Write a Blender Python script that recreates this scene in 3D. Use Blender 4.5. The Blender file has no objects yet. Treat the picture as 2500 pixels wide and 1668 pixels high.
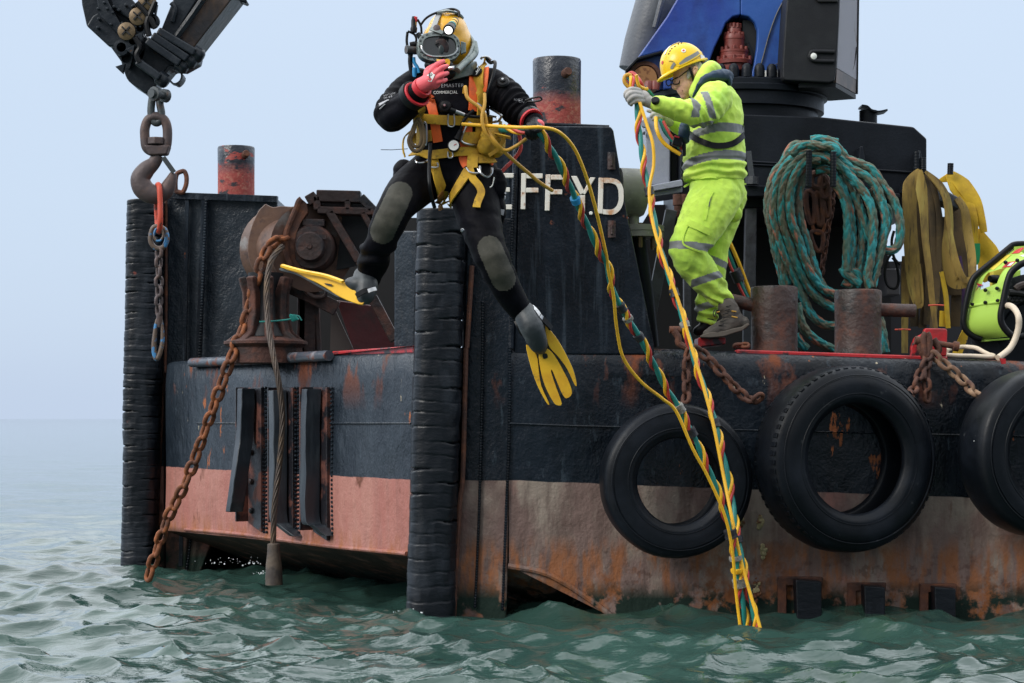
import bpy, bmesh, math, random
import numpy as np
from mathutils import Vector, Matrix, noise
from mathutils.bvhtree import BVHTree
random.seed(7)
sc = bpy.context.scene
C = sc.collection
# ------------------------------------------------------------------ camera
FPX = 5100.0; EYE = 1.15; HOR = 1022.3
cd = bpy.data.cameras.new("camera"); cam = bpy.data.objects.new("camera", cd); C.objects.link(cam)
cam.location = (0, 0, EYE); cam.rotation_euler = (math.radians(90), 0, 0)
cd.sensor_width = 36; cd.lens = FPX/2500*36; cd.shift_y = (HOR-834)/2500
cd.clip_start = 0.1; cd.clip_end = 20000
cd.dof.use_dof = True; cd.dof.focus_distance = 11.6; cd.dof.aperture_fstop = 10
sc.camera = cam
# ------------------------------------------------------------------ sky, sun, exposure
w = bpy.data.worlds.new("World"); sc.world = w; w.use_nodes = True
nt = w.node_tree; nt.nodes.clear()
def _n(nt, t, **k):
    n = nt.nodes.new(t)
    for a, b in k.items(): setattr(n, a, b)
    return n
SUN_EL = math.radians(33)      # veiled sun to the left, a little behind the camera
out = _n(nt, 'ShaderNodeOutputWorld'); bg = _n(nt, 'ShaderNodeBackground')
sky = _n(nt, 'ShaderNodeTexSky', sky_type='NISHITA', sun_disc=False)
sky.sun_elevation = SUN_EL; sky.sun_rotation = math.radians(-128)
sky.air_density = 1.0; sky.dust_density = 2.0; sky.ozone_density = 1.0
sc1 = _n(nt, 'ShaderNodeMix', data_type='RGBA', blend_type='MULTIPLY'); sc1.inputs[0].default_value = 1
nt.links.new(sky.outputs[0], sc1.inputs[6]); sc1.inputs[7].default_value = (.12, .12, .12, 1)
tc = _n(nt, 'ShaderNodeTexCoord'); sep = _n(nt, 'ShaderNodeSeparateXYZ'); nt.links.new(tc.outputs['Generated'], sep.inputs[0])
# overcast veil: soft cloud layers, a little darker band low down, brighter overhead
mp = _n(nt, 'ShaderNodeMapping'); mp.inputs['Scale'].default_value = (1.2, 1.2, 9); nt.links.new(tc.outputs['Generated'], mp.inputs[0])
nz = _n(nt, 'ShaderNodeTexNoise'); nz.inputs['Scale'].default_value = 1.6; nz.inputs['Detail'].default_value = 4; nz.inputs['Roughness'].default_value = .5
nt.links.new(mp.outputs[0], nz.inputs[0])
ad = _n(nt, 'ShaderNodeMath', operation='MULTIPLY_ADD'); nt.links.new(nz.outputs[0], ad.inputs[0]); ad.inputs[1].default_value = .05
nt.links.new(sep.outputs[2], ad.inputs[2])
rp = _n(nt, 'ShaderNodeValToRGB'); nt.links.new(ad.outputs[0], rp.inputs[0])
els = rp.color_ramp.elements
els[0].position = 0.0; els[0].color = (.57, .675, .855, 1)
els[1].position = 1.0; els[1].color = (2.5, 2.6, 2.7, 1)
for p, c in ((.035, (.565, .68, .865)), (.075, (.59, .71, .89)), (.13, (.62, .745, .92)), (.24, (.655, .78, .955)), (.32, (1.55, 1.68, 1.85)), (.55, (2.3, 2.42, 2.55))):
    e = els.new(p); e.color = (*c, 1)
mx = _n(nt, 'ShaderNodeMix', data_type='RGBA'); mx.inputs[0].default_value = .9
nt.links.new(sc1.outputs[2], mx.inputs[6]); nt.links.new(rp.outputs[0], mx.inputs[7])
# sky dimmed behind the camera to darken hull side, raised left towards the sun
az = _n(nt, 'ShaderNodeMapRange'); nt.links.new(sep.outputs[1], az.inputs[0]); az.inputs[1].default_value = -.75; az.inputs[2].default_value = .35; az.inputs[3].default_value = .40; az.inputs[4].default_value = 1
al = _n(nt, 'ShaderNodeMapRange'); nt.links.new(sep.outputs[0], al.inputs[0]); al.inputs[1].default_value = -.35; al.inputs[2].default_value = -1; al.inputs[3].default_value = 1; al.inputs[4].default_value = 1.5
am = _n(nt, 'ShaderNodeMath', operation='MULTIPLY'); nt.links.new(az.outputs[0], am.inputs[0]); nt.links.new(al.outputs[0], am.inputs[1])
ab = _n(nt, 'ShaderNodeVectorMath', operation='SCALE'); nt.links.new(mx.outputs[2], ab.inputs[0]); nt.links.new(am.outputs[0], ab.inputs['Scale'])
nt.links.new(ab.outputs[0], bg.inputs[0]); bg.inputs[1].default_value = .80
nt.links.new(bg.outputs[0], out.inputs[0])
sl = bpy.data.lights.new("sun", 'SUN'); so = bpy.data.objects.new("sun", sl); C.objects.link(so)
sl.energy = 1.5; sl.angle = math.radians(22); sl.color = (1, .96, .9)
d = Vector((-math.cos(SUN_EL)*math.sin(math.radians(52)), -math.cos(SUN_EL)*math.cos(math.radians(52)), math.sin(SUN_EL)))
so.rotation_euler = d.to_track_quat('Z', 'Y').to_euler(); so.location = d*50
sc.view_settings.view_transform = 'Standard'; sc.view_settings.look = 'None'
sc.view_settings.exposure = .38; sc.view_settings.gamma = 1; sc.view_settings.use_curve_mapping = False

# ------------------------------------------------------------------ helpers
FR = {'A': (0, 0, .94), 'B': (150, 0, 2.6133), 'C': (900, 0, 3.136), 'D': (850, 350, 2.4117), 'E': (1480, 60, 3.92),
      'F': (1550, 400, 3.2675), 'G': (1500, 0, 2.9375), 'H': (1800, 300, 2.6129), 'I': (550, 450, 3.484), 'J': (280, 450, 1.569),
      'K': (480, 850, 2.614), 'L': (950, 850, 2.24), 'M': (1400, 800, 2.6133), 'N': (1800, 750, 2.6129), 'O': (1200, 250, 2.614),
      'Q': (1500, 1250, 2.35), 'R': (2200, 550, 4.48)}
def W(f, x, y, Y):
    """a point measured on a survey sheet of the photograph, put at its real distance Y"""
    ox, oy, s = FR[f]; a = ox+x/s; b = oy+y/s
    return Vector(((a-1250)/FPX*Y, Y, EYE+(HOR-b)/FPX*Y))
def WP(f, pts, Y): return [W(f, p[0], p[1], p[2] if len(p) > 2 else Y) for p in pts]
def V(*a): return Vector(a)
YH = 12.30                                    # the near side of the hull
BR = Vector((-.58, 12.40, 0)); BL = Vector((-2.62, 15.80, 0))     # bow, right and left ends in plan
E2 = (BL-BR).normalized(); BN = Vector((-E2.y, E2.x, 0)); BN = BN if BN.y < 0 else -BN     # outward from the bow plate
def bowpt(f, x, y, off=0):
    """where the sight line through a sheet point meets the bow plate (moved outward by off)"""
    p = W(f, x, y, 1)-Vector((0, 0, EYE)); o = BR+BN*off
    t = (o.x*BN.x+o.y*BN.y)/(p.x*BN.x+p.y*BN.y)
    return Vector((p.x*t, p.y*t, EYE+p.z*t))
def cr(pts, n=8, closed=False):
    pts = [Vector(p) for p in pts]; out = []; m = len(pts)
    rng = range(m if closed else m-1)
    for i in rng:
        if closed: p0, p1, p2, p3 = pts[(i-1) % m], pts[i], pts[(i+1) % m], pts[(i+2) % m]
        else: p0, p1, p2, p3 = pts[max(i-1, 0)], pts[i], pts[i+1], pts[min(i+2, m-1)]
        for k in range(n):
            t = k/n; t2 = t*t; t3 = t2*t
            out.append(.5*((2*p1)+(p2-p0)*t+(2*p0-5*p1+4*p2-p3)*t2+(3*p1-p0-3*p2+p3)*t3))
    if not closed: out.append(pts[-1])
    return out
def resample(pts, step):
    out = [pts[0].copy()]; acc = 0; last = pts[0]
    for p in pts[1:]:
        d = (p-last).length
        while acc+d >= step:
            t = (step-acc)/d; last = last.lerp(p, t); out.append(last.copy()); d = (p-last).length; acc = 0
            if d < 1e-9: break
        acc += d; last = p
    return out
def frames(pts, up=None):
    fr = []; n = len(pts); ref = None
    for i in range(n):
        t = (pts[min(i+1, n-1)]-pts[max(i-1, 0)])
        t = t.normalized() if t.length > 1e-9 else Vector((0, 0, 1))
        if ref is None:
            r = Vector(up) if up is not None else (Vector((0, 1, 0)) if abs(t.y) < .9 else Vector((0, 0, 1)))
        else: r = ref
        r = (r-t*r.dot(t))
        r = r.normalized() if r.length > 1e-6 else t.orthogonal().normalized()
        ref = r; fr.append((t, r, t.cross(r)))
    return fr
class MB:
    def __init__(s): s.v = []; s.f = []; s.m = []; s.col = None
    def add(s, vs, fs, mi=0):
        o = len(s.v); s.v += [Vector(v) for v in vs]
        for f in fs: s.f.append([o+i for i in f]); s.m.append(mi)
        return s
    def box(s, c, size, rot=None, mi=0):
        c = Vector(c); h = Vector(size)/2; vs = []
        for x in (-1, 1):
            for y in (-1, 1):
                for z in (-1, 1):
                    p = Vector((x*h.x, y*h.y, z*h.z)); p = rot @ p if rot else p; vs.append(c+p)
        return s.add(vs, [(0, 1, 3, 2), (4, 6, 7, 5), (0, 4, 5, 1), (2, 3, 7, 6), (0, 2, 6, 4), (1, 5, 7, 3)], mi)
    def ext(s, pts, d, mi=0):
        """closed outline extruded by vector d (or by a distance along +Y)"""
        if not isinstance(d, Vector): d = Vector((0, d, 0))
        n = len(pts); vs = [Vector(p) for p in pts]+[Vector(p)+d for p in pts]
        fs = [list(range(n)), list(range(2*n-1, n-1, -1))]
        for i in range(n): j = (i+1) % n; fs.append((i, i+n, j+n, j))
        return s.add(vs, fs, mi)
    def quadbar(s, a, b, w, h, up=(0, 0, 1), mi=0):
        a = Vector(a); b = Vector(b); t = (b-a).normalized(); u = Vector(up); u = (u-t*u.dot(t)); u = u.normalized() if u.length > 1e-4 else t.orthogonal().normalized(); r = t.cross(u)
        q = [a+r*w/2+u*h/2, a-r*w/2+u*h/2, a-r*w/2-u*h/2, a+r*w/2-u*h/2]
        return s.ext(q, b-a, mi)
    def tube(s, pts, r, n=10, closed=False, caps=True, mi=0, flat=1.0, up=None):
        pts = [Vector(p) for p in pts]; m = len(pts)
        if closed:
            fr = []; ref = None
            for i in range(m):
                t = (pts[(i+1) % m]-pts[(i-1) % m]).normalized()
                rr = ref if ref is not None else (Vector(up) if up is not None else t.orthogonal())
                rr = (rr-t*rr.dot(t)).normalized(); ref = rr; fr.append((t, rr, t.cross(rr)))
        else: fr = frames(pts, up)
        vs = []
        for i, p in enumerate(pts):
            R = r[i] if isinstance(r, (list, tuple)) else r
            for k in range(n):
                a = 2*math.pi*k/n; vs.append(p+fr[i][1]*math.cos(a)*R*flat+fr[i][2]*math.sin(a)*R)
        fs = []
        for i in range(m if closed else m-1):
            a = i*n; b = ((i+1) % m)*n
            for k in range(n): k2 = (k+1) % n; fs.append((a+k, a+k2, b+k2, b+k))
        if caps and not closed: fs.append(list(range(n))[::-1]); fs.append(list(range((m-1)*n, m*n)))
        return s.add(vs, fs, mi)
    def lathe(s, o, ax, prof, n=32, mi=0, ref=None, mis=None, capped=True):
        o = Vector(o); ax = Vector(ax).normalized(); r = Vector(ref) if ref is not None else ax.orthogonal(); r = (r-ax*r.dot(ax)).normalized(); q = ax.cross(r); vs = []
        for R, h in prof:
            for k in range(n): a = 2*math.pi*k/n; vs.append(o+ax*h+(r*math.cos(a)+q*math.sin(a))*R)
        for i in range(len(prof)-1):
            fs = []
            for k in range(n): k2 = (k+1) % n; fs.append((i*n+k, i*n+k2, (i+1)*n+k2, (i+1)*n+k))
            if i == 0: base = len(s.v); s.v += vs
            for f in fs: s.f.append([base+j for j in f]); s.m.append(mis[i] if mis else mi)
        if capped:
            s.f.append([base+j for j in range(n)][::-1]); s.m.append(mi if not mis else mis[0])
            s.f.append([base+j for j in range((len(prof)-1)*n, len(prof)*n)]); s.m.append(mi if not mis else mis[-1])
        return s
    def ball(s, c, r, n=14, rot=None, mi=0):
        r = (r, r, r) if not isinstance(r, (tuple, list)) else r; c = Vector(c); vs = []; fs = []; m = max(6, n//2+2)
        for i in range(m+1):
            th = math.pi*i/m
            for k in range(n):
                ph = 2*math.pi*k/n; p = Vector((r[0]*math.sin(th)*math.cos(ph), r[1]*math.sin(th)*math.sin(ph), r[2]*math.cos(th)))
                vs.append(c+(rot @ p if rot else p))
        for i in range(m):
            for k in range(n): k2 = (k+1) % n; fs.append((i*n+k, (i+1)*n+k, (i+1)*n+k2, i*n+k2))
        return s.add(vs, fs, mi)
    def ribbon(s, pts, wd, th=.006, nrm=None, arch=0, mi=0, seg=4):
        """a flat webbing band along pts; nrm = list of surface normals or one vector"""
        m = len(pts); vs = []; k = seg+1
        for i, p in enumerate(pts):
            t = (pts[min(i+1, m-1)]-pts[max(i-1, 0)]).normalized()
            nn = nrm[i] if isinstance(nrm, list) else Vector(nrm)
            nn = (nn-t*nn.dot(t)).normalized(); b = t.cross(nn); W_ = wd[i] if isinstance(wd, (list, tuple)) else wd
            for sgn in (1, -1):
                for j in range(k):
                    q = (j/seg-.5); vs.append(p+b*q*W_+nn*(sgn*th/2+arch*W_*(.25-q*q)))
        fs = []
        for i in range(m-1):
            a = i*2*k; b2 = (i+1)*2*k
            for j in range(seg):
                fs.append((a+j, a+j+1, b2+j+1, b2+j)); fs.append((a+k+j+1, a+k+j, b2+k+j, b2+k+j+1))
            fs.append((a+k, a, b2, b2+k)); fs.append((a+seg, a+k+seg, b2+k+seg, b2+seg))
        fs.append(list(range(k))[::-1]+list(range(k, 2*k))); e = (m-1)*2*k
        fs.append([e+j for j in range(k)]+[e+j for j in range(2*k-1, k-1, -1)])
        return s.add(vs, fs, mi)
    def build(s, name, mats, parent=None, bevel=0, ang=38, origin=None):
        me = bpy.data.meshes.new(name); org = origin if origin is not None else (world_loc(parent) if parent else Vector((0, 0, 0)))
        me.from_pydata([tuple(v-org) for v in s.v], [], s.f)
        mats = mats if isinstance(mats, (list, tuple)) else [mats]
        for m in mats: me.materials.append(m)
        me.polygons.foreach_set('material_index', s.m); me.validate()
        bm = bmesh.new(); bm.from_mesh(me); bmesh.ops.recalc_face_normals(bm, faces=bm.faces); bm.to_mesh(me); bm.free()
        me.polygons.foreach_set('use_smooth', [True]*len(me.polygons))
        if not bevel: me.set_sharp_from_angle(angle=math.radians(ang))
        o = bpy.data.objects.new(name, me); C.objects.link(o)
        if parent: o.parent = parent; WL[o.name] = org
        else: o.location = org; WL[o.name] = org
        if bevel:
            b = o.modifiers.new('bevel', 'BEVEL'); b.width = bevel; b.segments = 2; b.limit_method = 'ANGLE'; b.angle_limit = math.radians(35); b.harden_normals = True
        return o
WL = {}
def world_loc(o): return WL.get(o.name, Vector((0, 0, 0)))
def thing(name, label, cat, loc, group=None):
    o = bpy.data.objects.new(name, None); C.objects.link(o); o.empty_display_size = .1
    o.location = loc; WL[o.name] = Vector(loc); o['label'] = label; o['category'] = cat
    if group: o['group'] = group
    return o
def tag(o, label=None, cat=None, group=None, kind=None):
    if label: o['label'] = label
    if cat: o['category'] = cat
    if group: o['group'] = group
    if kind: o['kind'] = kind
    return o
# ------------------------------------------------------------------ materials
def layered(nt, pos, base, rough, layers):
    col = _n(nt, 'ShaderNodeRGB'); col.outputs[0].default_value = (*base, 1); c = col.outputs[0]
    rg = _n(nt, 'ShaderNodeValue'); rg.outputs[0].default_value = rough; r = rg.outputs[0]
    for i, L in enumerate(layers):
        mp = _n(nt, 'ShaderNodeMapping'); mp.inputs['Scale'].default_value = L.get('st', (1, 1, 1)); mp.inputs['Location'].default_value = (i*3.7+L.get('o', 0), i*1.3, i*2.1)
        nt.links.new(pos, mp.inputs[0])
        nz = _n(nt, 'ShaderNodeTexNoise'); nz.inputs['Scale'].default_value = L.get('s', 4); nz.inputs['Detail'].default_value = L.get('d', 6); nz.inputs['Roughness'].default_value = L.get('dr', .6)
        nt.links.new(mp.outputs[0], nz.inputs[0])
        mr = _n(nt, 'ShaderNodeMapRange'); mr.inputs[1].default_value = L.get('lo', .5); mr.inputs[2].default_value = L.get('hi', .6); mr.inputs[4].default_value = L.get('a', 1)
        nt.links.new(nz.outputs[0], mr.inputs[0]); f = mr.outputs[0]
        if 'mask' in L:
            mm = _n(nt, 'ShaderNodeMath', operation='MULTIPLY'); nt.links.new(f, mm.inputs[0]); nt.links.new(L['mask'], mm.inputs[1]); f = mm.outputs[0]
        m = _n(nt, 'ShaderNodeMix', data_type='RGBA'); nt.links.new(f, m.inputs[0]); nt.links.new(c, m.inputs[6]); m.inputs[7].default_value = (*L['c'], 1); c = m.outputs[2]
        if 'r' in L:
            m2 = _n(nt, 'ShaderNodeMix', data_type='FLOAT'); nt.links.new(f, m2.inputs[0]); nt.links.new(r, m2.inputs[2]); m2.inputs[3].default_value = L['r']; r = m2.outputs[0]
    return c, r
def bumps(nt, pos, bl):
    last = None
    for sc_, st, dist in bl:
        if isinstance(sc_, tuple): s0, stv = sc_
        else: s0, stv = sc_, (1, 1, 1)
        mp = _n(nt, 'ShaderNodeMapping'); mp.inputs['Scale'].default_value = stv; nt.links.new(pos, mp.inputs[0])
        nz = _n(nt, 'ShaderNodeTexNoise'); nz.inputs['Scale'].default_value = s0; nz.inputs['Detail'].default_value = 5; nt.links.new(mp.outputs[0], nz.inputs[0])
        b = _n(nt, 'ShaderNodeBump'); b.inputs['Strength'].default_value = st; b.inputs['Distance'].default_value = dist; nt.links.new(nz.outputs[0], b.inputs['Height'])
        if last: nt.links.new(last, b.inputs['Normal'])
        last = b.outputs[0]
    return last
def newmat(name):
    m = bpy.data.materials.new(name); m.use_nodes = True; nt = m.node_tree; p = nt.nodes['Principled BSDF']
    g = _n(nt, 'ShaderNodeNewGeometry'); return m, nt, p, g.outputs['Position']
def pm(name, base, rough=.5, metal=0, layers=(), bump=(), spec=.5, coat=0, emit=None, sheen=0):
    m, nt, p, pos = newmat(name)
    c, r = layered(nt, pos, base, rough, layers)
    nt.links.new(c, p.inputs['Base Color']); nt.links.new(r, p.inputs['Roughness'])
    p.inputs['Metallic'].default_value = metal; p.inputs['Specular IOR Level'].default_value = spec
    if coat: p.inputs['Coat Weight'].default_value = coat; p.inputs['Coat Roughness'].default_value = .15
    if sheen: p.inputs['Sheen Weight'].default_value = sheen
    if emit: p.inputs['Emission Color'].default_value = (*emit[0], 1); p.inputs['Emission Strength'].default_value = emit[1]
    if bump: nt.links.new(bumps(nt, pos, bump), p.inputs['Normal'])
    return m
BLK = (.0030, .0045, .0072)
RUST = (.16, .045, .018); RUSTD = (.07, .025, .015); RUSTO = (.42, .13, .03)
def hullmat():
    m, nt, p, pos = newmat('hull_paint')
    sx = _n(nt, 'ShaderNodeSeparateXYZ'); nt.links.new(pos, sx.inputs[0])
    mx0 = _n(nt, 'ShaderNodeMath', operation='MAXIMUM'); nt.links.new(sx.outputs[0], mx0.inputs[0]); mx0.inputs[1].default_value = 0
    ma = _n(nt, 'ShaderNodeMath', operation='MULTIPLY_ADD'); nt.links.new(mx0.outputs[0], ma.inputs[0]); ma.inputs[1].default_value = .038; nt.links.new(sx.outputs[2], ma.inputs[2])
    # a slightly wavy hand-painted edge
    nz = _n(nt, 'ShaderNodeTexNoise'); nz.inputs['Scale'].default_value = 7; nt.links.new(pos, nz.inputs[0])
    mb = _n(nt, 'ShaderNodeMath', operation='MULTIPLY_ADD'); nt.links.new(nz.outputs[0], mb.inputs[0]); mb.inputs[1].default_value = .012; nt.links.new(ma.outputs[0], mb.inputs[2])
    boot = _n(nt, 'ShaderNodeMapRange'); nt.links.new(mb.outputs[0], boot.inputs[0]); boot.inputs[1].default_value = .790; boot.inputs[2].default_value = .794
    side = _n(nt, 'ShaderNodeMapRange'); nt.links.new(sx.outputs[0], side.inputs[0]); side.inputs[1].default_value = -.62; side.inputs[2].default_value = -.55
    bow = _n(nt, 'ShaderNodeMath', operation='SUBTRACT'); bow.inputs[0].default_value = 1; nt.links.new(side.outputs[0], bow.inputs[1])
    low = _n(nt, 'ShaderNodeMapRange'); nt.links.new(sx.outputs[2], low.inputs[0]); low.inputs[1].default_value = .62; low.inputs[2].default_value = .12
    edge = _n(nt, 'ShaderNodeMapRange'); nt.links.new(sx.outputs[2], edge.inputs[0]); edge.inputs[1].default_value = .47; edge.inputs[2].default_value = .34
    up = _n(nt, 'ShaderNodeMapRange'); nt.links.new(sx.outputs[2], up.inputs[0]); up.inputs[1].default_value = 1.2; up.inputs[2].default_value = 1.5
    hi_ = _n(nt, 'ShaderNodeMapRange'); nt.links.new(sx.outputs[2], hi_.inputs[0]); hi_.inputs[1].default_value = 1.68; hi_.inputs[2].default_value = 1.62
    up2 = _n(nt, 'ShaderNodeMath', operation='MULTIPLY'); nt.links.new(up.outputs[0], up2.inputs[0]); nt.links.new(hi_.outputs[0], up2.inputs[1])
    alg = _n(nt, 'ShaderNodeMapRange'); nt.links.new(sx.outputs[2], alg.inputs[0]); alg.inputs[1].default_value = .20; alg.inputs[2].default_value = .09
    undr = _n(nt, 'ShaderNodeMapRange'); nt.links.new(sx.outputs[2], undr.inputs[0]); undr.inputs[1].default_value = .345; undr.inputs[2].default_value = .30
    ub = _n(nt, 'ShaderNodeMath', operation='MULTIPLY'); nt.links.new(undr.outputs[0], ub.inputs[0]); nt.links.new(bow.outputs[0], ub.inputs[1])
    lowb = _n(nt, 'ShaderNodeMath', operation='MULTIPLY'); nt.links.new(low.outputs[0], lowb.inputs[0]); nt.links.new(side.outputs[0], lowb.inputs[1])
    cbx = _n(nt, 'ShaderNodeMapRange'); nt.links.new(sx.outputs[0], cbx.inputs[0]); cbx.inputs[1].default_value = .05; cbx.inputs[2].default_value = -.15
    cb2 = _n(nt, 'ShaderNodeMath', operation='MULTIPLY'); nt.links.new(cbx.outputs[0], cb2.inputs[0]); nt.links.new(side.outputs[0], cb2.inputs[1]); cbx = cb2
    c1, r1 = layered(nt, pos, BLK, .24, [
        dict(c=(.024, .033, .044), s=1.5, lo=.25, hi=.55, mask=bow.outputs[0], r=.34),  # bow face greyed paler, its sky sheen put into the paint colour
        dict(c=(.0075, .0125, .020), s=3, lo=.42, hi=.62, st=(1, 1, .25), r=.32),
        dict(c=(.035, .05, .065), s=24, lo=.60, hi=.70, a=.6, st=(1, 1, .3), r=.4),  # fine pale chips, painted in to stand for glints on wet paint
        dict(c=RUST, s=3.2, lo=.56, hi=.63, st=(1, 1, .45), r=.8, mask=up2.outputs[0]),
        dict(c=(.30, .10, .04), s=7.5, lo=.675, hi=.695, st=(1, 1, .35), r=.8, mask=hi_.outputs[0]),
        dict(c=(.42, .36, .26), s=13, lo=.70, hi=.715, st=(1, 1, .35), r=.7, o=5, mask=hi_.outputs[0])])
    c2, r2 = layered(nt, pos, (.35, .135, .108), .55, [
        dict(c=(.41, .195, .155), s=3, lo=.40, hi=.65, st=(1, 1, .3)),
        dict(c=(.185, .128, .112), s=2.3, lo=.28, hi=.46, a=.95, st=(1, 1, .6), mask=side.outputs[0]),
        dict(c=(.30, .25, .205), s=3.4, lo=.47, hi=.60, a=.85, st=(1, 1, .5), mask=side.outputs[0], o=9),
        dict(c=(.11, .07, .06), s=6, lo=.5, hi=.66, a=.8, st=(1.6, 1, .25), mask=side.outputs[0], o=3),
        dict(c=(.13, .09, .075), s=15, lo=.5, hi=.72, a=.3, st=(1, 1, .06)),
        dict(c=(.07, .03, .022), s=17, lo=.54, hi=.62, a=.7, mask=lowb.outputs[0], o=2),
        dict(c=(.09, .055, .05), s=2, lo=.30, hi=.45, a=.75, mask=cbx.outputs[0], o=6),
        dict(c=(.22, .078, .028), s=2.2, lo=.54, hi=.62, st=(1, 1, .85), dr=.72, r=.85, mask=lowb.outputs[0]),
        dict(c=(.30, .11, .04), s=9, lo=.46, hi=.60, a=.8, st=(1.6, 1, .35), r=.85, mask=edge.outputs[0]),
        dict(c=(.10, .035, .018), s=5, lo=.62, hi=.70, r=.9, st=(1, 1, .5)),
        dict(c=(.05, .03, .022), s=5, lo=.25, hi=.5, mask=ub.outputs[0], r=.6),
        dict(c=(.007, .020, .014), s=6, lo=.42, hi=.48, mask=alg.outputs[0], r=.8)])
    m1 = _n(nt, 'ShaderNodeMix', data_type='RGBA'); nt.links.new(boot.outputs[0], m1.inputs[0]); nt.links.new(c2, m1.inputs[6]); nt.links.new(c1, m1.inputs[7])
    m2 = _n(nt, 'ShaderNodeMix', data_type='FLOAT'); nt.links.new(boot.outputs[0], m2.inputs[0]); nt.links.new(r2, m2.inputs[2]); nt.links.new(r1, m2.inputs[3])
    nt.links.new(m1.outputs[2], p.inputs['Base Color']); nt.links.new(m2.outputs[0], p.inputs['Roughness'])
    p.inputs['Specular IOR Level'].default_value = .30
    nt.links.new(bumps(nt, pos, [(3, .5, .04), ((16, (1, 1, .6)), .7, .014), (60, .7, .005)]), p.inputs['Normal'])
    return m
M = {}
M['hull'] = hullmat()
M['steel'] = pm('black_painted_steel', BLK, .24, spec=.26, layers=[dict(c=(.007, .012, .020), s=3, lo=.42, hi=.62, st=(1, 1, .25), r=.36), dict(c=(.045, .062, .082), s=16, lo=.54, hi=.72, a=.6, st=(1, 1, .07), r=.45), dict(c=RUST, s=9, lo=.70, hi=.74, r=.8)], bump=[(3, .45, .035), ((18, (1, 1, .5)), .7, .012), (70, .6, .004)])
M['steel2'] = pm('black_crane_paint', (.0045, .006, .009), .40, spec=.20, layers=[dict(c=(.009, .012, .018), s=4, lo=.4, hi=.7, st=(1, 1, .4), r=.48)], bump=[(8, .3, .01), (60, .4, .003)])
M['inner'] = pm('dark_inner_steel', (.007, .008, .011), .6, layers=[dict(c=(.05, .02, .012), s=5, lo=.55, hi=.7, a=.7)], bump=[(12, .5, .01)])
M['grey'] = pm('grey_paint', (.27, .29, .35), .5, layers=[dict(c=(.20, .22, .27), s=4, lo=.5, hi=.7), dict(c=(.38, .40, .44), s=30, lo=.62, hi=.7, a=.5)], bump=[(40, .6, .005), (9, .4, .01)])
M['ram'] = pm('dark_grey_ram_paint', (.085, .092, .105), .45, layers=[dict(c=(.05, .055, .065), s=4, lo=.5, hi=.7)], bump=[(40, .5, .005)])
M['grey2'] = pm('dark_grey_brace_paint', (.045, .05, .06), .5, layers=[dict(c=(.02, .02, .025), s=6, lo=.5, hi=.65)], bump=[(40, .6, .005)])
M['red'] = pm('red_deck_paint', (.42, .018, .022), .38, layers=[dict(c=(.16, .02, .02), s=6, lo=.5, hi=.7), dict(c=(.03, .018, .02), s=7, lo=.54, hi=.60)], bump=[(25, .6, .006)])
M['redd'] = pm('faded_dark_red_plate', (.10, .016, .018), .45, layers=[dict(c=(.05, .02, .018), s=5, lo=.5, hi=.65)], bump=[(20, .5, .006)])
M['rust'] = pm('rusty_iron', (.085, .034, .022), .8, layers=[dict(c=(.16, .055, .024), s=14, lo=.48, hi=.66), dict(c=(.04, .02, .016), s=6, lo=.5, hi=.7)], bump=[(45, .8, .006), (12, .5, .01)])
M['rusto'] = pm('orange_rusty_chain', (.17, .055, .02), .8, layers=[dict(c=(.32, .10, .03), s=16, lo=.48, hi=.66), dict(c=(.06, .025, .016), s=8, lo=.5, hi=.7)], bump=[(60, .8, .005)])
M['rustd'] = pm('dark_rusty_steel', (.035, .018, .016), .6, layers=[dict(c=(.10, .035, .022), s=9, lo=.5, hi=.68), dict(c=(.012, .012, .016), s=5, lo=.5, hi=.62, r=.35)], bump=[(35, .8, .007)])
M['brown'] = pm('worn_brown_roller_steel', (.10, .055, .04), .5, layers=[dict(c=(.17, .09, .055), s=6, lo=.45, hi=.7), dict(c=(.05, .025, .02), s=11, lo=.56, hi=.68), dict(c=(.19, .17, .16), s=4, lo=.62, hi=.72, r=.35)], bump=[(20, .5, .008)])
M['boll'] = pm('weathered_bollard_steel', (.045, .024, .020), .55, layers=[dict(c=(.11, .040, .024), s=11, lo=.5, hi=.68, r=.75), dict(c=(.012, .014, .016), s=4, lo=.50, hi=.62, r=.4)], bump=[(30, .9, .008)])
def bollmat(name, z0, z1):
    m, nt, p, pos = newmat(name); sx = _n(nt, 'ShaderNodeSeparateXYZ'); nt.links.new(pos, sx.inputs[0])
    mr = _n(nt, 'ShaderNodeMapRange'); nt.links.new(sx.outputs[2], mr.inputs[0]); mr.inputs[1].default_value = z1; mr.inputs[2].default_value = z0; mr.inputs[4].default_value = 1
    lo_ = _n(nt, 'ShaderNodeMapRange'); nt.links.new(sx.outputs[2], lo_.inputs[0]); lo_.inputs[1].default_value = z0+.55*(z1-z0); lo_.inputs[2].default_value = z0+.30*(z1-z0)
    c, r = layered(nt, pos, (.02, .024, .034), .3, [
        dict(c=(.30, .045, .035), s=5, lo=.585, hi=.61, st=(1, 1, 2.2), r=.6),
        dict(c=(.30, .05, .04), s=3.5, lo=.20, hi=.40, st=(1, 1, 2), r=.7, mask=lo_.outputs[0]),
        dict(c=(.40, .17, .12), s=40, lo=.5, hi=.62, a=.6, r=.8, mask=lo_.outputs[0]),
        dict(c=(.02, .022, .03), s=6, lo=.55, hi=.6, st=(1, 1, 2.2), o=7)])
    nt.links.new(c, p.inputs['Base Color']); nt.links.new(r, p.inputs['Roughness']); nt.links.new(bumps(nt, pos, [(30, .7, .008), (90, .5, .003)]), p.inputs['Normal']); return m
M['postred'] = bollmat('black_and_red_post_paint', 2.92, 3.32)
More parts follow.
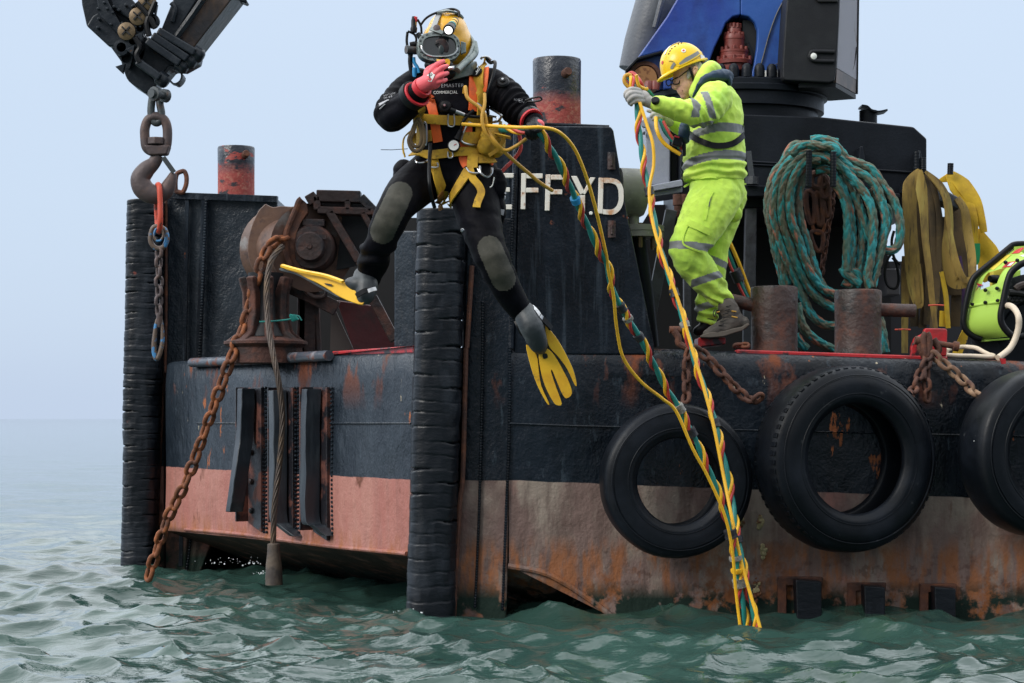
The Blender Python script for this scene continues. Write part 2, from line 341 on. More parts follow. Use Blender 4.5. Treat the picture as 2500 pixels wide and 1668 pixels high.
M['rubber'] = pm('weathered_rubber', (.0055, .0075, .011), .36, spec=.30, layers=[dict(c=(.022, .028, .038), s=5, lo=.5, hi=.7, st=(1, 1, .4), r=.5), dict(c=(.16, .04, .03), s=4, lo=.70, hi=.74, r=.8)], bump=[((7, (1, 1, 3)), .35, .008), ((26, (1, 1, 2.0)), .45, .005), (110, .4, .002)])
M['tyre'] = pm('black_tyre_rubber', (.0035, .005, .0075), .38, spec=.2, layers=[dict(c=(.009, .012, .018), s=3, lo=.45, hi=.65, r=.5), dict(c=(.08, .085, .09), s=16, lo=.66, hi=.76, a=.5, r=.7)], bump=[(14, .3, .006), (70, .35, .002)])
M['white'] = pm('white_letter_paint', (.72, .69, .62), .5, layers=[dict(c=(.50, .22, .07), s=10, lo=.52, hi=.66, a=.85), dict(c=(.28, .10, .03), s=20, lo=.63, hi=.70)], bump=[(40, .4, .003)])
M['blue'] = pm('blue_crane_paint', (.016, .048, .29), .38, layers=[dict(c=(.026, .095, .36), s=1.6, lo=.45, hi=.62, st=(1, 1, .6)), dict(c=(.013, .030, .16), s=3.5, lo=.52, hi=.66, a=.8, st=(1, 1, .5)), dict(c=(.20, .10, .07), s=14, lo=.72, hi=.76)], bump=[(14, .35, .008), (60, .35, .002)])
M['motor'] = pm('red_oxide_motor_paint', (.20, .042, .032), .45, layers=[dict(c=(.11, .025, .02), s=9, lo=.5, hi=.7)], bump=[(50, .4, .003)])
M['plastic'] = pm('dark_grey_moulded_plastic', (.014, .015, .018), .55, spec=.25, layers=[dict(c=(.022, .024, .027), s=9, lo=.45, hi=.7, a=.7)], bump=[(120, .5, .002)])
M['pale'] = pm('pale_panel', (.50, .49, .54), .45, layers=[dict(c=(.30, .22, .18), s=7, lo=.62, hi=.72)])
M['dirtyp'] = pm('dirty_brown_panel', (.13, .09, .075), .55, layers=[dict(c=(.06, .05, .05), s=5, lo=.45, hi=.6)])
M['galv'] = pm('weathered_grey_tank', (.24, .24, .21), .5, metal=0, layers=[dict(c=(.12, .125, .11), s=3, lo=.45, hi=.6), dict(c=(.42, .42, .38), s=40, lo=.62, hi=.7, a=.6)], bump=[(30, .3, .004)])
M['boom'] = pm('black_crane_boom_paint', (.010, .014, .020), .36, spec=.3, layers=[dict(c=(.022, .028, .036), s=5, lo=.45, hi=.7, r=.45), dict(c=(.09, .045, .02), s=10, lo=.66, hi=.74, r=.7)], bump=[(12, .5, .012), (60, .4, .003)])
M['boomb'] = pm('brownish_boom_underside', (.035, .026, .024), .4, layers=[dict(c=(.10, .055, .03), s=6, lo=.5, hi=.7, st=(1, 1, .4)), dict(c=(.02, .022, .028), s=4, lo=.5, hi=.62)], bump=[(18, .5, .008)])
M['brass'] = pm('dull_brass', (.16, .11, .06), .5, metal=.4, bump=[(60, .5, .003)])
M['hook'] = pm('brown_forged_hook_steel', (.075, .055, .055), .55, metal=.2, layers=[dict(c=(.12, .07, .055), s=12, lo=.5, hi=.7)], bump=[(50, .7, .003)])
M['dsteel'] = pm('dull_dark_steel', (.07, .08, .085), .5, metal=.4, layers=[dict(c=(.10, .06, .045), s=14, lo=.55, hi=.7)], bump=[(50, .5, .003)])
M['orange'] = pm('orange_red_paint', (.55, .07, .035), .55, layers=[dict(c=(.13, .05, .04), s=30, lo=.60, hi=.66)])
M['sblue'] = pm('chipped_blue_paint', (.04, .19, .40), .5, layers=[dict(c=(.11, .075, .055), s=17, lo=.43, hi=.48)])
M['wire'] = pm('greasy_wire_rope', (.07, .052, .042), .5, metal=.4, layers=[dict(c=(.14, .09, .05), s=12, lo=.5, hi=.7)], bump=[(60, .4, .002)])
M['socket'] = pm('corroded_socket', (.10, .075, .055), .7, layers=[dict(c=(.05, .04, .035), s=8, lo=.45, hi=.6)], bump=[(30, .8, .006)])
M['chrome'] = pm('stainless_steel', (.42, .43, .44), .28, metal=1)
M['alu'] = pm('weathered_alloy', (.22, .25, .24), .38, metal=.55, layers=[dict(c=(.10, .13, .12), s=20, lo=.5, hi=.66)], bump=[(60, .4, .002)])
M['fibre'] = pm('yellow_glossy_helmet', (.82, .42, .02), .28, layers=[dict(c=(.38, .15, .02), s=12, lo=.62, hi=.74)], coat=.3)
M['web'] = pm('dirty_yellow_webbing', (.56, .33, .02), .75, layers=[dict(c=(.34, .19, .02), s=11, lo=.46, hi=.66), dict(c=(.12, .08, .02), s=30, lo=.60, hi=.72, a=.7)], bump=[(160, .6, .002)])
M['web2'] = pm('stained_orange_brown_webbing', (.28, .12, .02), .8, bump=[(120, .6, .002)])
M['vest'] = pm('orange_harness_vest', (.85, .13, .015), .6, layers=[dict(c=(.5, .09, .02), s=14, lo=.5, hi=.7)])
M['neo'] = pm('black_neoprene', (.0020, .0020, .0034), .6, spec=.07, layers=[dict(c=(.0045, .0044, .0075), s=6, lo=.45, hi=.65)], bump=[(9, .5, .02), (120, .3, .001)])
M['knee'] = pm('worn_kneepad_rubber', (.030, .029, .020), .75, layers=[dict(c=(.06, .056, .042), s=10, lo=.45, hi=.65)], bump=[(120, .6, .002)])
M['grubber'] = pm('grey_fin_rubber', (.022, .027, .032), .5, layers=[dict(c=(.075, .085, .09), s=7, lo=.5, hi=.7)])
M['finy'] = pm('yellow_fin_plastic', (.95, .54, .035), .38, layers=[dict(c=(.80, .40, .03), s=7, lo=.5, hi=.7), dict(c=(.36, .24, .05), s=30, lo=.66, hi=.75)])
M['pink'] = pm('pink_rubber_glove', (.78, .11, .13), .55, layers=[dict(c=(.60, .07, .09), s=16, lo=.5, hi=.7)], bump=[(30, .4, .006)])
M['redtrim'] = pm('red_rubber_cuff', (.55, .02, .03), .5)
M['blackr'] = pm('black_rubber', (.004, .0045, .006), .42, spec=.25)
M['dark'] = pm('deep_black', (.006, .006, .007), .5)
M['glass'] = pm('dark_visor_glass', (.012, .016, .018), .08, spec=.7)
M['lamp'] = pm('lit_torch_lens', (.9, .9, .9), .2, emit=((1, 1, .97), 1.2))
M['hosey'] = pm('yellow_hose', (.92, .50, .02), .42, layers=[dict(c=(.72, .36, .03), s=14, lo=.55, hi=.7)])
M['hosem'] = pm('mustard_hose', (.56, .30, .03), .5, layers=[dict(c=(.38, .20, .03), s=14, lo=.5, hi=.7)])
M['hoset'] = pm('teal_hose', (.015, .23, .20), .42, layers=[dict(c=(.02, .16, .15), s=9, lo=.5, hi=.7)])
M['hoser'] = pm('red_hose', (.52, .05, .045), .45, layers=[dict(c=(.33, .03, .03), s=9, lo=.5, hi=.7)])
M['tape'] = pm('black_tape', (.02, .02, .026), .5, bump=[(60, .8, .004)])
M['tapes'] = pm('frayed_silver_tape', (.32, .31, .28), .5, layers=[dict(c=(.14, .13, .11), s=35, lo=.48, hi=.58)], bump=[(60, .8, .006)])
M['bluet'] = pm('blue_tape', (.03, .30, .62), .5)
M['lime'] = pm('lime_hi_vis_cloth', (.62, .86, .10), .8, layers=[dict(c=(.44, .74, .07), s=5, lo=.45, hi=.7), dict(c=(.22, .34, .07), s=7, lo=.60, hi=.76, a=.6)], bump=[(9, .5, .02), (25, .35, .006)], sheen=.2)
M['limet'] = pm('grubby_lime_trousers', (.58, .84, .09), .8, layers=[dict(c=(.36, .62, .06), s=4, lo=.45, hi=.7), dict(c=(.17, .25, .05), s=5.5, lo=.58, hi=.74, a=.65)], bump=[(8, .6, .025), (25, .35, .006)], sheen=.2)
M['refl'] = pm('grey_reflective_tape', (.20, .21, .21), .5, bump=[(30, .3, .004)])
M['hat'] = pm('yellow_hard_hat', (.85, .55, .01), .3, layers=[dict(c=(.70, .40, .01), s=9, lo=.6, hi=.75)])
M['navy'] = pm('navy_lifejacket_cloth', (.010, .035, .075), .6, bump=[(20, .5, .01)])
M['skin'] = pm('weathered_skin', (.66, .38, .29), .5, layers=[dict(c=(.55, .27, .21), s=16, lo=.5, hi=.7)], bump=[(60, .3, .003)])
M['hair'] = pm('grey_hair', (.38, .37, .35), .7, bump=[((70, (1, 1, .3)), 1, .01)])
M['glove'] = pm('grubby_white_work_glove', (.44, .42, .40), .75, layers=[dict(c=(.30, .27, .20), s=12, lo=.5, hi=.7)], bump=[(30, .5, .006)])
M['bootl'] = pm('muddy_grey_leather', (.085, .072, .060), .7, layers=[dict(c=(.05, .042, .036), s=9, lo=.45, hi=.62)], bump=[(30, .5, .006)])
M['green'] = pm('lime_green_panel', (.40, .62, .09), .45, layers=[dict(c=(.30, .44, .09), s=5, lo=.52, hi=.7), dict(c=(.10, .12, .05), s=26, lo=.68, hi=.74)])
M['stk'] = pm('red_sticker', (.55, .04, .04), .5); M['stw'] = pm('white_sticker', (.75, .76, .72), .5); M['stb'] = pm('blue_sticker_print', (.05, .12, .4), .5)
M['sty'] = pm('yellow_sticker', (.75, .6, .08), .5)
M['cream'] = pm('cream_hose', (.62, .52, .40), .5)
M['sling'] = pm('muddy_yellow_sling', (.28, .185, .042), .85, layers=[dict(c=(.12, .075, .025), s=5, lo=.45, hi=.62, st=(1, 1, .5)), dict(c=(.36, .28, .07), s=7, lo=.56, hi=.70, st=(1, 1, .3)), dict(c=(.06, .045, .02), s=60, lo=.58, hi=.66, st=(1, 1, .08), a=.8)], bump=[((120, (1, 1, .3)), .6, .003)])
M['slingb'] = pm('brown_dirty_sling', (.10, .065, .028), .85, layers=[dict(c=(.05, .035, .02), s=5, lo=.45, hi=.62), dict(c=(.17, .12, .04), s=7, lo=.58, hi=.72)], bump=[(120, .6, .003)])
M['slingy'] = pm('bright_yellow_sling', (.66, .42, .02), .75, layers=[dict(c=(.42, .25, .02), s=5, lo=.48, hi=.66), dict(c=(.16, .10, .02), s=50, lo=.60, hi=.68, st=(1, 1, .08), a=.8)])
M['slingg'] = pm('green_sling_end', (.01, .30, .10), .7); M['slingp'] = pm('purple_sling', (.07, .03, .10), .8)
M['strapm'] = pm('brushed_helmet_strap', (.34, .35, .35), .45, metal=.4)
M['foam'] = pm('sea_foam', (.82, .86, .88), .6)
def ropemat():
    m, nt, p, pos = newmat('teal_plaited_rope')
    at = _n(nt, 'ShaderNodeAttribute'); at.attribute_name = 'ropecol'
    nt.links.new(at.outputs['Color'], p.inputs['Base Color']); p.inputs['Roughness'].default_value = .8
    nt.links.new(bumps(nt, pos, [(90, .8, .004)]), p.inputs['Normal']); return m
M['rope'] = ropemat()
# ------------------------------------------------------------------ the sea
def make_water():
    rng = np.random.default_rng(11); N = 512; L = 23.0; g = 9.81
    k1 = 2*np.pi*np.fft.fftfreq(N, L/N); kx, ky = np.meshgrid(k1, k1, indexing='ij'); k = np.hypot(kx, ky); k[0, 0] = 1e-6
    def spec(V_, wd, amp, kmin, kmax):
        Lw = V_*V_/g; c = (kx*math.cos(wd)+ky*math.sin(wd))/k
        P = np.exp(-1/(k*Lw)**2)/k**4*(.25+.75*c*c)*np.exp(-(k*.022)**2)
        P[(k < kmin) | (k > kmax)] = 0
        h = (rng.normal(size=(N, N))+1j*rng.normal(size=(N, N)))*np.sqrt(P)
        f = np.fft.ifft2(h).real; return h*(amp/f.std())
    h = spec(1.5, math.radians(65), .023, .5, 200)+spec(.85, math.radians(80), .0135, 5, 200)+spec(.6, math.radians(75), .0068, 11, 200)
    lv = []
    for cell in (0, .12, .35, 1.2, 5):
        f = np.exp(-(k*cell*.55)**2); hh = h*f
        Z = np.fft.ifft2(hh).real; DX = np.fft.ifft2(1j*kx/k*hh).real; DY = np.fft.ifft2(1j*ky/k*hh).real
        lv.append((Z, DX, DY))
    def axis(lo, hi, st, g1, lim1, g2, lim2):
        a = list(np.arange(lo, hi, st)); s = st
        up = []; x = a[-1]
        while x < lim2: s *= g2; x += s; up.append(x)
        s = st; dn = []; x = a[0]
        while x > lim1: s *= g1; x -= s; dn.append(x)
        return np.array(dn[::-1]+a+up)
    X = axis(-3.3, 3.3, .030, 1.045, -6000, 1.045, 6000); Y = axis(8.6, 17, .034, 1.07, -300, 1.016, 9000)
    XX, YY = np.meshgrid(X, Y, indexing='xy')
    cx = np.gradient(X)[None, :]*np.ones_like(YY); cy = np.gradient(Y)[:, None]*np.ones_like(XX); cell = np.maximum(cx, cy)
    u = (XX/L % 1)*N; v = (YY/L % 1)*N; i0 = np.floor(u).astype(int) % N; j0 = np.floor(v).astype(int) % N; fu = u-np.floor(u); fv = v-np.floor(v); i1 = (i0+1) % N; j1 = (j0+1) % N
    def samp(A): return (A[i0, j0]*(1-fu)*(1-fv)+A[i1, j0]*fu*(1-fv)+A[i0, j1]*(1-fu)*fv+A[i1, j1]*fu*fv)
    cells = np.array([.034, .12, .35, 1.2, 5.0]); lc = np.interp(np.log(cell), np.log(cells), np.arange(5))
    D = [np.zeros_like(XX) for _ in range(3)]
    for q in range(5):
        wt = np.clip(1-np.abs(lc-q), 0, 1)
        if q == 4: wt = np.where(lc >= 4, 1, wt)
        if wt.max() <= 0: continue
        for j in range(3): D[j] += wt*samp(lv[q][j])
    lam = 1.15
    co = np.stack([XX+lam*D[1], YY+lam*D[2], D[0]], -1).reshape(-1, 3)
    # the swell is a little calmer in the lee of the hull
    nx = len(X); ny = len(Y)
    idx = np.arange(nx*ny).reshape(ny, nx); q = np.stack([idx[:-1, :-1], idx[:-1, 1:], idx[1:, 1:], idx[1:, :-1]], -1).reshape(-1, 4)
    me = bpy.data.meshes.new('water'); me.vertices.add(len(co)); me.vertices.foreach_set('co', co.ravel().astype(np.float32))
    me.loops.add(q.size); me.loops.foreach_set('vertex_index', q.ravel().astype(np.int32))
    me.polygons.add(len(q)); me.polygons.foreach_set('loop_start', np.arange(0, q.size, 4, dtype=np.int32)); me.polygons.foreach_set('loop_total', np.full(len(q), 4, dtype=np.int32))
    me.polygons.foreach_set('use_smooth', [True]*len(q)); me.update(); me.validate()
    m, nt, p, pos = newmat('sea_water')
    c, r = layered(nt, pos, (.020, .049, .041), .05, [dict(c=(.034, .076, .062), s=.8, lo=.4, hi=.7), dict(c=(.035, .070, .032), s=1.3, lo=.60, hi=.76, a=.6, st=(1, .5, 1))])
    nt.links.new(c, p.inputs['Base Color']); p.inputs['Roughness'].default_value = .03; p.inputs['IOR'].default_value = 1.333; p.inputs['Specular IOR Level'].default_value = .75
    nt.links.new(bumps(nt, pos, [((.9, (.6, 1.5, 1)), .30, .10), ((5.0, (.6, 1.5, 1)), .55, .024), ((17, (.6, 1.5, 1)), .6, .007)]), p.inputs['Normal'])
    me.materials.append(m)
    o = bpy.data.objects.new('water', me); C.objects.link(o); o['kind'] = 'structure'; return co
WCO = make_water()
def foam(name, pts, label, seed, n, spread, hgt):
    """one patch of splash: droplets and torn froth thrown up where the water slaps the steel"""
    rnd = random.Random(seed); mb = MB(); c = Vector(pts)
    for i in range(n):
        p = c+Vector((rnd.gauss(0, spread), rnd.gauss(0, spread*.3), abs(rnd.gauss(0, hgt))))
        s = rnd.uniform(.002, .007)*(1.3 if p.z-c.z < hgt*.5 else .8)
        s *= .5; mb.ball(p, (s*rnd.uniform(1, 2.2), s, s*rnd.uniform(.6, 1.6)), 6, Matrix.Rotation(rnd.uniform(0, 3), 3, 'Y'))
    o = mb.build(name, M['foam'], origin=c); tag(o, label, 'splash', kind='stuff'); return o
foam('splash', W('A', 545, 1296, 14.6), 'white droplets of spray by the bow under the bent fender planks', 1, 45, .12, .025)
foam('splash', W('A', 930, 1408, 12.1), 'white froth around the foot of the near ribbed rubber fender', 2, 50, .04, .008)
foam('splash', W('A', 605, 1318, 14.0), 'small froth around the wire rope socket at the waterline', 3, 24, .03, .01)
foam('splash', W('A', 300, 1303, 15.7), 'thin froth at the foot of the far ribbed rubber fender', 4, 36, .08, .006)

# ------------------------------------------------------------------ the barge
barge = thing('barge', 'black steel work barge with a pinkish boot top and rust streaks, carrying the crane', 'barge', (0, YH, 0))
def zdeck(x): return 1.595-.034*max(x, -.6)          # the deck edge drops slightly aft
XR = 6.5
def build_hull():
    mb = MB()
    # side plate with rounded gunwale, from the letter-plate corner aft
    x0 = W('L', 655, 1190, YH).x
    nx = 60; prof = [(0, -.16), (.004, -.11), (.016, -.065), (.04, -.028), (.075, -.006), (.12, 0), (.30, 0)]
    xs = [x0+(XR-x0)*i/nx for i in range(nx+1)]
    top = []
    for i, x in enumerate(xs):
        for (dy, dz) in prof:
            n_ = noise.noise(Vector((x*1.6, dy*3, dz*3)))*.008
            top.append(Vector((x, YH+dy+n_, zdeck(x)+dz)))
    k = len(prof); fs = []
    for i in range(nx):
        for j in range(k-1): a = i*k+j; fs.append((a, a+k, a+k+1, a+1))
    mb.add(top, fs)
    # side plate below, slightly dished between frames
    nz = 26; vs = []; bz = []
    for i, x in enumerate(xs):
        zt = zdeck(x)-.16
        zb = .285-(x-x0)*.5 if x < x0+1.3 else -.45
        zb = max(zb, -.45)
        if x > 3.0: zb = -.45
        for j in range(nz+1):
            z = zt+(zb-zt)*j/nz; dish = .010*math.sin(x*5.2)*math.sin((z)*4.0)+noise.noise(Vector((x*1.3, 3, z*1.3)))*.012
            vs.append(Vector((x, YH+(dish if 0 < j else 0), z)))
        bz.append((x, zb))
    fs = []
    for i in range(nx):
        for j in range(nz): a = i*(nz+1)+j; fs.append((a, a+nz+1, a+nz+2, a+1))
    mb.add(vs, fs)
    # bow plate
    nb = 30; zbow_top = [1.552, 1.583]; vs = []; nz = 16
    for i in range(nb+1):
        t = i/nb; p = BR.lerp(BL, t); zt = zbow_top[0]*(1-t)+zbow_top[1]*t; zk = .342*(1-t)+.305*t
        rows = [(zt, -.07), (zt-.012, -.03), (zt-.03, -.012), (zt-.17, .0)]
        for j in range(1, nz+1): rows.append((zt-.17+(zk-zt+.17)*j/nz, 0))
        for z, off in rows:
            n_ = noise.noise(Vector((p.y*1.7, 9, z*2)))*.012
            vs.append(Vector((p.x, p.y, z))+BN*(off+n_))
        # raked under-plate
        for (d, z) in ((.45, zk-.165), (.9, zk-.35), (1.8, zk-.8)): vs.append(Vector((p.x, p.y, z))-BN*d)
    k = 4+nz+3; fs = []
    for i in range(nb):
        for j in range(k-1): a = i*k+j; fs.append((a, a+k, a+k+1, a+1))
    mb.add(vs, fs)
    # side rake under the diagonal knuckle
    a = Vector((x0, YH, .285)); b = Vector((x0+1.47, YH, -.45))
    mb.add([a, b, b+V(1.5, 2.2, -.2), BR-BN*1.8+V(0, 0, -.45), BR-BN*.45+V(0, 0, .18), a+V(-.05, .5, 0)], [(0, 1, 2), (0, 2, 3), (0, 3, 4), (0, 4, 5)])
    # corner post box below the letter plate
    u = WP('L', [(385, 0), (500, 0), (650, 0)], 12.25); xa, xb, xc = u[0].x, u[1].x, u[2].x
    return mb, xa, xb, xc, x0
mb, xa, xb, xc, x0 = build_hull()
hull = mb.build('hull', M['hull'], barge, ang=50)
mb = MB()                                   # seams and weld beads are part of the plating
for pts in ([(660, 412, 12.285), (1000, 425, 12.285), (1290, 432, 12.285)],):
    mb.tube(cr(WP('L', pts, YH), 10), .006, 6)
mb.tube([W('A', 1430, 981, 12.29), W('A', 2400, 1003, 12.29)], .006, 6)
p0 = bowpt('K', 0, 480, .004); p1 = bowpt('K', 1370, 480, .004); mb.tube([p0, p1], .007, 6)
# knuckle bar along the diagonal and the bow's lower edge
mb.tube(cr([W('L', 650, 1192, YH), W('L', 860, 1235, YH), W('L', 1060, 1350, YH), W('L', 1250, 1490, YH), W('L', 1400, 1600, YH)], 6), .018, 8)
mb.tube(cr([bowpt('K', -70, 1158), bowpt('K', 300, 1190), bowpt('K', 800, 1258), bowpt('K', 1340, 1312)], 6), .014, 8)
mb.build('plate_seam', M['hull'], barge)
# deck, stern and far side close the body
mb = MB()
zt = 1.50
far = [(-.60, 12.50), (6.5, 12.5), (6.5, 19.5), (-2.0, 19.5), (-2.66, 15.95)]
mb.add([V(x, y, zdeck(x)-.03 if y < 13 else 1.50) for x, y in far], [(0, 1, 2, 3, 4)])
mb.add([V(6.5, 12.3, 1.37), V(6.5, 19.5, 1.5), V(6.5, 19.5, -.5), V(6.5, 12.3, -.5)], [(0, 1, 2, 3)])
mb.add([V(6.5, 19.5, 1.5), V(-2, 19.5, 1.5), V(-2, 19.5, -.5), V(6.5, 19.5, -.5)], [(0, 1, 2, 3)])
mb.add([V(-2, 19.5, 1.5), V(-2.66, 15.95, 1.56), V(-2.66, 15.95, -.5), V(-2, 19.5, -.5)], [(0, 1, 2, 3)])
mb.build('deck', M['inner'], barge)

def ribbed_fender(c0, c1, R, seed, nring=300, ribh=.098, gd=.008):
    """stacked slabs of cut rubber: rings of a flattened round section, each slab bulging and torn at its edge"""
    mb = MB(); n = 56; vs = []; rnd = random.Random(seed)
    tot = (c1-c0).length; bounds = [0]
    while bounds[-1] < tot: bounds.append(bounds[-1]+ribh*rnd.uniform(.75, 1.2))
    offs = [rnd.uniform(-.002, .0015) for _ in bounds]; tilt = [rnd.uniform(-.012, .012) for _ in bounds]
    out = -BN
    for i in range(nring+1):
        s = tot*i/nring; c = c0.lerp(c1, i/nring)
        for k in range(n):
            a = 2*math.pi*k/n; dx, dy = math.cos(a), math.sin(a)
            ss = s+.012*noise.noise(Vector((dx*2, dy*2, s*2+seed)))+tilt[0]*0
            j = 0
            while j < len(bounds)-2 and bounds[j+1] < ss+tilt[j]*dx: j += 1
            t = (ss+tilt[j]*dx-bounds[j])/(bounds[j+1]-bounds[j]); e = min(t, 1-t)
            groove = -gd*max(0, 1-e/.05)
            ragged = noise.noise(Vector((dx*5+seed, dy*5, s*14)))*.0035+noise.noise(Vector((dx*1.5, dy*1.5+seed, s*3)))*.006
            # torn away on the inboard edge
            tear = 0
            if dx > .55: tear = -.03*max(0, noise.noise(Vector((seed, dy*4, s*9))))*((dx-.55)/.45)
            sq = (abs(dx)**3.0+abs(dy)**3.0)**(-1/3.0)
            R2 = R*sq+offs[j]+groove+ragged+tear
            if i == 0: R2 -= .012
            vs.append(Vector((c.x+dx*R2, c.y+dy*R2*1.05, c.z)))
    fs = []
    for i in range(nring):
        for k in range(n): k2 = (k+1) % n; fs.append((i*n+k, i*n+k2, (i+1)*n+k2, (i+1)*n+k))
    fs.append(list(range(n))[::-1]); mb.add(vs, fs); return mb
tR = W('A', 1014, 481, 12.27); bR = W('A', 984, 1440, 12.27)
ribbed_fender(tR+V(0, .03, 0), bR+V(0, .03, -.3), .143, 3, 420, .078, .006).build('rubber_fender', M['rubber'], barge, ang=80)
tL = W('A', 334, 460, 15.9); bL = W('A', 319, 1310, 15.9)
ribbed_fender(tL, bL+V(0, 0, -.3), .138, 8, 520, .042, .004).build('rubber_fender', M['rubber'], barge, ang=80)

# the near corner structure: flange, corner box, letter plate
mb = MB()
def vface(f, top, bot, Y, th, b=mb): b.ext([W(f, *top[0], Y), W(f, *top[1], Y), W(f, *bot[1], Y), W(f, *bot[0], Y)], th)
# corner box (two plates each side of a weld bead), from above deck down into the water
mb.ext([W('A', 1072, 500, 12.33), W('A', 1176, 500, 12.30), W('A', 1165, 1298, 12.30), W('A', 1160, 1500, 12.30), W('A', 1040, 1500, 12.33), W('A', 1058, 960, 12.33)], .5)
mb.ext([W('A', 905, 530, 12.80), W('A', 958, 530, 12.7), W('A', 950, 830, 12.7), W('A', 905, 830, 12.8)], .3)
mb.build('corner_box', M['hull'], barge, bevel=.012)
mb = MB()
mb.tube(cr([W('L', 420, 0, 12.28), W('L', 402, 700, 12.28), W('L', 385, 860, 12.28), W('L', 352, 1480, 12.28)], 5), .015, 8)
mb.tube([W('A', 1083, 610, 12.28), W('L', 425, 0, 12.28)], .015, 8)
mb.build('rusty_flange', M['rust'], barge)
mb = MB()
for f, pts, Y in (('L', [(512, -250), (508, 250), (492, 900), (470, 1420)], 12.30), ('L', [(660, 0), (655, 500), (640, 900), (620, 1440)], 12.285), ('O', [(150, 460), (130, 900), (125, 1500)], 12.30)):
    c = resample(cr(WP(f, pts, Y), 8), .016)
    mb = MB()
    for p in c: mb.ball(p, (.010, .007, .010), 6)
    mb.build('weld_bead', M['steel'], barge)
# letter plate: a thick box plate with sloped edge
mb = MB()
lp = [W('A', 1192, 287, 12.32), W('A', 1402, 290, 12.32), W('A', 1408, 300, 12.32), W('A', 1441, 495, 12.32), W('A', 1501, 790, 12.32), W('A', 1501, 815, 12.32), W('A', 1178, 815, 12.32)]
mb.ext(lp, 1.0)
mb.ext([W('A', 1135, 287, 12.55), W('A', 1192, 287, 12.55), W('A', 1178, 815, 12.55), W('A', 1060, 815, 12.55), W('A', 1060, 500, 12.55)], .75)
o = mb.build('bow_structure', M['steel'], barge, bevel=.014)
mb = MB(); mb.tube([W('A', 1186, 300, 12.33), W('A', 1178, 560, 12.33), W('A', 1172, 800, 12.31)], .02, 8)
mb.tube([W('A', 1398, 291, 12.35), W('A', 1192, 283, 12.35)], .010, 8)
mb.build('edge_bar', M['steel'], barge)
for (a, b) in (((765, 320), (765, 440)), ((767, 755), (767, 875))):      # two welded lugs beside the letters
    pa, pb = W('O', *a, 12.30), W('O', *b, 12.30); mb = MB(); mb.tube(resample(cr([pa, pb], 12), .02), .024, 10, flat=.8); mb.tube([pa+V(0, -.02, -.03), pb+V(0, -.02, .03)], .010, 8); mb.build('welded_lug', M['rustd'], barge)
# letters
def letter(f, polys, Y):
    mb = MB()
    for pl in polys: mb.ext(WP(f, pl, Y), .022)
    return mb.build('letter', M['white'], barge, bevel=.004)
def rect(x0, y0, x1, y1): return [(x0, y0), (x1, y0), (x1, y1), (x0, y1)]
YL = 12.303
letter('O', [rect(22, 455, 50, 680), rect(50.5, 452, 146, 482), rect(50.5, 543, 118, 572), rect(50.5, 652, 138, 684)], YL)
letter('O', [[(190, 452), (222, 452), (216, 683), (186, 683)], rect(222.5, 454, 327, 486), rect(220.5, 545, 300, 576)], YL)
letter('O', [[(346, 460), (378, 460), (371, 692), (340, 692)], rect(378.5, 462, 480, 494), rect(375.5, 556, 452, 588)], YL)
letter('O', [[(508, 470), (545, 470), (596, 575), (567, 590)], [(630, 478), (664, 480), (597, 590), (582, 580)], [(566, 592), (598, 592), (596, 700), (563, 697)]], YL)
letter('O', [[(684, 480), (716, 482), (710, 712), (677, 710)]], YL)
mb = MB(); ring = []
for a, b in (((716.5, 497), (0, 0)),): pass
outer = [(716, 482), (770, 484), (812, 500), (838, 540), (843, 600), (838, 650), (815, 692), (775, 716), (711, 713)]
inner = [(711, 682), (765, 684), (795, 665), (810, 630), (812, 595), (808, 555), (793, 528), (762, 515), (716, 514)]
oo = cr(WP('O', outer, YL), 4); ii = cr(WP('O', inner, YL), 4); n = min(len(oo), len(ii))
for i in range(n-1):
    a, b, c2, d2 = oo[i], oo[i+1], ii[n-2-i], ii[n-1-i]
    mb.ext([a, b, c2, d2], .022)
dd = mb.build('letter', M['white'], barge)
mb = MB(); mb.lathe(W('O', 634, 709, 12.30), (0, -1, 0), [(.010, -.01), (.011, .012), (.008, .016)], 12); mb.build('drain_spigot', M['stw'], barge)
# posts (bollards) standing on the two bow structures
def post(f, xl, xr, yt, yb, Y, pin, key, mat='postred'):
    c = W(f, (xl+xr)/2, yb, Y); R = (W(f, xr, yb, Y).x-W(f, xl, yb, Y).x)/2; h = W(f, xl, yt, Y).z-c.z
    mb = MB(); prof = [(R, -.06), (R*.995, h*.3), (R*1.0, h*.6), (R*1.01, h-.012), (R*.98, h), (R*.90, h+.001), (R*.90, h-.05)]
    mb.lathe(c, (0, 0, 1), prof, 48)
    b = mb.build('bollard', M[mat], barge, ang=30)
    if pin:
        p = W(f, *pin, Y-R); mb = MB(); r = .028
        mb.lathe(p+V(0, .05, 0), (.35, -1, .15), [(r, 0), (r, .085), (r*.8, .10)], 14); mb.build('bollard_pin', M['rust'], b)
    return b
post('A', 1223, 1333, 137, 282, 12.75, (1292, 171), 'near')
post('A', 500, 584, 338, 448, 16.3, (558, 357), 'far')
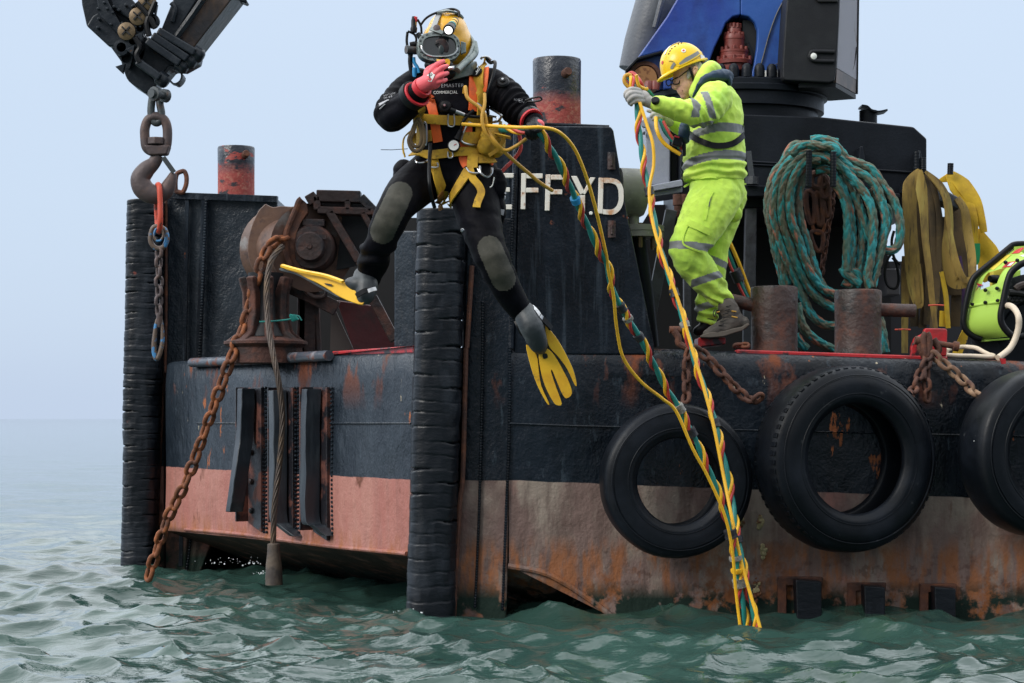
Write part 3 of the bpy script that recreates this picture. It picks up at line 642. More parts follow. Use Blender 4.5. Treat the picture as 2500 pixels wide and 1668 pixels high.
# the far corner structure
mb = MB()
mb.ext([W('A', 377, 447, 16.02), W('A', 637, 455, 15.9), W('A', 637, 830, 15.9), W('A', 462, 1310, 15.9), W('A', 440, 1500, 15.9), W('A', 330, 1500, 16.02), W('A', 345, 960, 16.02), W('A', 365, 500, 16.02)], .7)
mb.build('far_bow_structure', M['hull'], barge, bevel=.014)
mb = MB()
mb.tube(cr([W('A', 381, 450, 15.98), W('A', 380, 800, 15.98), W('A', 366, 1080, 15.98), W('A', 356, 1340, 15.98)], 5), .012, 8)
mb.build('rusty_flange', M['rust'], barge)
mb = MB()
mb.quadbar(W('A', 392, 449, 15.96), W('A', 637, 458, 15.86), .05, .05)
mb.quadbar(W('A', 470, 455, 15.93), W('A', 455, 850, 15.9), .045, .04, up=(0, 1, 0))
mb.quadbar(W('A', 430, 455, 15.95), W('A', 415, 1300, 15.9), .03, .03, up=(0, 1, 0))
for pts, Y in (([(473, 460), (456, 850), (440, 1200), (428, 1310)], 15.88),):
    for p in resample(cr(WP('A', pts, Y), 8), .022): mb.ball(p, (.012, .008, .012), 6)
mb.build('stiffener', M['steel'], barge, bevel=.006)

# bow: rail, red coaming, three bolted fender planks
mb = MB(); mb.tube(cr([bowpt('K', -30, 93, .02), bowpt('K', 300, 78, .02), bowpt('K', 845, 48, .02)], 5), .034, 14); mb.build('bow_rail', pm('worn_grey_rail_paint', (.06, .07, .09), .35, layers=[dict(c=(.16, .05, .03), s=9, lo=.5, hi=.6, r=.8), dict(c=(.20, .22, .25), s=6, lo=.56, hi=.66)], bump=[(25, .6, .006)]), barge)
mb = MB(); a = bowpt('K', 862, 50, -.06); b = bowpt('K', 1385, 22, -.06); mb.ext([a+V(0, 0, .03), b+V(0, 0, .035), b+V(0, 0, -.04), a+V(0, 0, -.04)], -BN*.10); mb.build('bow_coaming', M['red'], barge, bevel=.008)
mb = MB(); z = lambda x: zdeck(x)
for a, b, h in ((1690, 2175, .010), (1200, 1420, .012)):
    pa, pb = W('A', a, 800, 12.37), W('A', b, 800, 12.37); pa.z = zdeck(pa.x); pb.z = zdeck(pb.x)
    mb = MB(); mb.ext([pa+V(0, 0, -.02), pb+V(0, 0, -.02), pb+V(0, 0, h), pa+V(0, 0, h)], .12); mb.build('deck_coaming', M['red'], barge, bevel=.008)
mb = MB(); a, b = W('F', 505, 1385, 12.62), W('F', 725, 1440, 12.62); mb.ext([a, V(b.x, 12.62, a.z), b, V(a.x, 12.62, b.z-.02)], .28); mb.build('foot_block', M['red'], barge, bevel=.01)
def plank(xL, topw, web, br, bent, seed):
    """one fender plank: bracket plate on the bow, rubber slab standing proud of it, lower end turned in"""
    x0_, x1_, yt, yb = br
    mb = MB(); pts = [bowpt('K', x0_, yt, .03), bowpt('K', x1_, yt, .03), bowpt('K', x1_, yb, .03), bowpt('K', x0_, yb-60, .03)]
    mb.ext(pts, -BN*.04)
    # side flange of the channel
    b0 = bowpt('K', x0_+2, yt, 0); b1 = bowpt('K', x0_+2, yb-70, 0)
    mb.ext([b0, b1, b1+BN*.10, b0+BN*.10], E2*(-.018))
    o = mb.build('fender_bracket', M['rustbr'], barge, bevel=.004)
    for k in range(5):
        c = bowpt('K', (x0_*.7+x1_*.3), yt+45+k*185, .032); mb = MB(); mb.lathe(c, BN, [(.022, 0), (.020, .014), (.012, .02)], 8); mb.build('bolt', M['rustd'], o)
    mb = MB(); rings = []
    path = web
    for (x, y, off) in path:
        c = bowpt('K', x, y, off); rings.append(c)
    rings = cr(rings, 8); n = len(rings); vs = []; fs = []
    for i, c in enumerate(rings):
        j = noise.noise(Vector((seed, i*.23, 1)))*.007; jj = noise.noise(Vector((seed, i*.31, 5)))*.007
        w_, d_ = .080+j, .10
        vs += [c, c-E2*w_+BN*jj, c-E2*w_-BN*d_, c-BN*d_]
    for i in range(n-1):
        for k in range(4): k2 = (k+1) % 4; fs.append((i*4+k, i*4+k2, i*4+4+k2, i*4+4+k))
    fs.append((3, 2, 1, 0)); fs.append(tuple(range(4*n-4, 4*n)))
    mb.add(vs, fs); s = mb.build('fender_plank', M['plank'], o, bevel=.008)
    return o
M['rustbr'] = pm('rusty_black_bracket', (.012, .012, .016), .4, layers=[dict(c=(.12, .04, .028), s=6, lo=.50, hi=.60, r=.7)], bump=[(30, .7, .006)])
M['plank'] = pm('worn_black_timber_rubber', (.018, .024, .032), .38, layers=[dict(c=(.06, .072, .085), s=6, lo=.46, hi=.66, st=(1, 1, .2), r=.5)], bump=[((14, (1, 1, .2)), .6, .010)])
plank(255, 37, [(258, 258, .14), (256, 400, .145), (248, 560, .15), (222, 760, .19), (196, 950, .21), (182, 1045, .21)], (328, 410, 252, 1175), 1, 1)
plank(455, 40, [(455, 270, .14), (460, 500, .14), (460, 800, .14), (462, 1080, .14), (500, 1130, .11), (590, 1200, .06)], (535, 612, 252, 1180), 0, 2)
plank(672, 40, [(672, 262, .14), (664, 420, .145), (662, 700, .14), (664, 1085, .14), (715, 1130, .11), (790, 1195, .06)], (740, 830, 250, 1230), 0, 3)
for x in (422, 440, 628, 645, 832, 860):
    mb = MB()
    for p in resample([bowpt('K', x, 255, .01), bowpt('K', x+6, 1180, .01)], .028): mb.ball(p, .010, 6)
    mb.build('weld_bead', M['steel'], barge)

# rubber pads at the waterline of the side, in rusty frames
for (xf, xl, xr, yt, yb) in ((940, 1040, 1190, 385, 700), (1340, 1432, 1555, 418, 700), (1755, 1835, 1960, 425, 700)):
    mb = MB(); a = W('Q', xf, yt-12, 12.27); b = W('Q', xr+5, yb, 12.27)
    mb.ext([a, V(b.x, 12.27, a.z), V(b.x, 12.27, a.z-.05), V(a.x+.05, 12.27, a.z-.05), V(a.x+.05, 12.27, b.z), V(a.x, 12.27, b.z)], .06)
    o = mb.build('pad_frame', M['rust'], barge, bevel=.006)
    mb = MB(); a = W('Q', xl, yt+4, 12.16); b = W('Q', xr, yb, 12.16)
    mb.ext([a, V(b.x, 12.16, a.z-.01), b, V(a.x+.01, 12.16, b.z)], .13); mb.build('rubber_pad', M['rubber'], o, bevel=.01)
rnd = random.Random(4)                        # patches of barnacle and torn weld beside the hoses
M['crust'] = pm('pale_crust', (.36, .30, .16), .8, layers=[dict(c=(.14, .05, .02), s=14, lo=.48, hi=.56)], bump=[(60, .6, .004)])
for (x, y, s) in ((855, 235, 26), (815, 450, 36), (835, 60, 22), (728, 60, 14)):
    mb = MB()
    for k in range(26):
        p = W('Q', x+rnd.gauss(0, s*.28), y+rnd.gauss(0, s*.75), 12.26); mb.ball(p, rnd.uniform(.006, .016), 6)
    mb.build('barnacle_crust', M['crust'], barge)

# twin deck bollards aft
def dbollard(xl, xr, yt, yb, pin):
    Y = 12.72; c = W('H', (xl+xr)/2, yb, Y); R = (W('H', xr, yb, Y).x-W('H', xl, yb, Y).x)/2; h = W('H', xl, yt, Y).z-c.z
    mb = MB(); mb.lathe(c, (0, 0, 1), [(R*1.02, -.10), (R*1.02, .02), (R, .03), (R*1.0, h*.6), (R*1.02, h-.02), (R*.985, h-.004), (R*.9, h)], 56)
    b = mb.build('bollard', M['boll'], barge, ang=30)
    a, e = W('H', *pin[0], Y), W('H', *pin[1], Y); mb = MB(); d = (e-a).normalized(); mb.lathe(a, d, [(.042, 0), (.041, (e-a).length-.006), (.034, (e-a).length)], 18); mb.build('bollard_pin', M['boll'], b)
dbollard(88, 383, 1045, 1470, ((110, 1165), (-98, 1120)))
dbollard(622, 918, 1067, 1480, ((880, 1192), (1138, 1200)))
# red lug that holds the tyre chains, and a smaller rusty one
mb = MB(); mb.ext(WP('R', [(262, 1128), (490, 1130), (508, 1150), (500, 1430), (110, 1430), (112, 1330), (150, 1230), (245, 1180)], 12.40), .05)
mb.build('chain_lug', M['red'], barge, bevel=.01)
mb = MB(); mb.tube(cr(WP('M', [(640, 20), (668, 60), (672, 100), (720, 128)], 12.28), 6), .020, 8); mb.lathe(W('M', 612, 14, 12.30), (1, 0, 0), [(.022, 0), (.022, .10)], 10)
mb.build('chain_lug', M['rust'], barge)
mb = MB(); mb.ext(WP('R', [(1085, 1455), (1145, 1460), (1145, 1515), (1110, 1520)], 12.295), .03); mb.build('red_tab', M['red'], barge)

# black backing sheets, aft and forward, added for the darkness behind the machinery
mb = MB()
mb.ext(WP('A', [(1500, 470), (2035, 470), (2035, 560), (2045, 640), (2045, 820), (1445, 820), (1445, 560)], 15.2), .1)
mb.build('platform_shade_sheet', M['dark'], barge)
mb = MB(); mb.ext(WP('A', [(2030, 600), (2240, 600), (2240, 830), (2030, 830)], 15.4), .1); mb.build('hatch_coaming', pm('grey_dirty_hatch', (.03, .03, .035), .6), barge)
mb = MB(); mb.ext(WP('A', [(636, 560), (845, 560), (865, 500), (960, 500), (950, 840), (560, 840), (560, 700)], 15.6), .1); mb.build('fore_shade_sheet', M['dark'], barge)
# ------------------------------------------------------------------ bow roller and rusty windlass gear
YR = 14.2
mb = None
roller = thing('bow_roller', 'big rusty anchor roller with curved cheek plates behind the bow bulwark', 'bow roller', W('I', 640, 1400, YR))
mb = MB()     # outer cheek, worn brown
mb.ext(cr(WP('I', [(340, 165), (405, 195), (470, 185), (560, 190), (625, 195), (600, 330), (560, 450), (540, 600), (560, 690), (420, 760), (300, 790), (245, 745), (205, 660), (188, 560), (200, 440), (235, 320), (285, 220)], YR+.25), 3), .05)
mb.build('cheek_plate', M['brown'], roller, bevel=.012)
mb = MB(); c0 = W('I', 470, 560, YR+.5); c1 = W('I', 740, 540, YR-.1); ax = (c1-c0); L_ = ax.length
mb.lathe(c0, ax, [(.30, 0), (.24, L_*.2), (.20, L_*.5), (.24, L_*.8), (.30, L_)], 36); mb.build('roller', M['brown'], roller)
mb = MB()     # inner flange: a crescent with thick rolled edge
cres = WP('I', [(650, 125), (690, 160), (700, 240), (640, 330), (600, 430), (590, 540), (600, 640), (640, 700), (700, 720), (560, 700), (530, 620), (512, 520), (520, 420), (555, 320), (600, 220), (625, 150)], YR-.2)
mb.ext(cres, .10); mb.tube(cr([cres[i] for i in (0, 15, 14, 13, 12, 11, 10, 9)], 5), .022, 8)
mb.build('cheek_plate', M['rust'], roller, bevel=.01)
mb = MB()     # frame box with open panels
top = [(700, 150), (775, 100), (1150, 112), (1300, 262)]
fr_ = [(780, 103), (1155, 113), (1310, 275), (1330, 480), (1130, 690), (900, 740), (700, 720), (600, 640), (600, 430), (660, 260)]
mb.ext(WP('I', fr_, YR-.02), .04); mb.build('side_plate', M['inner'], roller)
mb = MB()
for a, b, w_ in (((700, 150), (780, 104), .07), ((780, 104), (1155, 113), .08), ((1155, 113), (1305, 270), .06), ((790, 225), (1250, 238), .05), ((1045, 130), (1045, 230), .04), ((780, 104), (790, 225), .05),
                 ((890, 235), (1140, 660), .055), ((1170, 240), (1260, 400), .04), ((1140, 660), (1200, 760), .05), ((660, 330), (850, 335), .05)):
    mb.quadbar(W('I', *a, YR-.12), W('I', *b, YR-.12), w_, .12, up=(0, 1, 0))
mb.build('frame', M['rust2'] if 'rust2' in M else M['rustd'], roller, bevel=.008)
mb = MB(); c = W('I', 745, 545, YR-.12); mb.lathe(c, (-.05, -1, .0), [(.155, -.1), (.155, .06), (.14, .08), (.10, .08), (.10, .14), (.09, .155), (.02, .155), (.015, .165)], 40); mb.build('shaft_end', M['rustd'], roller)
mb = MB(); mb.quadbar(W('I', 640, 445, YR-.25), W('I', 860, 450, YR-.25), .035, .03); mb.build('keeper_bar', M['rustd'], roller)
mb = MB()
mb.ext(WP('I', [(940, 985), (1250, 1030), (1445, 1350), (1445, 1460), (1110, 1460)], YR+.35), .1); mb.build('red_plate', M['redd'], roller, bevel=.01)
mb = MB(); mb.ext(WP('I', [(900, 1080), (940, 1080), (1110, 1450), (890, 1450)], YR+.5), .06); mb.build('grey_plate', pm('brown_grey_plate', (.05, .04, .038), .6), roller)
mb = MB()
for a, b, w_ in (((700, 760), (690, 1440), .13), ((1250, 960), (1445, 1330), .07), ((660, 960), (655, 1440), .05), ((780, 1000), (800, 1440), .03)):
    mb = MB(); mb.quadbar(W('I', *a, YR+.1), W('I', *b, YR+.1), w_, .08, up=(0, 1, 0)); mb.build('upright', M['rustd'], roller, bevel=.008)
mb = MB(); mb.quadbar(W('I', 360, 790, YR), W('I', 690, 930, YR), .07, .1); mb.quadbar(W('I', 690, 930, YR), W('I', 950, 1060, YR), .08, .1)
for q in range(2): mb.tube(cr(WP('I', [(660, 800), (680, 900), (760, 960), (840, 950), (855, 900)], YR-.08*q), 5), .018, 8)
mb.build('tie_bar', M['rustd'], roller, bevel=.006)
# capstan with whelps, under the roller
M['caprust'] = pm('dark_red_rust', (.06, .024, .018), .8, layers=[dict(c=(.12, .042, .026), s=12, lo=.48, hi=.66), dict(c=(.02, .014, .014), s=6, lo=.5, hi=.62)], bump=[(45, .8, .008), (12, .5, .015)])
cap = thing('capstan', 'rusty iron capstan with flared ribs standing on the bow deck below the roller', 'capstan', W('I', 350, 1450, 14.0))
YC = 14.0; cb = W('I', 345, 1460, YC)
mb = MB(); k = YC/5100/3.484; q9 = .86
mb.lathe(cb+V(0, 0, -.05), (0, 0, 1), [(.25, 0), (.245, .04+80*k), (.28, .06+85*k), (.28, .075+88*k), (.20, .09+105*k)], 32); mb.build('base', M['caprust'], cap)
mb = MB(); mb.lathe(cb+V(0, 0, .05), (0, 0, 1), [(.17, 100*k), (.11, 230*k), (.10, 500*k), (.12, 640*k)], 24); mb.build('barrel', M['inner'], cap)
for i in range(8):
    a = math.pi*2*i/8+.25; dr = V(math.cos(a), math.sin(a), 0); tg = V(-dr.y, dr.x, 0)
    pr = [(.30, .09), (.20, .16), (.165, .28), (.17, .42), (.20, .52), (.15, .53), (.10, .42), (.08, .2), (.08, .09)]
    mb = MB(); mb.ext([cb+dr*r_*.92+V(0, 0, z_)-tg*.03 for r_, z_ in pr], tg*.06); mb.build('whelp', M['caprust'], cap, bevel=.012)
mb = MB(); mb.tube(cr(WP('I', [(290, 1170), (400, 1165), (540, 1150), (580, 1130), (620, 1120), (650, 1160)], 13.75), 6), .006, 6)
for q in range(5): mb.tube(cr(WP('I', [(550+q*12, 1110), (580+q*8, 1125+q*4), (600+q*6, 1150), (570+q*9, 1160-q*6)], 13.75-.01*q), 4, closed=True), .006, 6, closed=True)
tag(mb.build('cord', M['hoset'], None, origin=W('I', 600, 1140, 13.75)), 'thin turquoise cord knotted round the rusty capstan', 'cord')

# ------------------------------------------------------------------ chains
def link_mesh(pitch, r, name, mat, width=None):
    mb = MB(); wd = width or r*3.3; hl = pitch/2+r; rr = wd/2; st = max(hl-rr, .001); pts = []
    hl = (pitch+2*r)/2-r; cy = wd/2-r*.0
    cy = wd/2-r; cy = max(cy, r*1.05); st = max(hl-cy, 0)
    for k in range(9): a = -math.pi/2+math.pi*k/8; pts.append(V(st+cy*math.cos(a), cy*math.sin(a), 0))
    for k in range(9): a = math.pi/2+math.pi*k/8; pts.append(V(-st+cy*math.cos(a), cy*math.sin(a), 0))
    mb.tube(pts, r, 9, closed=True, up=(0, 0, 1)); me = bpy.data.meshes.new(name); me.from_pydata([tuple(v) for v in mb.v], [], mb.f); me.materials.append(mat)
    me.polygons.foreach_set('use_smooth', [True]*len(me.polygons)); me.validate(); return me
def chain(label, pts, pitch, r, mat, name='chain', group=None, seed=0, width=None, roll0=.72):
    rnd = random.Random(seed); path = resample(cr(pts, 10), pitch); root = thing(name, label, 'chain', path[0], group); me = link_mesh(pitch, r, 'chain_link', mat, width)
    for i in range(len(path)-1):
        a, b = path[i], path[i+1]; t = (b-a).normalized(); up = V(0, -1, 0); up = (up-t*up.dot(t)); up = up.normalized() if up.length > .1 else t.orthogonal().normalized(); s = up.cross(t)
        ang = (roll0 if i % 2 else roll0+math.pi/2)+rnd.uniform(-.22, .22)
        n2 = up*math.cos(ang)+s*math.sin(ang); s2 = n2.cross(t)
        m = Matrix((t, s2, n2)).transposed().to_4x4(); m.translation = (a+b)/2-path[0]
        o = bpy.data.objects.new('link', me); C.objects.link(o); o.parent = root; o.matrix_local = m
    return root
chain('long orange rusty chain running from the bow roller down into the sea', WP('A', [(655, 545, 14.0), (635, 552, 13.9), (610, 575, 13.9), (590, 640, 13.9), (565, 730, 13.9), (520, 850, 13.8), (470, 990, 13.9), (425, 1110, 14.0), (385, 1190, 14.1), (345, 1310, 14.2), (338, 1335, 14.2)], 13.9), .092, .0165, M['rusto'], seed=1, width=.092)
# chain with hook under the crane hook
YK = 13.0
chain('short rusty chain with a blue hook hanging below the orange link', WP('J', [(170, 245), (168, 300), (170, 400), (168, 470), (172, 520)], YK), .060, .0115, M['hook'], name='lifting_chain', seed=2, width=.064)
ch = [o for o in C.objects if o.name.startswith('lifting_chain')][0]
mb = MB(); mb.tube(cr(WP('J', [(168, 505), (160, 530), (153, 580), (150, 630), (158, 668), (170, 655), (182, 610), (183, 560), (178, 515)], YK), 5), [.008+.008*math.sin(math.pi*i/40) for i in range(41)], 10); mb.build('blue_hook', M['sblue'], ch)
mb = MB(); mb.lathe(W('J', 171, 505, YK), (0, 0, -1), [(.018, -.02), (.020, .03), (.012, .07)], 12); mb.build('hook_eye', M['hook'], ch)
mb = MB()
mb.tube(cr(WP('J', [(150, 165), (138, 195), (140, 225), (160, 245), (185, 242), (200, 215), (195, 180), (178, 165)], YK), 4, closed=True), .016, 10, closed=True)
mb.tube(cr(WP('J', [(160, 170), (150, 195), (158, 215), (175, 215), (186, 195), (178, 172)], YK-.03), 4, closed=True), .007, 8, closed=True)
mb.build('blue_shackle', M['sblue'], ch)
mb = MB(); a, b = W('B', 616, 1185, YK), W('B', 622, 1480, YK); pts = [a+V(-.02*math.cos(t)*1, .0, 0) for t in (0,)]
k = YK/5100/2.6133
loop = [W('B', 616-14, 1215, YK+.05), W('B', 616, 1178, YK), W('B', 625, 1200, YK-.05), W('B', 630, 1300, YK-.06), W('B', 630, 1420, YK-.06), W('B', 622, 1478, YK), W('B', 612, 1420, YK+.05), W('B', 606, 1300, YK+.05)]
mb.tube(cr(loop, 5, closed=True), .017, 10, closed=True)
tag(mb.build('lifting_link', M['orange'], None, origin=a), 'long narrow orange link hanging in the bowl of the rusty crane hook', 'lifting link')
# swivel hook
YB = 13.0
hk = thing('crane_hook', 'brown forged swivel hook with safety latch hanging from the crane tip', 'crane hook', W('B', 605, 740, YB))
mb = MB(); mb.tube(cr(WP('B', [(605, 745), (655, 765), (675, 820), (675, 900), (665, 940), (640, 965), (605, 972), (565, 962), (540, 935), (533, 880), (533, 820), (555, 765)], YB), 5, closed=True), .030*1.0, 12, closed=True)
mb.ext(WP('B', [(525, 925), (690, 925), (670, 985), (555, 990)], YB-.045), .09); mb.build('swivel_eye', M['hook'], hk, bevel=.01)
mb = MB(); mb.lathe(W('B', 606, 925, YB), (0, 0, 1), [(.075/1.6*1.3, 0), (.075/1.6*1.3, 45*YB/5100/2.6133)], 8); mb.build('swivel_nut', M['hook'], hk, bevel=.006)
mb = MB()
cl = [(615, 990), (590, 1040), (540, 1085), (505, 1140), (520, 1200), (565, 1235), (620, 1240), (665, 1215), (695, 1160), (715, 1105)]
rad = [.038, .042, .055, .062, .066, .064, .058, .052, .038, .020]
cc = cr(WP('B', cl, YB), 6); rr = [rad[min(int(i/6), 9)]*(1-(i % 6)/6)+rad[min(int(i/6)+1, 9)]*((i % 6)/6) for i in range(len(cc))]
mb.tube(cc, rr, 14, up=(0, 1, 0), flat=.8); mb.build('hook_body', M['hook'], hk)
mb = MB(); mb.quadbar(W('B', 650, 1005, YB-.03), W('B', 718, 1100, YB-.02), .03, .012, up=(0, 1, 0)); mb.quadbar(W('B', 650, 1005, YB+.03), W('B', 718, 1100, YB+.02), .03, .012, up=(0, 1, 0)); mb.build('safety_latch', M['dsteel'], hk)
mb = MB(); mb.tube(cr(WP('B', [(765, 1095), (738, 1110), (728, 1150), (730, 1215), (748, 1225), (775, 1225), (795, 1180), (798, 1130), (785, 1095)], 15.9), 5, closed=True), .018, 8, closed=True)
tag(mb.build('ring', M['rust'], None, origin=W('B', 760, 1220, 15.9)), 'plain rusty steel ring standing on top of the far bow structure behind the crane hook', 'ring')
mb = MB()     # bow shackle
sh = thing('shackle', 'grey bow shackle joining the crane tip to the swivel hook', 'shackle', W('B', 605, 580, YB))
mb.tube(cr(WP('B', [(585, 600), (575, 660), (572, 720), (585, 770), (608, 785), (632, 765), (638, 720), (628, 660), (632, 600)], YB), 5), .024, 10); mb.build('bow', M['dsteel'], sh)
mb = MB(); mb.lathe(W('B', 570, 595, YB-.13), (.55, .83, 0), [(.028, 0), (.028, .02), (.045, .022), (.045, .05), (.024, .055), (.024, .11), (.042, .11), (.042, .14), (.03, .15)], 14); mb.build('pin', M['dsteel'], sh)
# wire rope with socket
wr = thing('wire_rope', 'greasy wire rope hanging from the bow roller with a cast socket at the water', 'wire rope', W('A', 640, 560, 13.75))
path = resample(cr(WP('A', [(648, 565, 13.9), (622, 600, 13.8), (612, 660, 13.75), (614, 730, 13.7), (624, 800, 13.6), (640, 880, 13.55), (648, 960, 13.55), (642, 1060, 13.55), (630, 1160, 13.55), (627, 1250, 13.55)], 13.6), 12), .012)
mb = MB(); fr_ = frames(path)
for s_ in range(6):
    pts = [p+(f[1]*math.cos(i*.18+s_*math.pi/3)+f[2]*math.sin(i*.18+s_*math.pi/3))*.0125 for i, (p, f) in enumerate(zip(path, fr_))]
    mb.tube(pts, .0078, 6)
mb.build('strands', M['wire'], wr)
mb = MB(); t_ = W('A', 628, 1247, 13.55); mb.lathe(t_, (.01, 0, -1), [(.030, -.0), (.040, .005), (.042, .06), (.052, .14), (.056, .22), (.056, .27)], 20); mb.build('socket', M['socket'], wr)

# ------------------------------------------------------------------ crane tip top left
boom = thing('crane_boom_tip', 'black knuckle boom tip of a crane reaching down from the upper left', 'crane boom', W('B', 500, 300, 13.2))
def bp(pts, Y, th, m='boom', name='boom_plate', bev=.01, n=0):
    mb = MB(); q = WP('B', pts, Y); q = cr(q, n, closed=True) if n else q; mb.ext(q, th); return mb.build(name, M[m], boom, bevel=bev)
bp([(60, -900), (-40, -1500), (300, -1500), (330, -60), (470, 130), (560, 260), (520, 400), (400, 420), (310, 295), (160, 165), (130, 30), (110, -200)], 13.05, .35, name='knuckle_housing')
bp([(200, 100), (235, 80), (400, 250), (370, 300), (300, 295), (160, 165)], 12.98, .06, name='cover_plate')
bp([(215, -60), (260, -60), (400, 190), (390, 250), (240, 95)], 12.95, .09, name='cover_plate')
bp([(300, -60), (400, -60), (500, 50), (480, 150), (330, 60)], 12.98, .06, name='cover_plate')
bp([(380, 370), (430, 330), (470, 380), (600, 520), (590, 560), (540, 595), (500, 570), (430, 520), (400, 460)], 13.08, .22, name='tip_lug', n=3)
bp([(560, 250), (640, 200), (860, 330), (850, 375), (760, 425), (690, 420), (640, 480), (520, 430), (470, 380)], 13.05, .3, name='cylinder_collar')
for i, (a, b) in enumerate((((625, 205), (862, 345)), ((590, 235), (815, 385)), ((553, 268), (765, 415)), ((490, 400), (640, 505)))):
    mb = MB(); pa, pb = W('B', *a, 12.98), W('B', *b, 12.98); mb.quadbar(pa, pb, .05, .14, up=(0, 1, 0)); mb.lathe(pb, (pb-pa).normalized(), [(.05, -.03), (.05, .03), (.03, .05)], 8); mb.build('collar_ring', M['boom'], boom, bevel=.012)
bp([(630, 200), (735, -60), (1500, -1300), (1680, -1300), (900, -60), (715, 245)], 13.02, .42, name='boom_flange', m='boom')
bp([(700, 240), (930, -60), (1700, -1300), (2030, -1300), (1130, -60), (830, 322), (800, 300)], 13.06, .36, name='boom_section', m='boomb')
bp([(1130, 0), (1180, 0), (1187, 12), (1175, 22), (1140, 8)], 13.2, .1, name='boom_lug')
mb = MB(); mb.tube(cr(WP('B', [(735, 235), (840, 90), (940, -60)], 13.0), 3), .022, 6); mb.tube(cr(WP('B', [(700, 20), (725, 60), (705, 140)], 13.0), 3), .016, 6); mb.build('boom_edge', M['boom'], boom)
mb = MB()                                   # eye lug with a real hole
out_ = [(700, 420), (775, 480), (735, 540), (690, 505), (650, 480), (670, 440)]; cx_, cy_ = 716, 485
ring_o = cr(WP('B', out_, 13.05), 4, closed=True); n = len(ring_o); ce = W('B', cx_, cy_, 13.05)
inn = [ce+(p-ce).normalized()*.045 for p in ring_o]
for i in range(n): j = (i+1) % n; mb.ext([ring_o[i], ring_o[j], inn[j], inn[i]], .12)
mb.build('eye_lug', M['boom'], boom)
mb = MB(); out_ = [(400, 300), (470, 290), (450, 380), (430, 440), (395, 410), (375, 360)]; ring_o = cr(WP('B', out_, 13.0), 4, closed=True); ce = W('B', 414, 372, 13.0); inn = [ce+(p-ce).normalized()*.03 for p in ring_o]; n = len(ring_o)
for i in range(n): j = (i+1) % n; mb.ext([ring_o[i], ring_o[j], inn[j], inn[i]], .05)
mb.build('eye_lug', M['boom'], boom)
for tri in ([(342, 425), (405, 405), (390, 470)], [(465, 225), (522, 205), (510, 272)], [(405, 315), (468, 288), (455, 350)], [(555, 45), (612, 25), (600, 95)]): bp(tri, 12.93, .04, name='bracket_tab', bev=.003)
for (x, y) in ((545, 12), (488, 105), (415, 200)):
    mb = MB(); c = W('B', x, y, 12.93); mb.lathe(c+V(0, .04, 0), (0, -1, 0), [(.055, 0), (.055, .045), (.035, .055)], 20)
    mb2 = MB(); mb.build('brass_plug', M['brass'], boom)
    for a in (.8, 2.37): mb2.quadbar(c+V(math.cos(a)*.035, -.02, math.sin(a)*.035), c-V(math.cos(a)*.035, .02, math.sin(a)*.035), .010, .008, up=(0, 1, 0))
    mb2.build('plug_slot', M['dark'], boom)
for (x, y, r) in ((500, 178, .04), (455, 258, .045), (380, 300, .05), (575, 130, .045)):
    mb = MB(); c = W('B', x, y, 12.94); mb.lathe(c+V(0, .05, 0), (0, -1, 0), [(r, 0), (r, .04), (r*.6, .042), (r*.55, .0)], 18); mb.build('pin_boss', M['boom'], boom)
rnd = random.Random(5); mb = MB()
for k in range(26):
    x = rnd.uniform(230, 520); y = rnd.uniform(0, 260)
    if x > 150+y*.2 and y < 40+x*.6: mb = MB(); mb.lathe(W('B', x, y, 12.94), (0, -1, 0), [(.009, -.06), (.009, .006), (.005, .009)], 6); mb.build('bolt', M['boom'], boom)
mb = MB()                                   # cooling hoses threaded through the tip
for pts in ([(480, 20), (520, 60), (560, 110), (600, 180)], [(600, 10), (570, 80), (545, 150), (560, 230)], [(470, 240), (500, 300), (480, 350), (500, 400)]): mb.tube(cr(WP('B', pts, 12.92), 5), .018, 8)
mb.build('hydraulic_hose', M['blackr'], boom)

# ------------------------------------------------------------------ deck crane on the right
crane = thing('deck_crane', 'blue and black deck crane with a red slewing motor on its round turntable', 'crane', W('A', 1800, 800, 14.4))
def cp(f, pts, Y, th, m, name, bev=.012, parent=None, n=0):
    mb = MB(); q = WP(f, pts, Y); q = cr(q, n, closed=True) if n else q; mb.ext(q, th); return mb.build(name, M[m], parent or crane, bevel=bev)
cp('A', [(1560, 264), (1700, 262), (1880, 268), (2097, 291), (2127, 318), (2127, 478), (1560, 478)], 13.85, 1.5, 'steel2', 'base_box')
mb = MB(); mb.tube([W('G', 975, 1160, 13.84), W('G', 1400, 1185, 13.84), W('G', 2180, 1240, 13.84)], .008, 6); mb.tube([W('H', 0, 262, 13.84), W('H', 1200, 320, 13.84)], .006, 6); mb.build('weld_seam', M['steel2'], crane)
for a, b in (((1760, 1050), (1800, 1150)), ((2175, 1080), (2215, 1230))):
    mb = MB(); mb.ext(WP('G', [(a[0], a[1]), (a[0]+22, a[1]), (b[0], b[1]), (a[0]-5, b[1])], 13.7), .15); mb.build('gusset', M['steel2'], crane, bevel=.006)
cp('G', [(222, 840), (405, 800), (400, 1330), (225, 1330)], 13.95, .35, 'grey', 'front_leg')
cp('G', [(400, 800), (480, 790), (480, 1330), (400, 1330)], 14.05, .35, 'steel2', 'front_leg_web')
cp('G', [(185, 870), (222, 850), (225, 915), (200, 908)], 13.9, .05, 'grey', 'limit_tab', .004)
cp('G', [(205, 945), (222, 940), (222, 962), (205, 960)], 13.9, .05, 'grey2', 'limit_tab', .003)
mb = MB(); mb.ext(WP('G', [(262, 1330), (478, 1288), (490, 1298), (490, 1335), (262, 1375)], 13.80), .4); mb.ext(WP('G', [(258, 1378), (488, 1337), (488, 1380), (262, 1415)], 13.84), .4); mb.build('foot_plate', M['grey'], crane, bevel=.006)
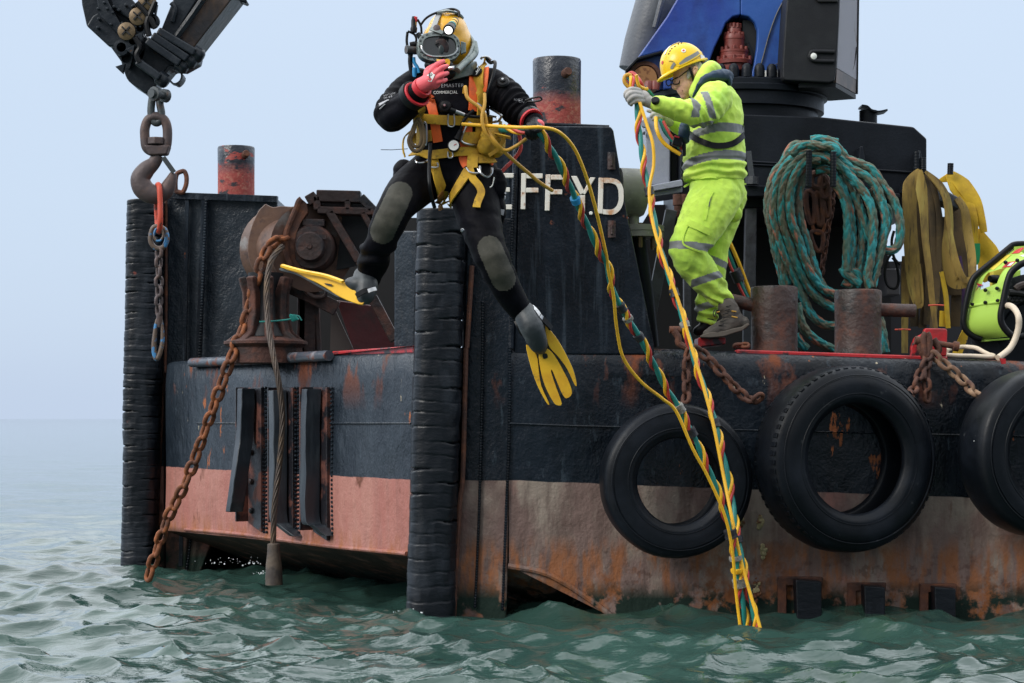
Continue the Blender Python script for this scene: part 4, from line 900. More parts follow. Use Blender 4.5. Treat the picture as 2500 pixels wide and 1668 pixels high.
# turntable
Yt = 14.5; kt = Yt/5100/2.9375; ct = W('G', 885, 850, Yt)
mb = MB(); R1 = 612*kt; zb = lambda y: (850-y)*kt
mb.lathe(ct, (0, 0, 1), [(R1*.93, -.12), (R1*.93, zb(835)), (R1, zb(830)), (R1, zb(745)), (R1*1.01, zb(740)), (R1*1.04, zb(735)), (R1*1.045, zb(700)), (R1*1.02, zb(690)), (R1*1.02, zb(660)), (R1*.97, zb(645)), (R1*.3, zb(640))], 96); tt = mb.build('turntable', M['steel2'], crane, ang=25)
for k in range(40):
    a = 2*math.pi*k/40; p = ct+V(math.cos(a)*R1*.93, math.sin(a)*R1*.93, zb(645)); mb = MB(); mb.lathe(p, (0, 0, 1), [(.036, 0), (.036, .05), (.030, .075), (.015, .09)], 12)
    if math.sin(a) < .2: mb.build('bolt_cap', M['steel2'], tt)
# column: blue, with arched opening built from pieces around it
Yb = 14.15
arch = [(683, 440), (720, 340), (775, 225), (800, 165), (850, 120), (905, 108), (960, 120), (1005, 160), (1025, 215), (1025, 270), (1020, 350), (1000, 460), (975, 560), (965, 640)]
left = [(470, -40), (380, 120), (270, 290), (165, 415), (80, 500), (78, 535), (235, 645)]
mb = MB()
mb.ext(WP('G', [(480, -60), (375, 120), (165, 415), (345, 368), (352, 380), (350, 640), (640, 640), (640, 525), (683, 440), (720, 340), (775, 225), (800, 165), (850, 120), (905, 108), (905, -60)], Yb), .5)
mb.ext(WP('G', [(905, -60), (905, 108), (960, 120), (1005, 160), (1025, 215), (1025, 270), (1020, 350), (1000, 460), (975, 560), (965, 640), (1210, 650), (1260, 600), (1260, -60)], Yb), .5)
col = mb.build('column', M['blue'], crane, bevel=.012)
cp('G', [(82, 505), (165, 418), (345, 370), (350, 640), (235, 645), (80, 535)], Yb+.06, .35, 'blue', 'column_foot', parent=col)
cp('G', [(78, 500), (163, 412), (345, 362), (345, 382), (168, 432), (84, 522)], Yb-.02, .08, 'steel2', 'foot_rim', .006, parent=col)
cp('G', [(600, -40), (1040, -40), (1040, 640), (600, 640)], Yb+.42, .05, 'dark', 'column_back', parent=col)
cp('G', [(700, 500), (1000, 500), (980, 640), (640, 640)], Yb+.2, .1, 'dark', 'drive_housing', parent=col)
mb = MB(); mb.tube(cr(WP('G', [(1205, 20), (1160, 110), (1110, 250), (1075, 380), (1045, 490)], Yb-.01), 5), .006, 6); mb.tube(cr(WP('G', [(1140, 470), (1175, 455), (1210, 440)], Yb-.01), 3), .004, 6); mb.build('cable', M['grey2'], crane)
for r_ in ([(1078, 505), (1170, 502), (1168, 565), (1076, 560)], [(1076, 570), (1168, 572), (1166, 630), (1076, 628)]): cp('G', r_, Yb-.012, .010, 'stw', 'white_patch', 0, parent=col)
mb = MB(); mb.lathe(W('G', 218, 565, Yb+.05), (0, -1, 0), [(.115, 0), (.115, .03), (.09, .035), (.085, .02)], 28); mb.build('round_cover', M['rust'], col)
mb = MB(); mb.lathe(W('G', 216, 565, Yb+.03), (0, -1, 0), [(.083, 0), (.083, .02)], 28); mb.build('cover_face', pm('ochre_rust', (.30, .14, .05), .7, layers=[dict(c=(.16, .06, .02), s=30, lo=.5, hi=.6)]), col)
for x in (245, 292): mb = MB(); mb.lathe(W('G', x, 645, Yb-.1), (0, 0, 1), [(.03, 0), (.03, .04), (.02, .06)], 10); mb.build('bolt_cap', M['motor'], col)
# red motor
Ym = 14.22; km = Ym/5100/2.9375; cm = W('G', 858, 515, Ym); mz = lambda y: (515-y)*km
mb = MB(); mb.lathe(cm, (0, 0, 1), [(104*km, 0), (108*km, mz(500)), (108*km, mz(470)), (104*km, mz(468)), (128*km, mz(466)), (130*km, mz(440)), (112*km, mz(430)), (104*km, mz(425)), (104*km, mz(410)), (101*km, mz(405)), (101*km, mz(385)), (104*km, mz(382)), (104*km, mz(366)), (74*km, mz(360)), (74*km, mz(290)), (77*km, mz(286)), (77*km, mz(268)), (70*km, mz(250)), (54*km, mz(245)), (54*km, mz(215)), (50*km, mz(208)), (50*km, mz(196)), (40*km, mz(193))], 40)
mt = mb.build('slewing_motor', M['motor'], crane, ang=30)
for (R_, y) in ((118, 432), (90, 362), (64, 258), (44, 194)):
    for k in range(10):
        a = 2*math.pi*k/10+.2
        if math.sin(a) < .3: mb = MB(); mb.lathe(cm+V(math.cos(a)*R_*km, math.sin(a)*R_*km, mz(y)), (0, 0, 1), [(.012, -.01), (.012, .018), (.008, .022)], 8); mb.build('bolt', M['motor'], mt)
cp('G', [(732, 460), (775, 460), (772, 487), (732, 485)], Ym-.26, .02, 'bluet', 'blue_label', 0, parent=mt)
mb = MB(); mb.tube(cr(WP('G', [(920, 225), (955, 230), (980, 245), (985, 275)], Ym), 4), .010, 8); mb.build('pipe', M['cream'], mt)
mb = MB(); mb.box(W('G', 965, 290, Ym+.05), (.10, .12, .25)); mb.tube(cr(WP('G', [(950, 310), (985, 400), (985, 520)], Ym), 4), .02, 8); mb.build('valve_block', M['dark'], mt)
for q in range(2): mb = MB(); mb.tube(cr(WP('G', [(960, 540+q*6), (900, 580), (830, 615+q*8)], 14.0), 4), .006, 6); mb.build('wire', M['grey2'], mt)
# moulded cover box and its open side
cv = cp('G', [(1243, -60), (1618, -60), (1612, 140), (1592, 500), (1580, 585), (1540, 595), (1225, 578), (1205, 560), (1207, 450), (1228, 120)], 13.85, .55, 'plastic', 'engine_cover', .03)
mb = MB(); mb.ext(WP('G', [(1440, -10), (1600, -5), (1605, 15), (1460, 15)], 13.83), .04); mb.build('cover_recess', M['dark'], cv, bevel=.006)
mb = MB(); mb.tube(cr(WP('G', [(1578, 372), (1430, 370), (1405, 392), (1405, 415), (1440, 435), (1575, 440)], 13.84), 6), .014, 10); mb.build('cover_groove', M['plastic'], cv)
mb = MB(); mb.lathe(W('G', 1427, 406, 13.84), (0, -1, 0), [(.022, 0), (.022, .012), (.012, .018)], 14); mb.build('latch', M['stw'], cv)
mb = MB(); mb.add([W('G', 1621, -60, 13.88), W('G', 1745, -60, 14.6), W('G', 1737, 572, 14.6), W('G', 1597, 488, 13.88)], [(0, 1, 2, 3)]); mb.ext([W('G', 1621, -60, 13.88), W('G', 1745, -60, 14.6), W('G', 1737, 572, 14.6), W('G', 1597, 488, 13.88)], V(-.03, .03, 0)); mb.build('side_panel', M['pale'], cv)
mb = MB(); mb.ext([W('G', 1595, 490, 13.89), W('G', 1737, 572, 14.6), W('G', 1733, 672, 14.6), W('G', 1590, 592, 13.89)], V(-.03, .03, 0)); mb.build('lower_panel', M['dirtyp'], cv)
mb = MB(); mb.ext([W('G', 1320, 596, 13.9), W('G', 1588, 594, 13.9), W('G', 1732, 680, 14.55), W('G', 1540, 694, 14.5), W('G', 1330, 670, 14.2)], V(0, 0, -.03)); mb.build('underside', M['plastic'], cv)
mb = MB(); mb.tube([W('G', 1745, -60, 14.6), W('G', 1735, 675, 14.6)], .012, 8); mb.tube(cr(WP('G', [(1738, 340, 14.55), (1722, 450, 14.5), (1708, 500, 14.45)], 14.5), 4), .005, 6); mb.build('edge_trim', M['blackr'], cv)
# grey ram behind the column
mb = MB(); a, b = W('G', 200, 420, 14.7), W('G', 345, -60, 14.7); mb.lathe(a, (b-a), [(.14, -.1), (.16, .1), (.17, .6), (.17, 2)], 36); mb.tube([W('G', 290, 200, 14.5), W('G', 345, -20, 14.5)], .02, 8); mb.build('lifting_ram', M['ram'], crane)
mb = MB(); mb.lathe(W('G', 1820, 885, 14.3), (0, 0, 1), [(.055*1.1, 0), (.055*1.1, 90*14.3/5100/2.9375)], 20); mb.build('cradle_post', M['steel2'], crane)
mb = MB(); mb.ribbon(cr(WP('G', [(1762, 768), (1800, 775), (1830, 800), (1880, 812), (1945, 800)], 14.3), 6), .16, .012, V(0, 0, 1)); mb.build('cradle_saddle', M['steel2'], crane)
# frame under the base: beams, braces
cp('F', [(850, 168), (1040, 172), (1040, 265), (850, 258)], 13.75, .3, 'steel2', 'shelf_beam', .008)
cp('H', [(0, 400), (160, 400), (640, 430), (1040, 450), (1040, 480), (640, 470), (0, 470)], 13.72, .3, 'steel2', 'shelf_beam', .008)
mb = MB(); mb.lathe(W('F', 935, 165, 13.7), (0, 0, 1), [(.045, 0), (.045, .05)], 8); mb.quadbar(W('F', 935, 140, 13.7), W('F', 905, -100, 13.7), .035, .02, up=(0, 1, 0)); mb.build('tie_rod', M['grey2'], crane)
for f, a, b, w_, Y, m in (('F', (925, 260), (905, 1430), .075, 13.9, 'grey2'), ('F', (290, 370), (110, 1290), .075, 13.6, 'grey2'), ('F', (415, 880), (418, 1330), .05, 14.2, 'grey2')):
    mb = MB(); mb.quadbar(W(f, *a, Y), W(f, *b, Y), w_, .08, up=(0, 1, 0)); mb.build('brace', M[m], crane, bevel=.006)
mb = MB()
for x in (345, 395): mb.lathe(W('F', x, 245, 13.7), (0, 0, -1), [(.035, 0), (.035, .07), (.028, .075), (.028, .13), (.015, .15)], 12)
mb.build('hanger_bolt', M['rust'], crane)
# grey tank and its pipe
tk = thing('tank', 'weathered grey cylindrical tank on a flanged pipe beside the letter plate', 'tank', W('O', 930, 1500, 12.95))
ko = 12.95/5100/2.614; mb = MB(); mb.lathe(W('O', 815, 575, 12.95), (1, .12, -.03), [(156*ko, 0), (156*ko, 110*ko), (154*ko, 135*ko), (140*ko, 160*ko), (110*ko, 172*ko), (20*ko, 178*ko)], 40); mb.build('shell', M['galv'], tk)
mb = MB(); mb.lathe(W('O', 908, 715, 12.95), (0, 0, -1), [(.034, 0), (.034, .15), ], 16); mb.lathe(W('O', 942, 790, 12.9), (0, 0, -1), [(.155, 0), (.155, .035), (.15, .037), (.15, .072)], 24); mb.build('flange', M['galv'], tk)
for k in range(8):
    a = 2*math.pi*k/8; mb = MB(); mb.lathe(W('O', 942, 780, 12.9)+V(.12*math.cos(a), .12*math.sin(a), 0), (0, 0, -1), [(.014, 0), (.014, .15)], 6); mb.build('bolt', M['brass'], tk)
mb = MB(); mb.tube([W('O', 922, 820, 12.9), W('O', 975, 1200, 12.95), W('O', 1015, 1560, 13.0)], .055, 16); mb.build('pipe', M['steel2'], tk)
# ------------------------------------------------------------------ tyres hung on chains
def tyre(label, f, cx, cy, Y, R, Ri, wd, yaw, tread, seed, lean=0):
    root = thing('tyre', label, 'tyre', W(f, cx, cy, Y), 'tyres hung along the barge side as fenders')
    c = W(f, cx, cy, Y); ax = Matrix.Rotation(yaw, 3, 'Z') @ (Matrix.Rotation(lean, 3, 'X') @ V(0, -1, 0)); ref = V(0, 0, 1)
    h = wd/2; rs = R-Ri
    prof = [(Ri+.012, -h*.55), (Ri, -h*.72), (Ri+.015, -h*.86), (Ri+rs*.35, -h*1.0), (Ri+rs*.7, -h*.97), (R-.035, -h*.86), (R-.010, -h*.72), (R, -h*.40), (R+.003, 0), (R, h*.40), (R-.010, h*.72), (R-.022, h*.80), (R-.035, h*.86), (R-.045, h*.885), (R-.048, h*.90), (R-.06, h*.915), (Ri+rs*.7, h*.97), (Ri+rs*.5, h*1.0), (Ri+rs*.35, h*1.0), (Ri+rs*.22, h*.96), (Ri+rs*.20, h*.965), (Ri+.03, h*.90), (Ri+.012, h*.83), (Ri+.002, h*.76), (Ri, h*.68), (Ri+.006, h*.55), (Ri+.02, h*.52), (Ri+rs*.5, h*.6), (R-.05, h*.5), (R-.04, 0), (R-.05, -h*.5), (Ri+rs*.5, -h*.6), (Ri+.02, -h*.52), (Ri+.012, -h*.55)]
    mb = MB(); n = 128; mb.lathe(c, ax, prof, n, ref=ref, capped=False)
    r = (ref-ax*ref.dot(ax)).normalized(); q = ax.cross(r)
    # slight sag and wear of the carcass
    for i, v in enumerate(mb.v):
        d = v-c; z = d.dot(r); mb.v[i] = v+r*(-.010 if z < 0 else .006)*abs(z)/R+d.normalized()*noise.noise(Vector((v.x*4+seed, v.z*4, 0)))*.006
    b = mb.build('carcass', M['tyre'], root, ang=60)
    if tread:
        mb = MB()
        for k in range(64):
            a = 2*math.pi*k/64; a2 = a+.058; rad = lambda t: r*math.cos(t)+q*math.sin(t)
            for (h0, h1, sk) in ((-.70, -.40, .02), (-.34, -.04, 0), (.04, .34, .02), (.40, .76, 0)):
                ps = [c+rad(a+sk)*(R-.008)+ax*h*h0, c+rad(a2+sk)*(R-.008)+ax*h*h0, c+rad(a2+sk)*(R-.010)+ax*h*h1, c+rad(a+sk)*(R-.010)+ax*h*h1]
                vs = ps+[p+((p-c)-ax*(p-c).dot(ax)).normalized()*.007 for p in ps]
                mb.add(vs, [(0, 1, 2, 3), (7, 6, 5, 4), (0, 4, 5, 1), (1, 5, 6, 2), (2, 6, 7, 3), (3, 7, 4, 0)])
        tag(mb.build('tread', M['tyre'], root, bevel=.004))
    # raised moulding rings and lettering blocks on the wall
    mb = MB(); rad = lambda t: r*math.cos(t)+q*math.sin(t)
    for rr in (Ri+rs*.30, Ri+rs*.78): mb.tube([c+rad(2*math.pi*k/96)*rr+ax*h*(.975 if rr > Ri+rs*.5 else .985) for k in range(96)], .0035, 6, closed=True)
    mb.build('wall_ring', M['tyre'], root)
    return root, c, ax, r, q
tyre('smooth black tyre crossed by the coloured hoses, smallest and lowest of the tyres', 'A', 1551, 1103, 12.02, .437, .243, .27, math.radians(7), False, 1)
tyre('big black tyre with worn block tread, hanging between the smooth tyres', 'A', 1940, 1053, 12.02, .528, .308, .34, math.radians(20), True, 2)
tyre('black tyre with white scratches cut off by the right edge of the photo', 'A', 2384, 1038, 12.02, .475, .280, .33, math.radians(21), False, 3)
mb = MB()
for (a, b) in (((1640, 815), (1693, 783)), ((1625, 800), (1632, 795)), ((1518, 822), (1545, 812)), ((1600, 790), (1602, 850)), ((1508, 855), (1515, 852)), ((1585, 680), (1590, 740))):
    mb.tube([W('N', *a, 11.80), W('N', *b, 11.80)], .0022, 5)
mb.build('scratch', M['stw'], [o for o in C.objects if o.get('label', '').startswith('black tyre with white')][0])
RC = M['rust']
chain('rusty chain dropping straight down to the smallest tyre', WP('M', [(745, 130, 12.20), (725, 190, 12.2), (720, 300, 12.2), (722, 400, 12.2), (716, 485, 12.15)], 12.2), .068, .0135, RC, name='tyre_chain', group='chains that hold the tyres', seed=3, width=.072)
chain('rusty chain slanting down to the left shoulder of the treaded tyre', WP('M', [(745, 120, 12.20), (820, 160, 12.22), (900, 240, 12.22), (1000, 350, 12.2), (1080, 430, 12.18), (1160, 470, 12.10), (1230, 400, 12.12)], 12.2), .066, .0135, RC, name='tyre_chain', group='chains that hold the tyres', seed=4, width=.072)
chain('rusty chain running from the red lug down to the right shoulder of the treaded tyre', WP('N', [(1235, 285, 12.26), (1190, 370, 12.22), (1150, 470, 12.2), (1110, 560, 12.1), (1125, 610, 12.0)], 12.2), .066, .0135, RC, name='tyre_chain', group='chains that hold the tyres', seed=5, width=.070)
chain('loose rusty chain end dangling below the red lug', WP('N', [(1215, 330, 12.25), (1205, 420, 12.21), (1213, 520, 12.2), (1208, 630, 12.2)], 12.2), .066, .0125, RC, name='tyre_chain', group='chains that hold the tyres', seed=6, width=.066)
chain('rusty chain slanting from the red lug to the tyre at the right edge', WP('N', [(1240, 290, 12.25), (1300, 350, 12.22), (1390, 420, 12.2), (1470, 500, 12.15), (1560, 590, 12.0), (1590, 560, 12.02)], 12.2), .070, .0135, pm('pale_rusty_chain', (.16, .085, .05), .8, layers=[dict(c=(.30, .19, .11), s=12, lo=.5, hi=.66), dict(c=(.07, .03, .02), s=9, lo=.5, hi=.66)], bump=[(60, .7, .004)]), name='tyre_chain', group='chains that hold the tyres', seed=7, width=.074)
for f, pts, lab in (('N', [(1160, 215), (1175, 270), (1200, 300), (1225, 260), (1215, 190), (1195, 168), (1178, 190), (1185, 260)], 'big rusty shackle pinned through the red lug'),):
    s = thing('lug_shackle', lab, 'shackle', W(f, 1200, 250, 12.3), None)
    mb = MB(); mb.tube(cr(WP(f, [(1168, 210), (1172, 270), (1205, 315), (1250, 300), (1285, 270), (1250, 205)], 12.30), 6), .022, 10); mb.build('bow', M['rust'], s)
    mb = MB(); mb.tube(cr(WP(f, [(1205, 165), (1190, 200), (1200, 300), (1222, 300), (1222, 200), (1208, 165)], 12.26), 6), .020, 10); mb.build('ring', M['rust'], s)
    mb = MB(); mb.lathe(W(f, 1160, 215, 12.30), V(1, 0, -.15), [(.026, -.025), (.026, .03), (.018, .035), (.018, .20), (.03, .205), (.03, .235)], 12); mb.build('pin', M['redtrim'] if 0 else M['rust'], s)
chain('heap of rusty chain lying along the deck edge under the letter plate', WP('M', [(-70, 25, 12.40), (-20, 70, 12.34), (40, 60, 12.38), (90, 68, 12.34), (150, 60, 12.38), (200, 66, 12.34), (240, 50, 12.38), (225, 40, 12.36), (262, 68, 12.36)], 12.36), .058, .012, M['rust'], name='deck_chain', seed=8, width=.062)
chain('short rusty chain lying on deck beside the foot block', WP('F', [(790, 1455, 12.5), (830, 1448, 12.5), (880, 1450, 12.5), (930, 1445, 12.5)], 12.5), .045, .010, M['rust'], name='deck_chain', seed=9, width=.048)
chain('dark rusty chain hanging inside the coil of teal rope', WP('H', [(600, 400), (605, 520), (575, 680), (560, 800), (545, 900), (530, 1000)], 13.5), .045, .009, M['rust'], name='hanging_chain', seed=10, width=.05)
rg = thing('shackle_bunch', 'bunch of orange rusty shackles hanging inside the coil of teal rope', 'shackles', W('H', 510, 350, 13.45))
for pts, r_ in (([(470, 350), (490, 325), (530, 325), (570, 360), (560, 400), (520, 415), (480, 400)], .028), ([(545, 340), (580, 400), (570, 470), (540, 470), (530, 400)], .030), ([(445, 440), (440, 520), (460, 620), (480, 640), (495, 560), (485, 460)], .022), ([(500, 460), (505, 560), (520, 640), (540, 640), (545, 540), (530, 450)], .024), ([(560, 440), (555, 520), (575, 600), (590, 560), (580, 460)], .018), ([(480, 640), (500, 700), (540, 700), (555, 650), (520, 630)], .014), ([(470, 700), (490, 780), (520, 820), (545, 780), (540, 700)], .018)):
    mb = MB(); mb.tube(cr(WP('H', pts, 13.45), 5, closed=True), r_*.8, 8, closed=True); mb.build('shackle', M['rusto'] if r_ < .015 else M['rust'], rg)

# ------------------------------------------------------------------ plaited rope coil
RB = []
def plait(pts, R, tone):
    """8-strand plait: a tube whose surface is pressed into rows of slanting lumps"""
    path = resample(cr(pts, 10), .0065); fr_ = frames(path); n = 24; vs = []; cols = []; per = .066; m = len(path)
    pal = [(.02, .19, .20), (.04, .30, .32), (.07, .14, .11), (.11, .13, .09), (.13, .11, .075), (.025, .22, .22), (.08, .16, .13)]
    sd = random.random()*100
    for i, (p, f) in enumerate(zip(path, fr_)):
        s = i*.0065
        tw = sd+s*.6
        for k in range(n):
            a = 2*math.pi*k/n+tw; col = int(math.floor(((a % (2*math.pi))/(math.pi/2)))); fa = ((a % (math.pi/2))/(math.pi/2))*2-1
            ph = s/per+(abs(fa)*.75 if True else 0)+(.5 if col % 2 else 0)
            j = math.floor(ph); fph = ph-j; lump = math.sin(math.pi*fph)**.7*(.55+.45*math.cos((abs(fa)-.5)*math.pi))
            rr = R*(.70+.46*lump)
            if fa > 0 and False: pass
            vs.append(p+(f[1]*math.cos(a)+f[2]*math.sin(a))*rr)
            half = 0 if fa < 0 else 1
            h = (math.sin((j*12.9898+col*78.233+half*37.7+sd))*43758.5453) % 1
            zone = noise.noise(Vector((p.x*2.2+sd, p.y, p.z*2.0)))
            c = pal[int(h*7) % 7] if zone < .12+tone else pal[2+int(h*4)]
            if h > .965: c = (.34, .14, .09)
            cols.append((c[0], c[1], c[2], 1))
    fs = []
    for i in range(m-1):
        for k in range(n): k2 = (k+1) % n; fs.append((i*n+k, i*n+k2, (i+1)*n+k2, (i+1)*n+k))
    fs.append(list(range(n))[::-1]); fs.append(list(range((m-1)*n, m*n)))
    return vs, fs, cols
YP = 13.35
runs = [
 ([(640, 130), (560, 110), (500, 125), (440, 150), (370, 140), (330, 180), (290, 260), (240, 320), (205, 430), (195, 560), (225, 700), (245, 820), (275, 930), (300, 1040)], 0),
 ([(500, 190), (420, 190), (340, 240), (275, 330), (240, 460), (235, 600), (270, 740), (320, 880), (370, 990), (420, 1110), (470, 1220), (560, 1290), (640, 1290)], 0),
 ([(520, 215), (440, 215), (370, 260), (310, 350), (285, 480), (290, 620), (325, 740), (365, 860), (410, 960), (470, 1070), (540, 1140), (640, 1190)], .04),
 ([(530, 240), (450, 240), (390, 300), (345, 400), (335, 520), (350, 640), (395, 760), (430, 870), (480, 980), (550, 1060), (640, 1100)], -.03),
 ([(560, 270), (470, 260), (430, 330), (395, 430), (390, 540), (410, 650), (445, 760), (480, 880), (520, 1000), (580, 1080), (650, 1095)], .02),
 ([(470, 110), (540, 105), (600, 130), (650, 170), (700, 230), (780, 260), (860, 300), (930, 400), (990, 480), (1030, 590), (1040, 700), (1020, 790), (960, 815), (890, 790), (840, 720), (810, 640), (780, 540), (740, 440)], .05),
 ([(500, 150), (560, 180), (640, 220), (720, 290), (800, 330), (880, 400), (920, 500), (945, 620), (930, 740), (905, 860), (880, 960), (860, 1050)], -.04),
 ([(470, 200), (560, 220), (650, 270), (730, 350), (800, 430), (850, 530), (870, 650), (860, 780), (850, 880), (830, 980), (850, 1060)], .06),
 ([(480, 250), (560, 260), (640, 320), (700, 400), (750, 480), (790, 600), (800, 720), (790, 850), (775, 960), (760, 1050)], 0),
 ([(500, 300), (580, 300), (630, 350), (680, 440), (715, 540), (730, 660), (735, 780), (725, 900), (720, 1000), (740, 1050)], .05),
 ([(620, 380), (670, 460), (700, 560), (705, 700), (700, 820), (695, 930), (690, 960), (740, 1000), (790, 1040)], .0),
 ([(340, 200), (400, 150), (460, 140), (540, 150), (600, 150), (640, 190), (600, 200)], -.2),
 ([(380, 1150), (400, 1250), (440, 1330), (520, 1400), (620, 1450)], -.1),
 ([(370, 1350), (400, 1400), (450, 1450)], -.1),
 ([(905, 1240), (925, 1330), (935, 1400), (945, 1470)], .1),
 ([(300, 280), (260, 360), (225, 480), (215, 620), (250, 780), (290, 900), (310, 1000), (320, 1040)], -.15),
 ([(850, 420), (900, 520), (960, 560), (950, 680), (900, 800), (870, 900), (890, 980)], -.12),
 ([(660, 960), (700, 940), (760, 960), (780, 1010), (720, 1030), (670, 1010)], -.05),
]
allv = []; allf = []; allc = []
for qi, (pts, tone) in enumerate(runs):
    dep = [YP-.02-.03*(qi % 4)+.10*(qi in (0, 15, 16)) for _ in pts]
    if qi in (12, 13, 14): dep = [13.15]*len(pts)
    if qi == 11: dep = [YP-.14]*len(pts)
    vs, fs, cols = plait([W('H', p[0], p[1], dp) for p, dp in zip(pts, dep)], .0275, tone)
    o_ = len(allv); allv += vs; allf += [[o_+i for i in f] for f in fs]; allc += cols
mb = MB(); mb.v = allv; mb.f = allf; mb.m = [0]*len(allf)
rc = mb.build('rope_coil', M['rope'], None, origin=W('H', 560, 160, YP), ang=180)
tag(rc, 'thick coil of weathered teal and brown plaited mooring rope hung on black pegs', 'rope')
ca = rc.data.color_attributes.new('ropecol', 'FLOAT_COLOR', 'POINT'); ca.data.foreach_set('color', np.array(allc, dtype=np.float32).ravel())
def peg(f, a, b, Y, r=.019):
    mb = MB(); pa, pb = W(f, *a, Y), W(f, *b, Y); L_ = (pb-pa).length; n = max(6, int(L_/.018)); prof = []
    for i in range(n): prof += [(r, L_*i/n), (r*1.10, L_*(i+.35)/n), (r, L_*(i+.7)/n)]
    mb.lathe(pa, pb-pa, prof, 12); mb.build('rebar_peg', M['steel2'], crane)
peg('H', (455, 410), (459, 170), 13.16); peg('H', (612, 410), (612, 178), 13.16); peg('H', (1145, 300), (1145, 180), 13.5); peg('H', (1186, 300), (1186, 220), 13.5); peg('H', (1358, 330), (1361, 255), 13.7)

# ------------------------------------------------------------------ webbing slings on the pegs
SG = 'lifting slings hung on the pegs'
def sling(label, strips, mat, Y):
    root = thing('sling', label, 'sling', W('H', strips[0][0][0][0], strips[0][0][0][1], Y), SG)
    for pts, wd in strips:
        p3 = [W('H', p[0], p[1], Y-(p[2] if len(p) > 2 else 0)) for p in pts]
        path = cr(p3, 8); n = len(path)
        ws = [wd[min(int(i/n*len(wd)), len(wd)-1)] if isinstance(wd, list) else wd for i in range(n)]
        if isinstance(wd, list): ws = [float(np.interp(i/(n-1)*(len(wd)-1), range(len(wd)), wd)) for i in range(n)]
        k = Y/5100/2.6129
        nr = [V(math.sin(i*.11+p3[0].x*7)*.55, -1, 0).normalized() for i in range(n)]
        mb = MB(); mb.ribbon(path, [w_*k for w_ in ws], .008, nr, arch=.18, seg=8); mb.build('band', M[mat], root)
    return root
sling('muddy yellow sling folded over the left peg, widest at its shoulder', [([(1165, 300), (1110, 400), (1100, 560), (1105, 720), (1115, 860), (1120, 1000), (1140, 1120), (1165, 1160), (1165, 1040), (1150, 900)], [30, 110, 110, 105, 95, 80, 60, 45, 40, 40])], 'sling', 13.45)
sling('pale mustard sling hanging in one long narrow strip to the red lug', [([(1168, 300, .05), (1175, 420, .05), (1190, 560, .05), (1200, 750, .05), (1225, 950, .05), (1245, 1150, .05), (1265, 1310, .05)], [20, 75, 65, 50, 42, 36, 30])], 'sling', 13.42)
sling('brown dirty sling behind the mustard strip', [([(1195, 330), (1235, 450), (1250, 620), (1255, 800), (1265, 1000), (1255, 1200), (1245, 1310)], [30, 60, 60, 50, 45, 40, 40]), ([(1215, 330), (1262, 450), (1285, 600), (1285, 800), (1280, 950), (1270, 1150)], [20, 40, 36, 36, 36, 36])], 'slingb', 13.5)
sling('yellow brown sling hanging in a deep open loop with its bottom edge turned up', [([(1205, 320), (1290, 400), (1340, 500), (1350, 640), (1340, 800), (1350, 920), (1380, 1010), (1430, 1030), (1470, 1020)], [30, 55, 60, 60, 70, 80, 85, 60, 40]), ([(1200, 310, .04), (1260, 370, .04), (1320, 470, .04), (1345, 620, .04), (1375, 800, .04), (1410, 930, .04), (1450, 1000, .04), (1500, 1000, .04)], [20, 35, 35, 30, 40, 45, 40, 40]), ([(1400, 480, -.1), (1450, 560, -.1), (1470, 700, -.1), (1495, 850, -.05), (1500, 990, 0)], [50, 60, 60, 55, 50])], 'sling', 13.5)
sling('bright yellow sling with a green end on the right peg', [([(1350, 325), (1400, 400), (1460, 500), (1500, 620), (1510, 720), (1520, 800)], [60, 120, 90, 70, 50, 30]), ([(1360, 330), (1440, 400), (1510, 500), (1550, 600), (1575, 700)], [60, 110, 90, 60, 40]), ([(1290, 370), (1350, 350)], [20, 60])], 'slingy', 13.75)
g = [o for o in C.objects if o.get('label', '').startswith('bright yellow sling with')][0]
mb = MB(); mb.ribbon(cr([W('H', 1520, 770, 13.72), W('H', 1521, 840, 13.72), W('H', 1523, 905, 13.72)], 4), [.055, .055, .055, .055, .055, .05, .045, .035, .02], .02, V(0, -1, 0)); mb.build('green_end', M['slingg'], g)
sling('orange yellow sling flaring out to the right above the green machine', [([(1530, 680), (1570, 780), (1600, 850), (1590, 950), (1560, 1010)], [40, 120, 150, 110, 40])], 'slingy', 13.8)
sling('dirty yellow sling hanging lowest behind the bollard pin', [([(1080, 850), (1075, 1000), (1070, 1200), (1068, 1470)], [60, 60, 50, 46])], 'sling', 13.6)
sling('yellow sling ends lying in folds on the deck behind the red lug', [([(1300, 950), (1330, 1100), (1340, 1250), (1345, 1310)], [30, 36, 36, 30]), ([(1460, 1330, -.1), (1430, 1400, -.1), (1400, 1480, -.1)], [60, 60, 60]), ([(1310, 1200), (1305, 1300)], [40, 40])], 'slingy', 13.5)
sling('thin purple sling hanging at the back between the yellow ones', [([(1420, 850), (1440, 1000), (1445, 1150), (1460, 1300)], [20, 20, 20, 20])], 'slingp', 13.7)
sling('dark grubby slings bunched at the back', [([(1130, 420, -.1), (1150, 700, -.1), (1150, 1000, -.1)], [90, 130, 120]), ([(1240, 400, -.1), (1260, 700, -.1), (1240, 1290, -.1)], [60, 150, 120]), ([(1370, 500, -.12), (1400, 800, -.12), (1400, 1100, -.12)], [110, 150, 130]), ([(1470, 560, -.16), (1480, 800, -.16), (1480, 1000, -.16)], [50, 90, 90]), ([(1190, 900, -.1), (1200, 1100, -.1), (1180, 1310, -.1)], [60, 60, 60]), ([(1300, 600, -.1), (1310, 900, -.1), (1300, 1300, -.1)], [60, 60, 60]), ([(1120, 1000, -.1), (1130, 1300, -.1)], [60, 60]), ([(1390, 560, -.15), (1400, 900, -.15), (1390, 1300, -.15)], [60, 70, 60])], 'slingb', 13.75)
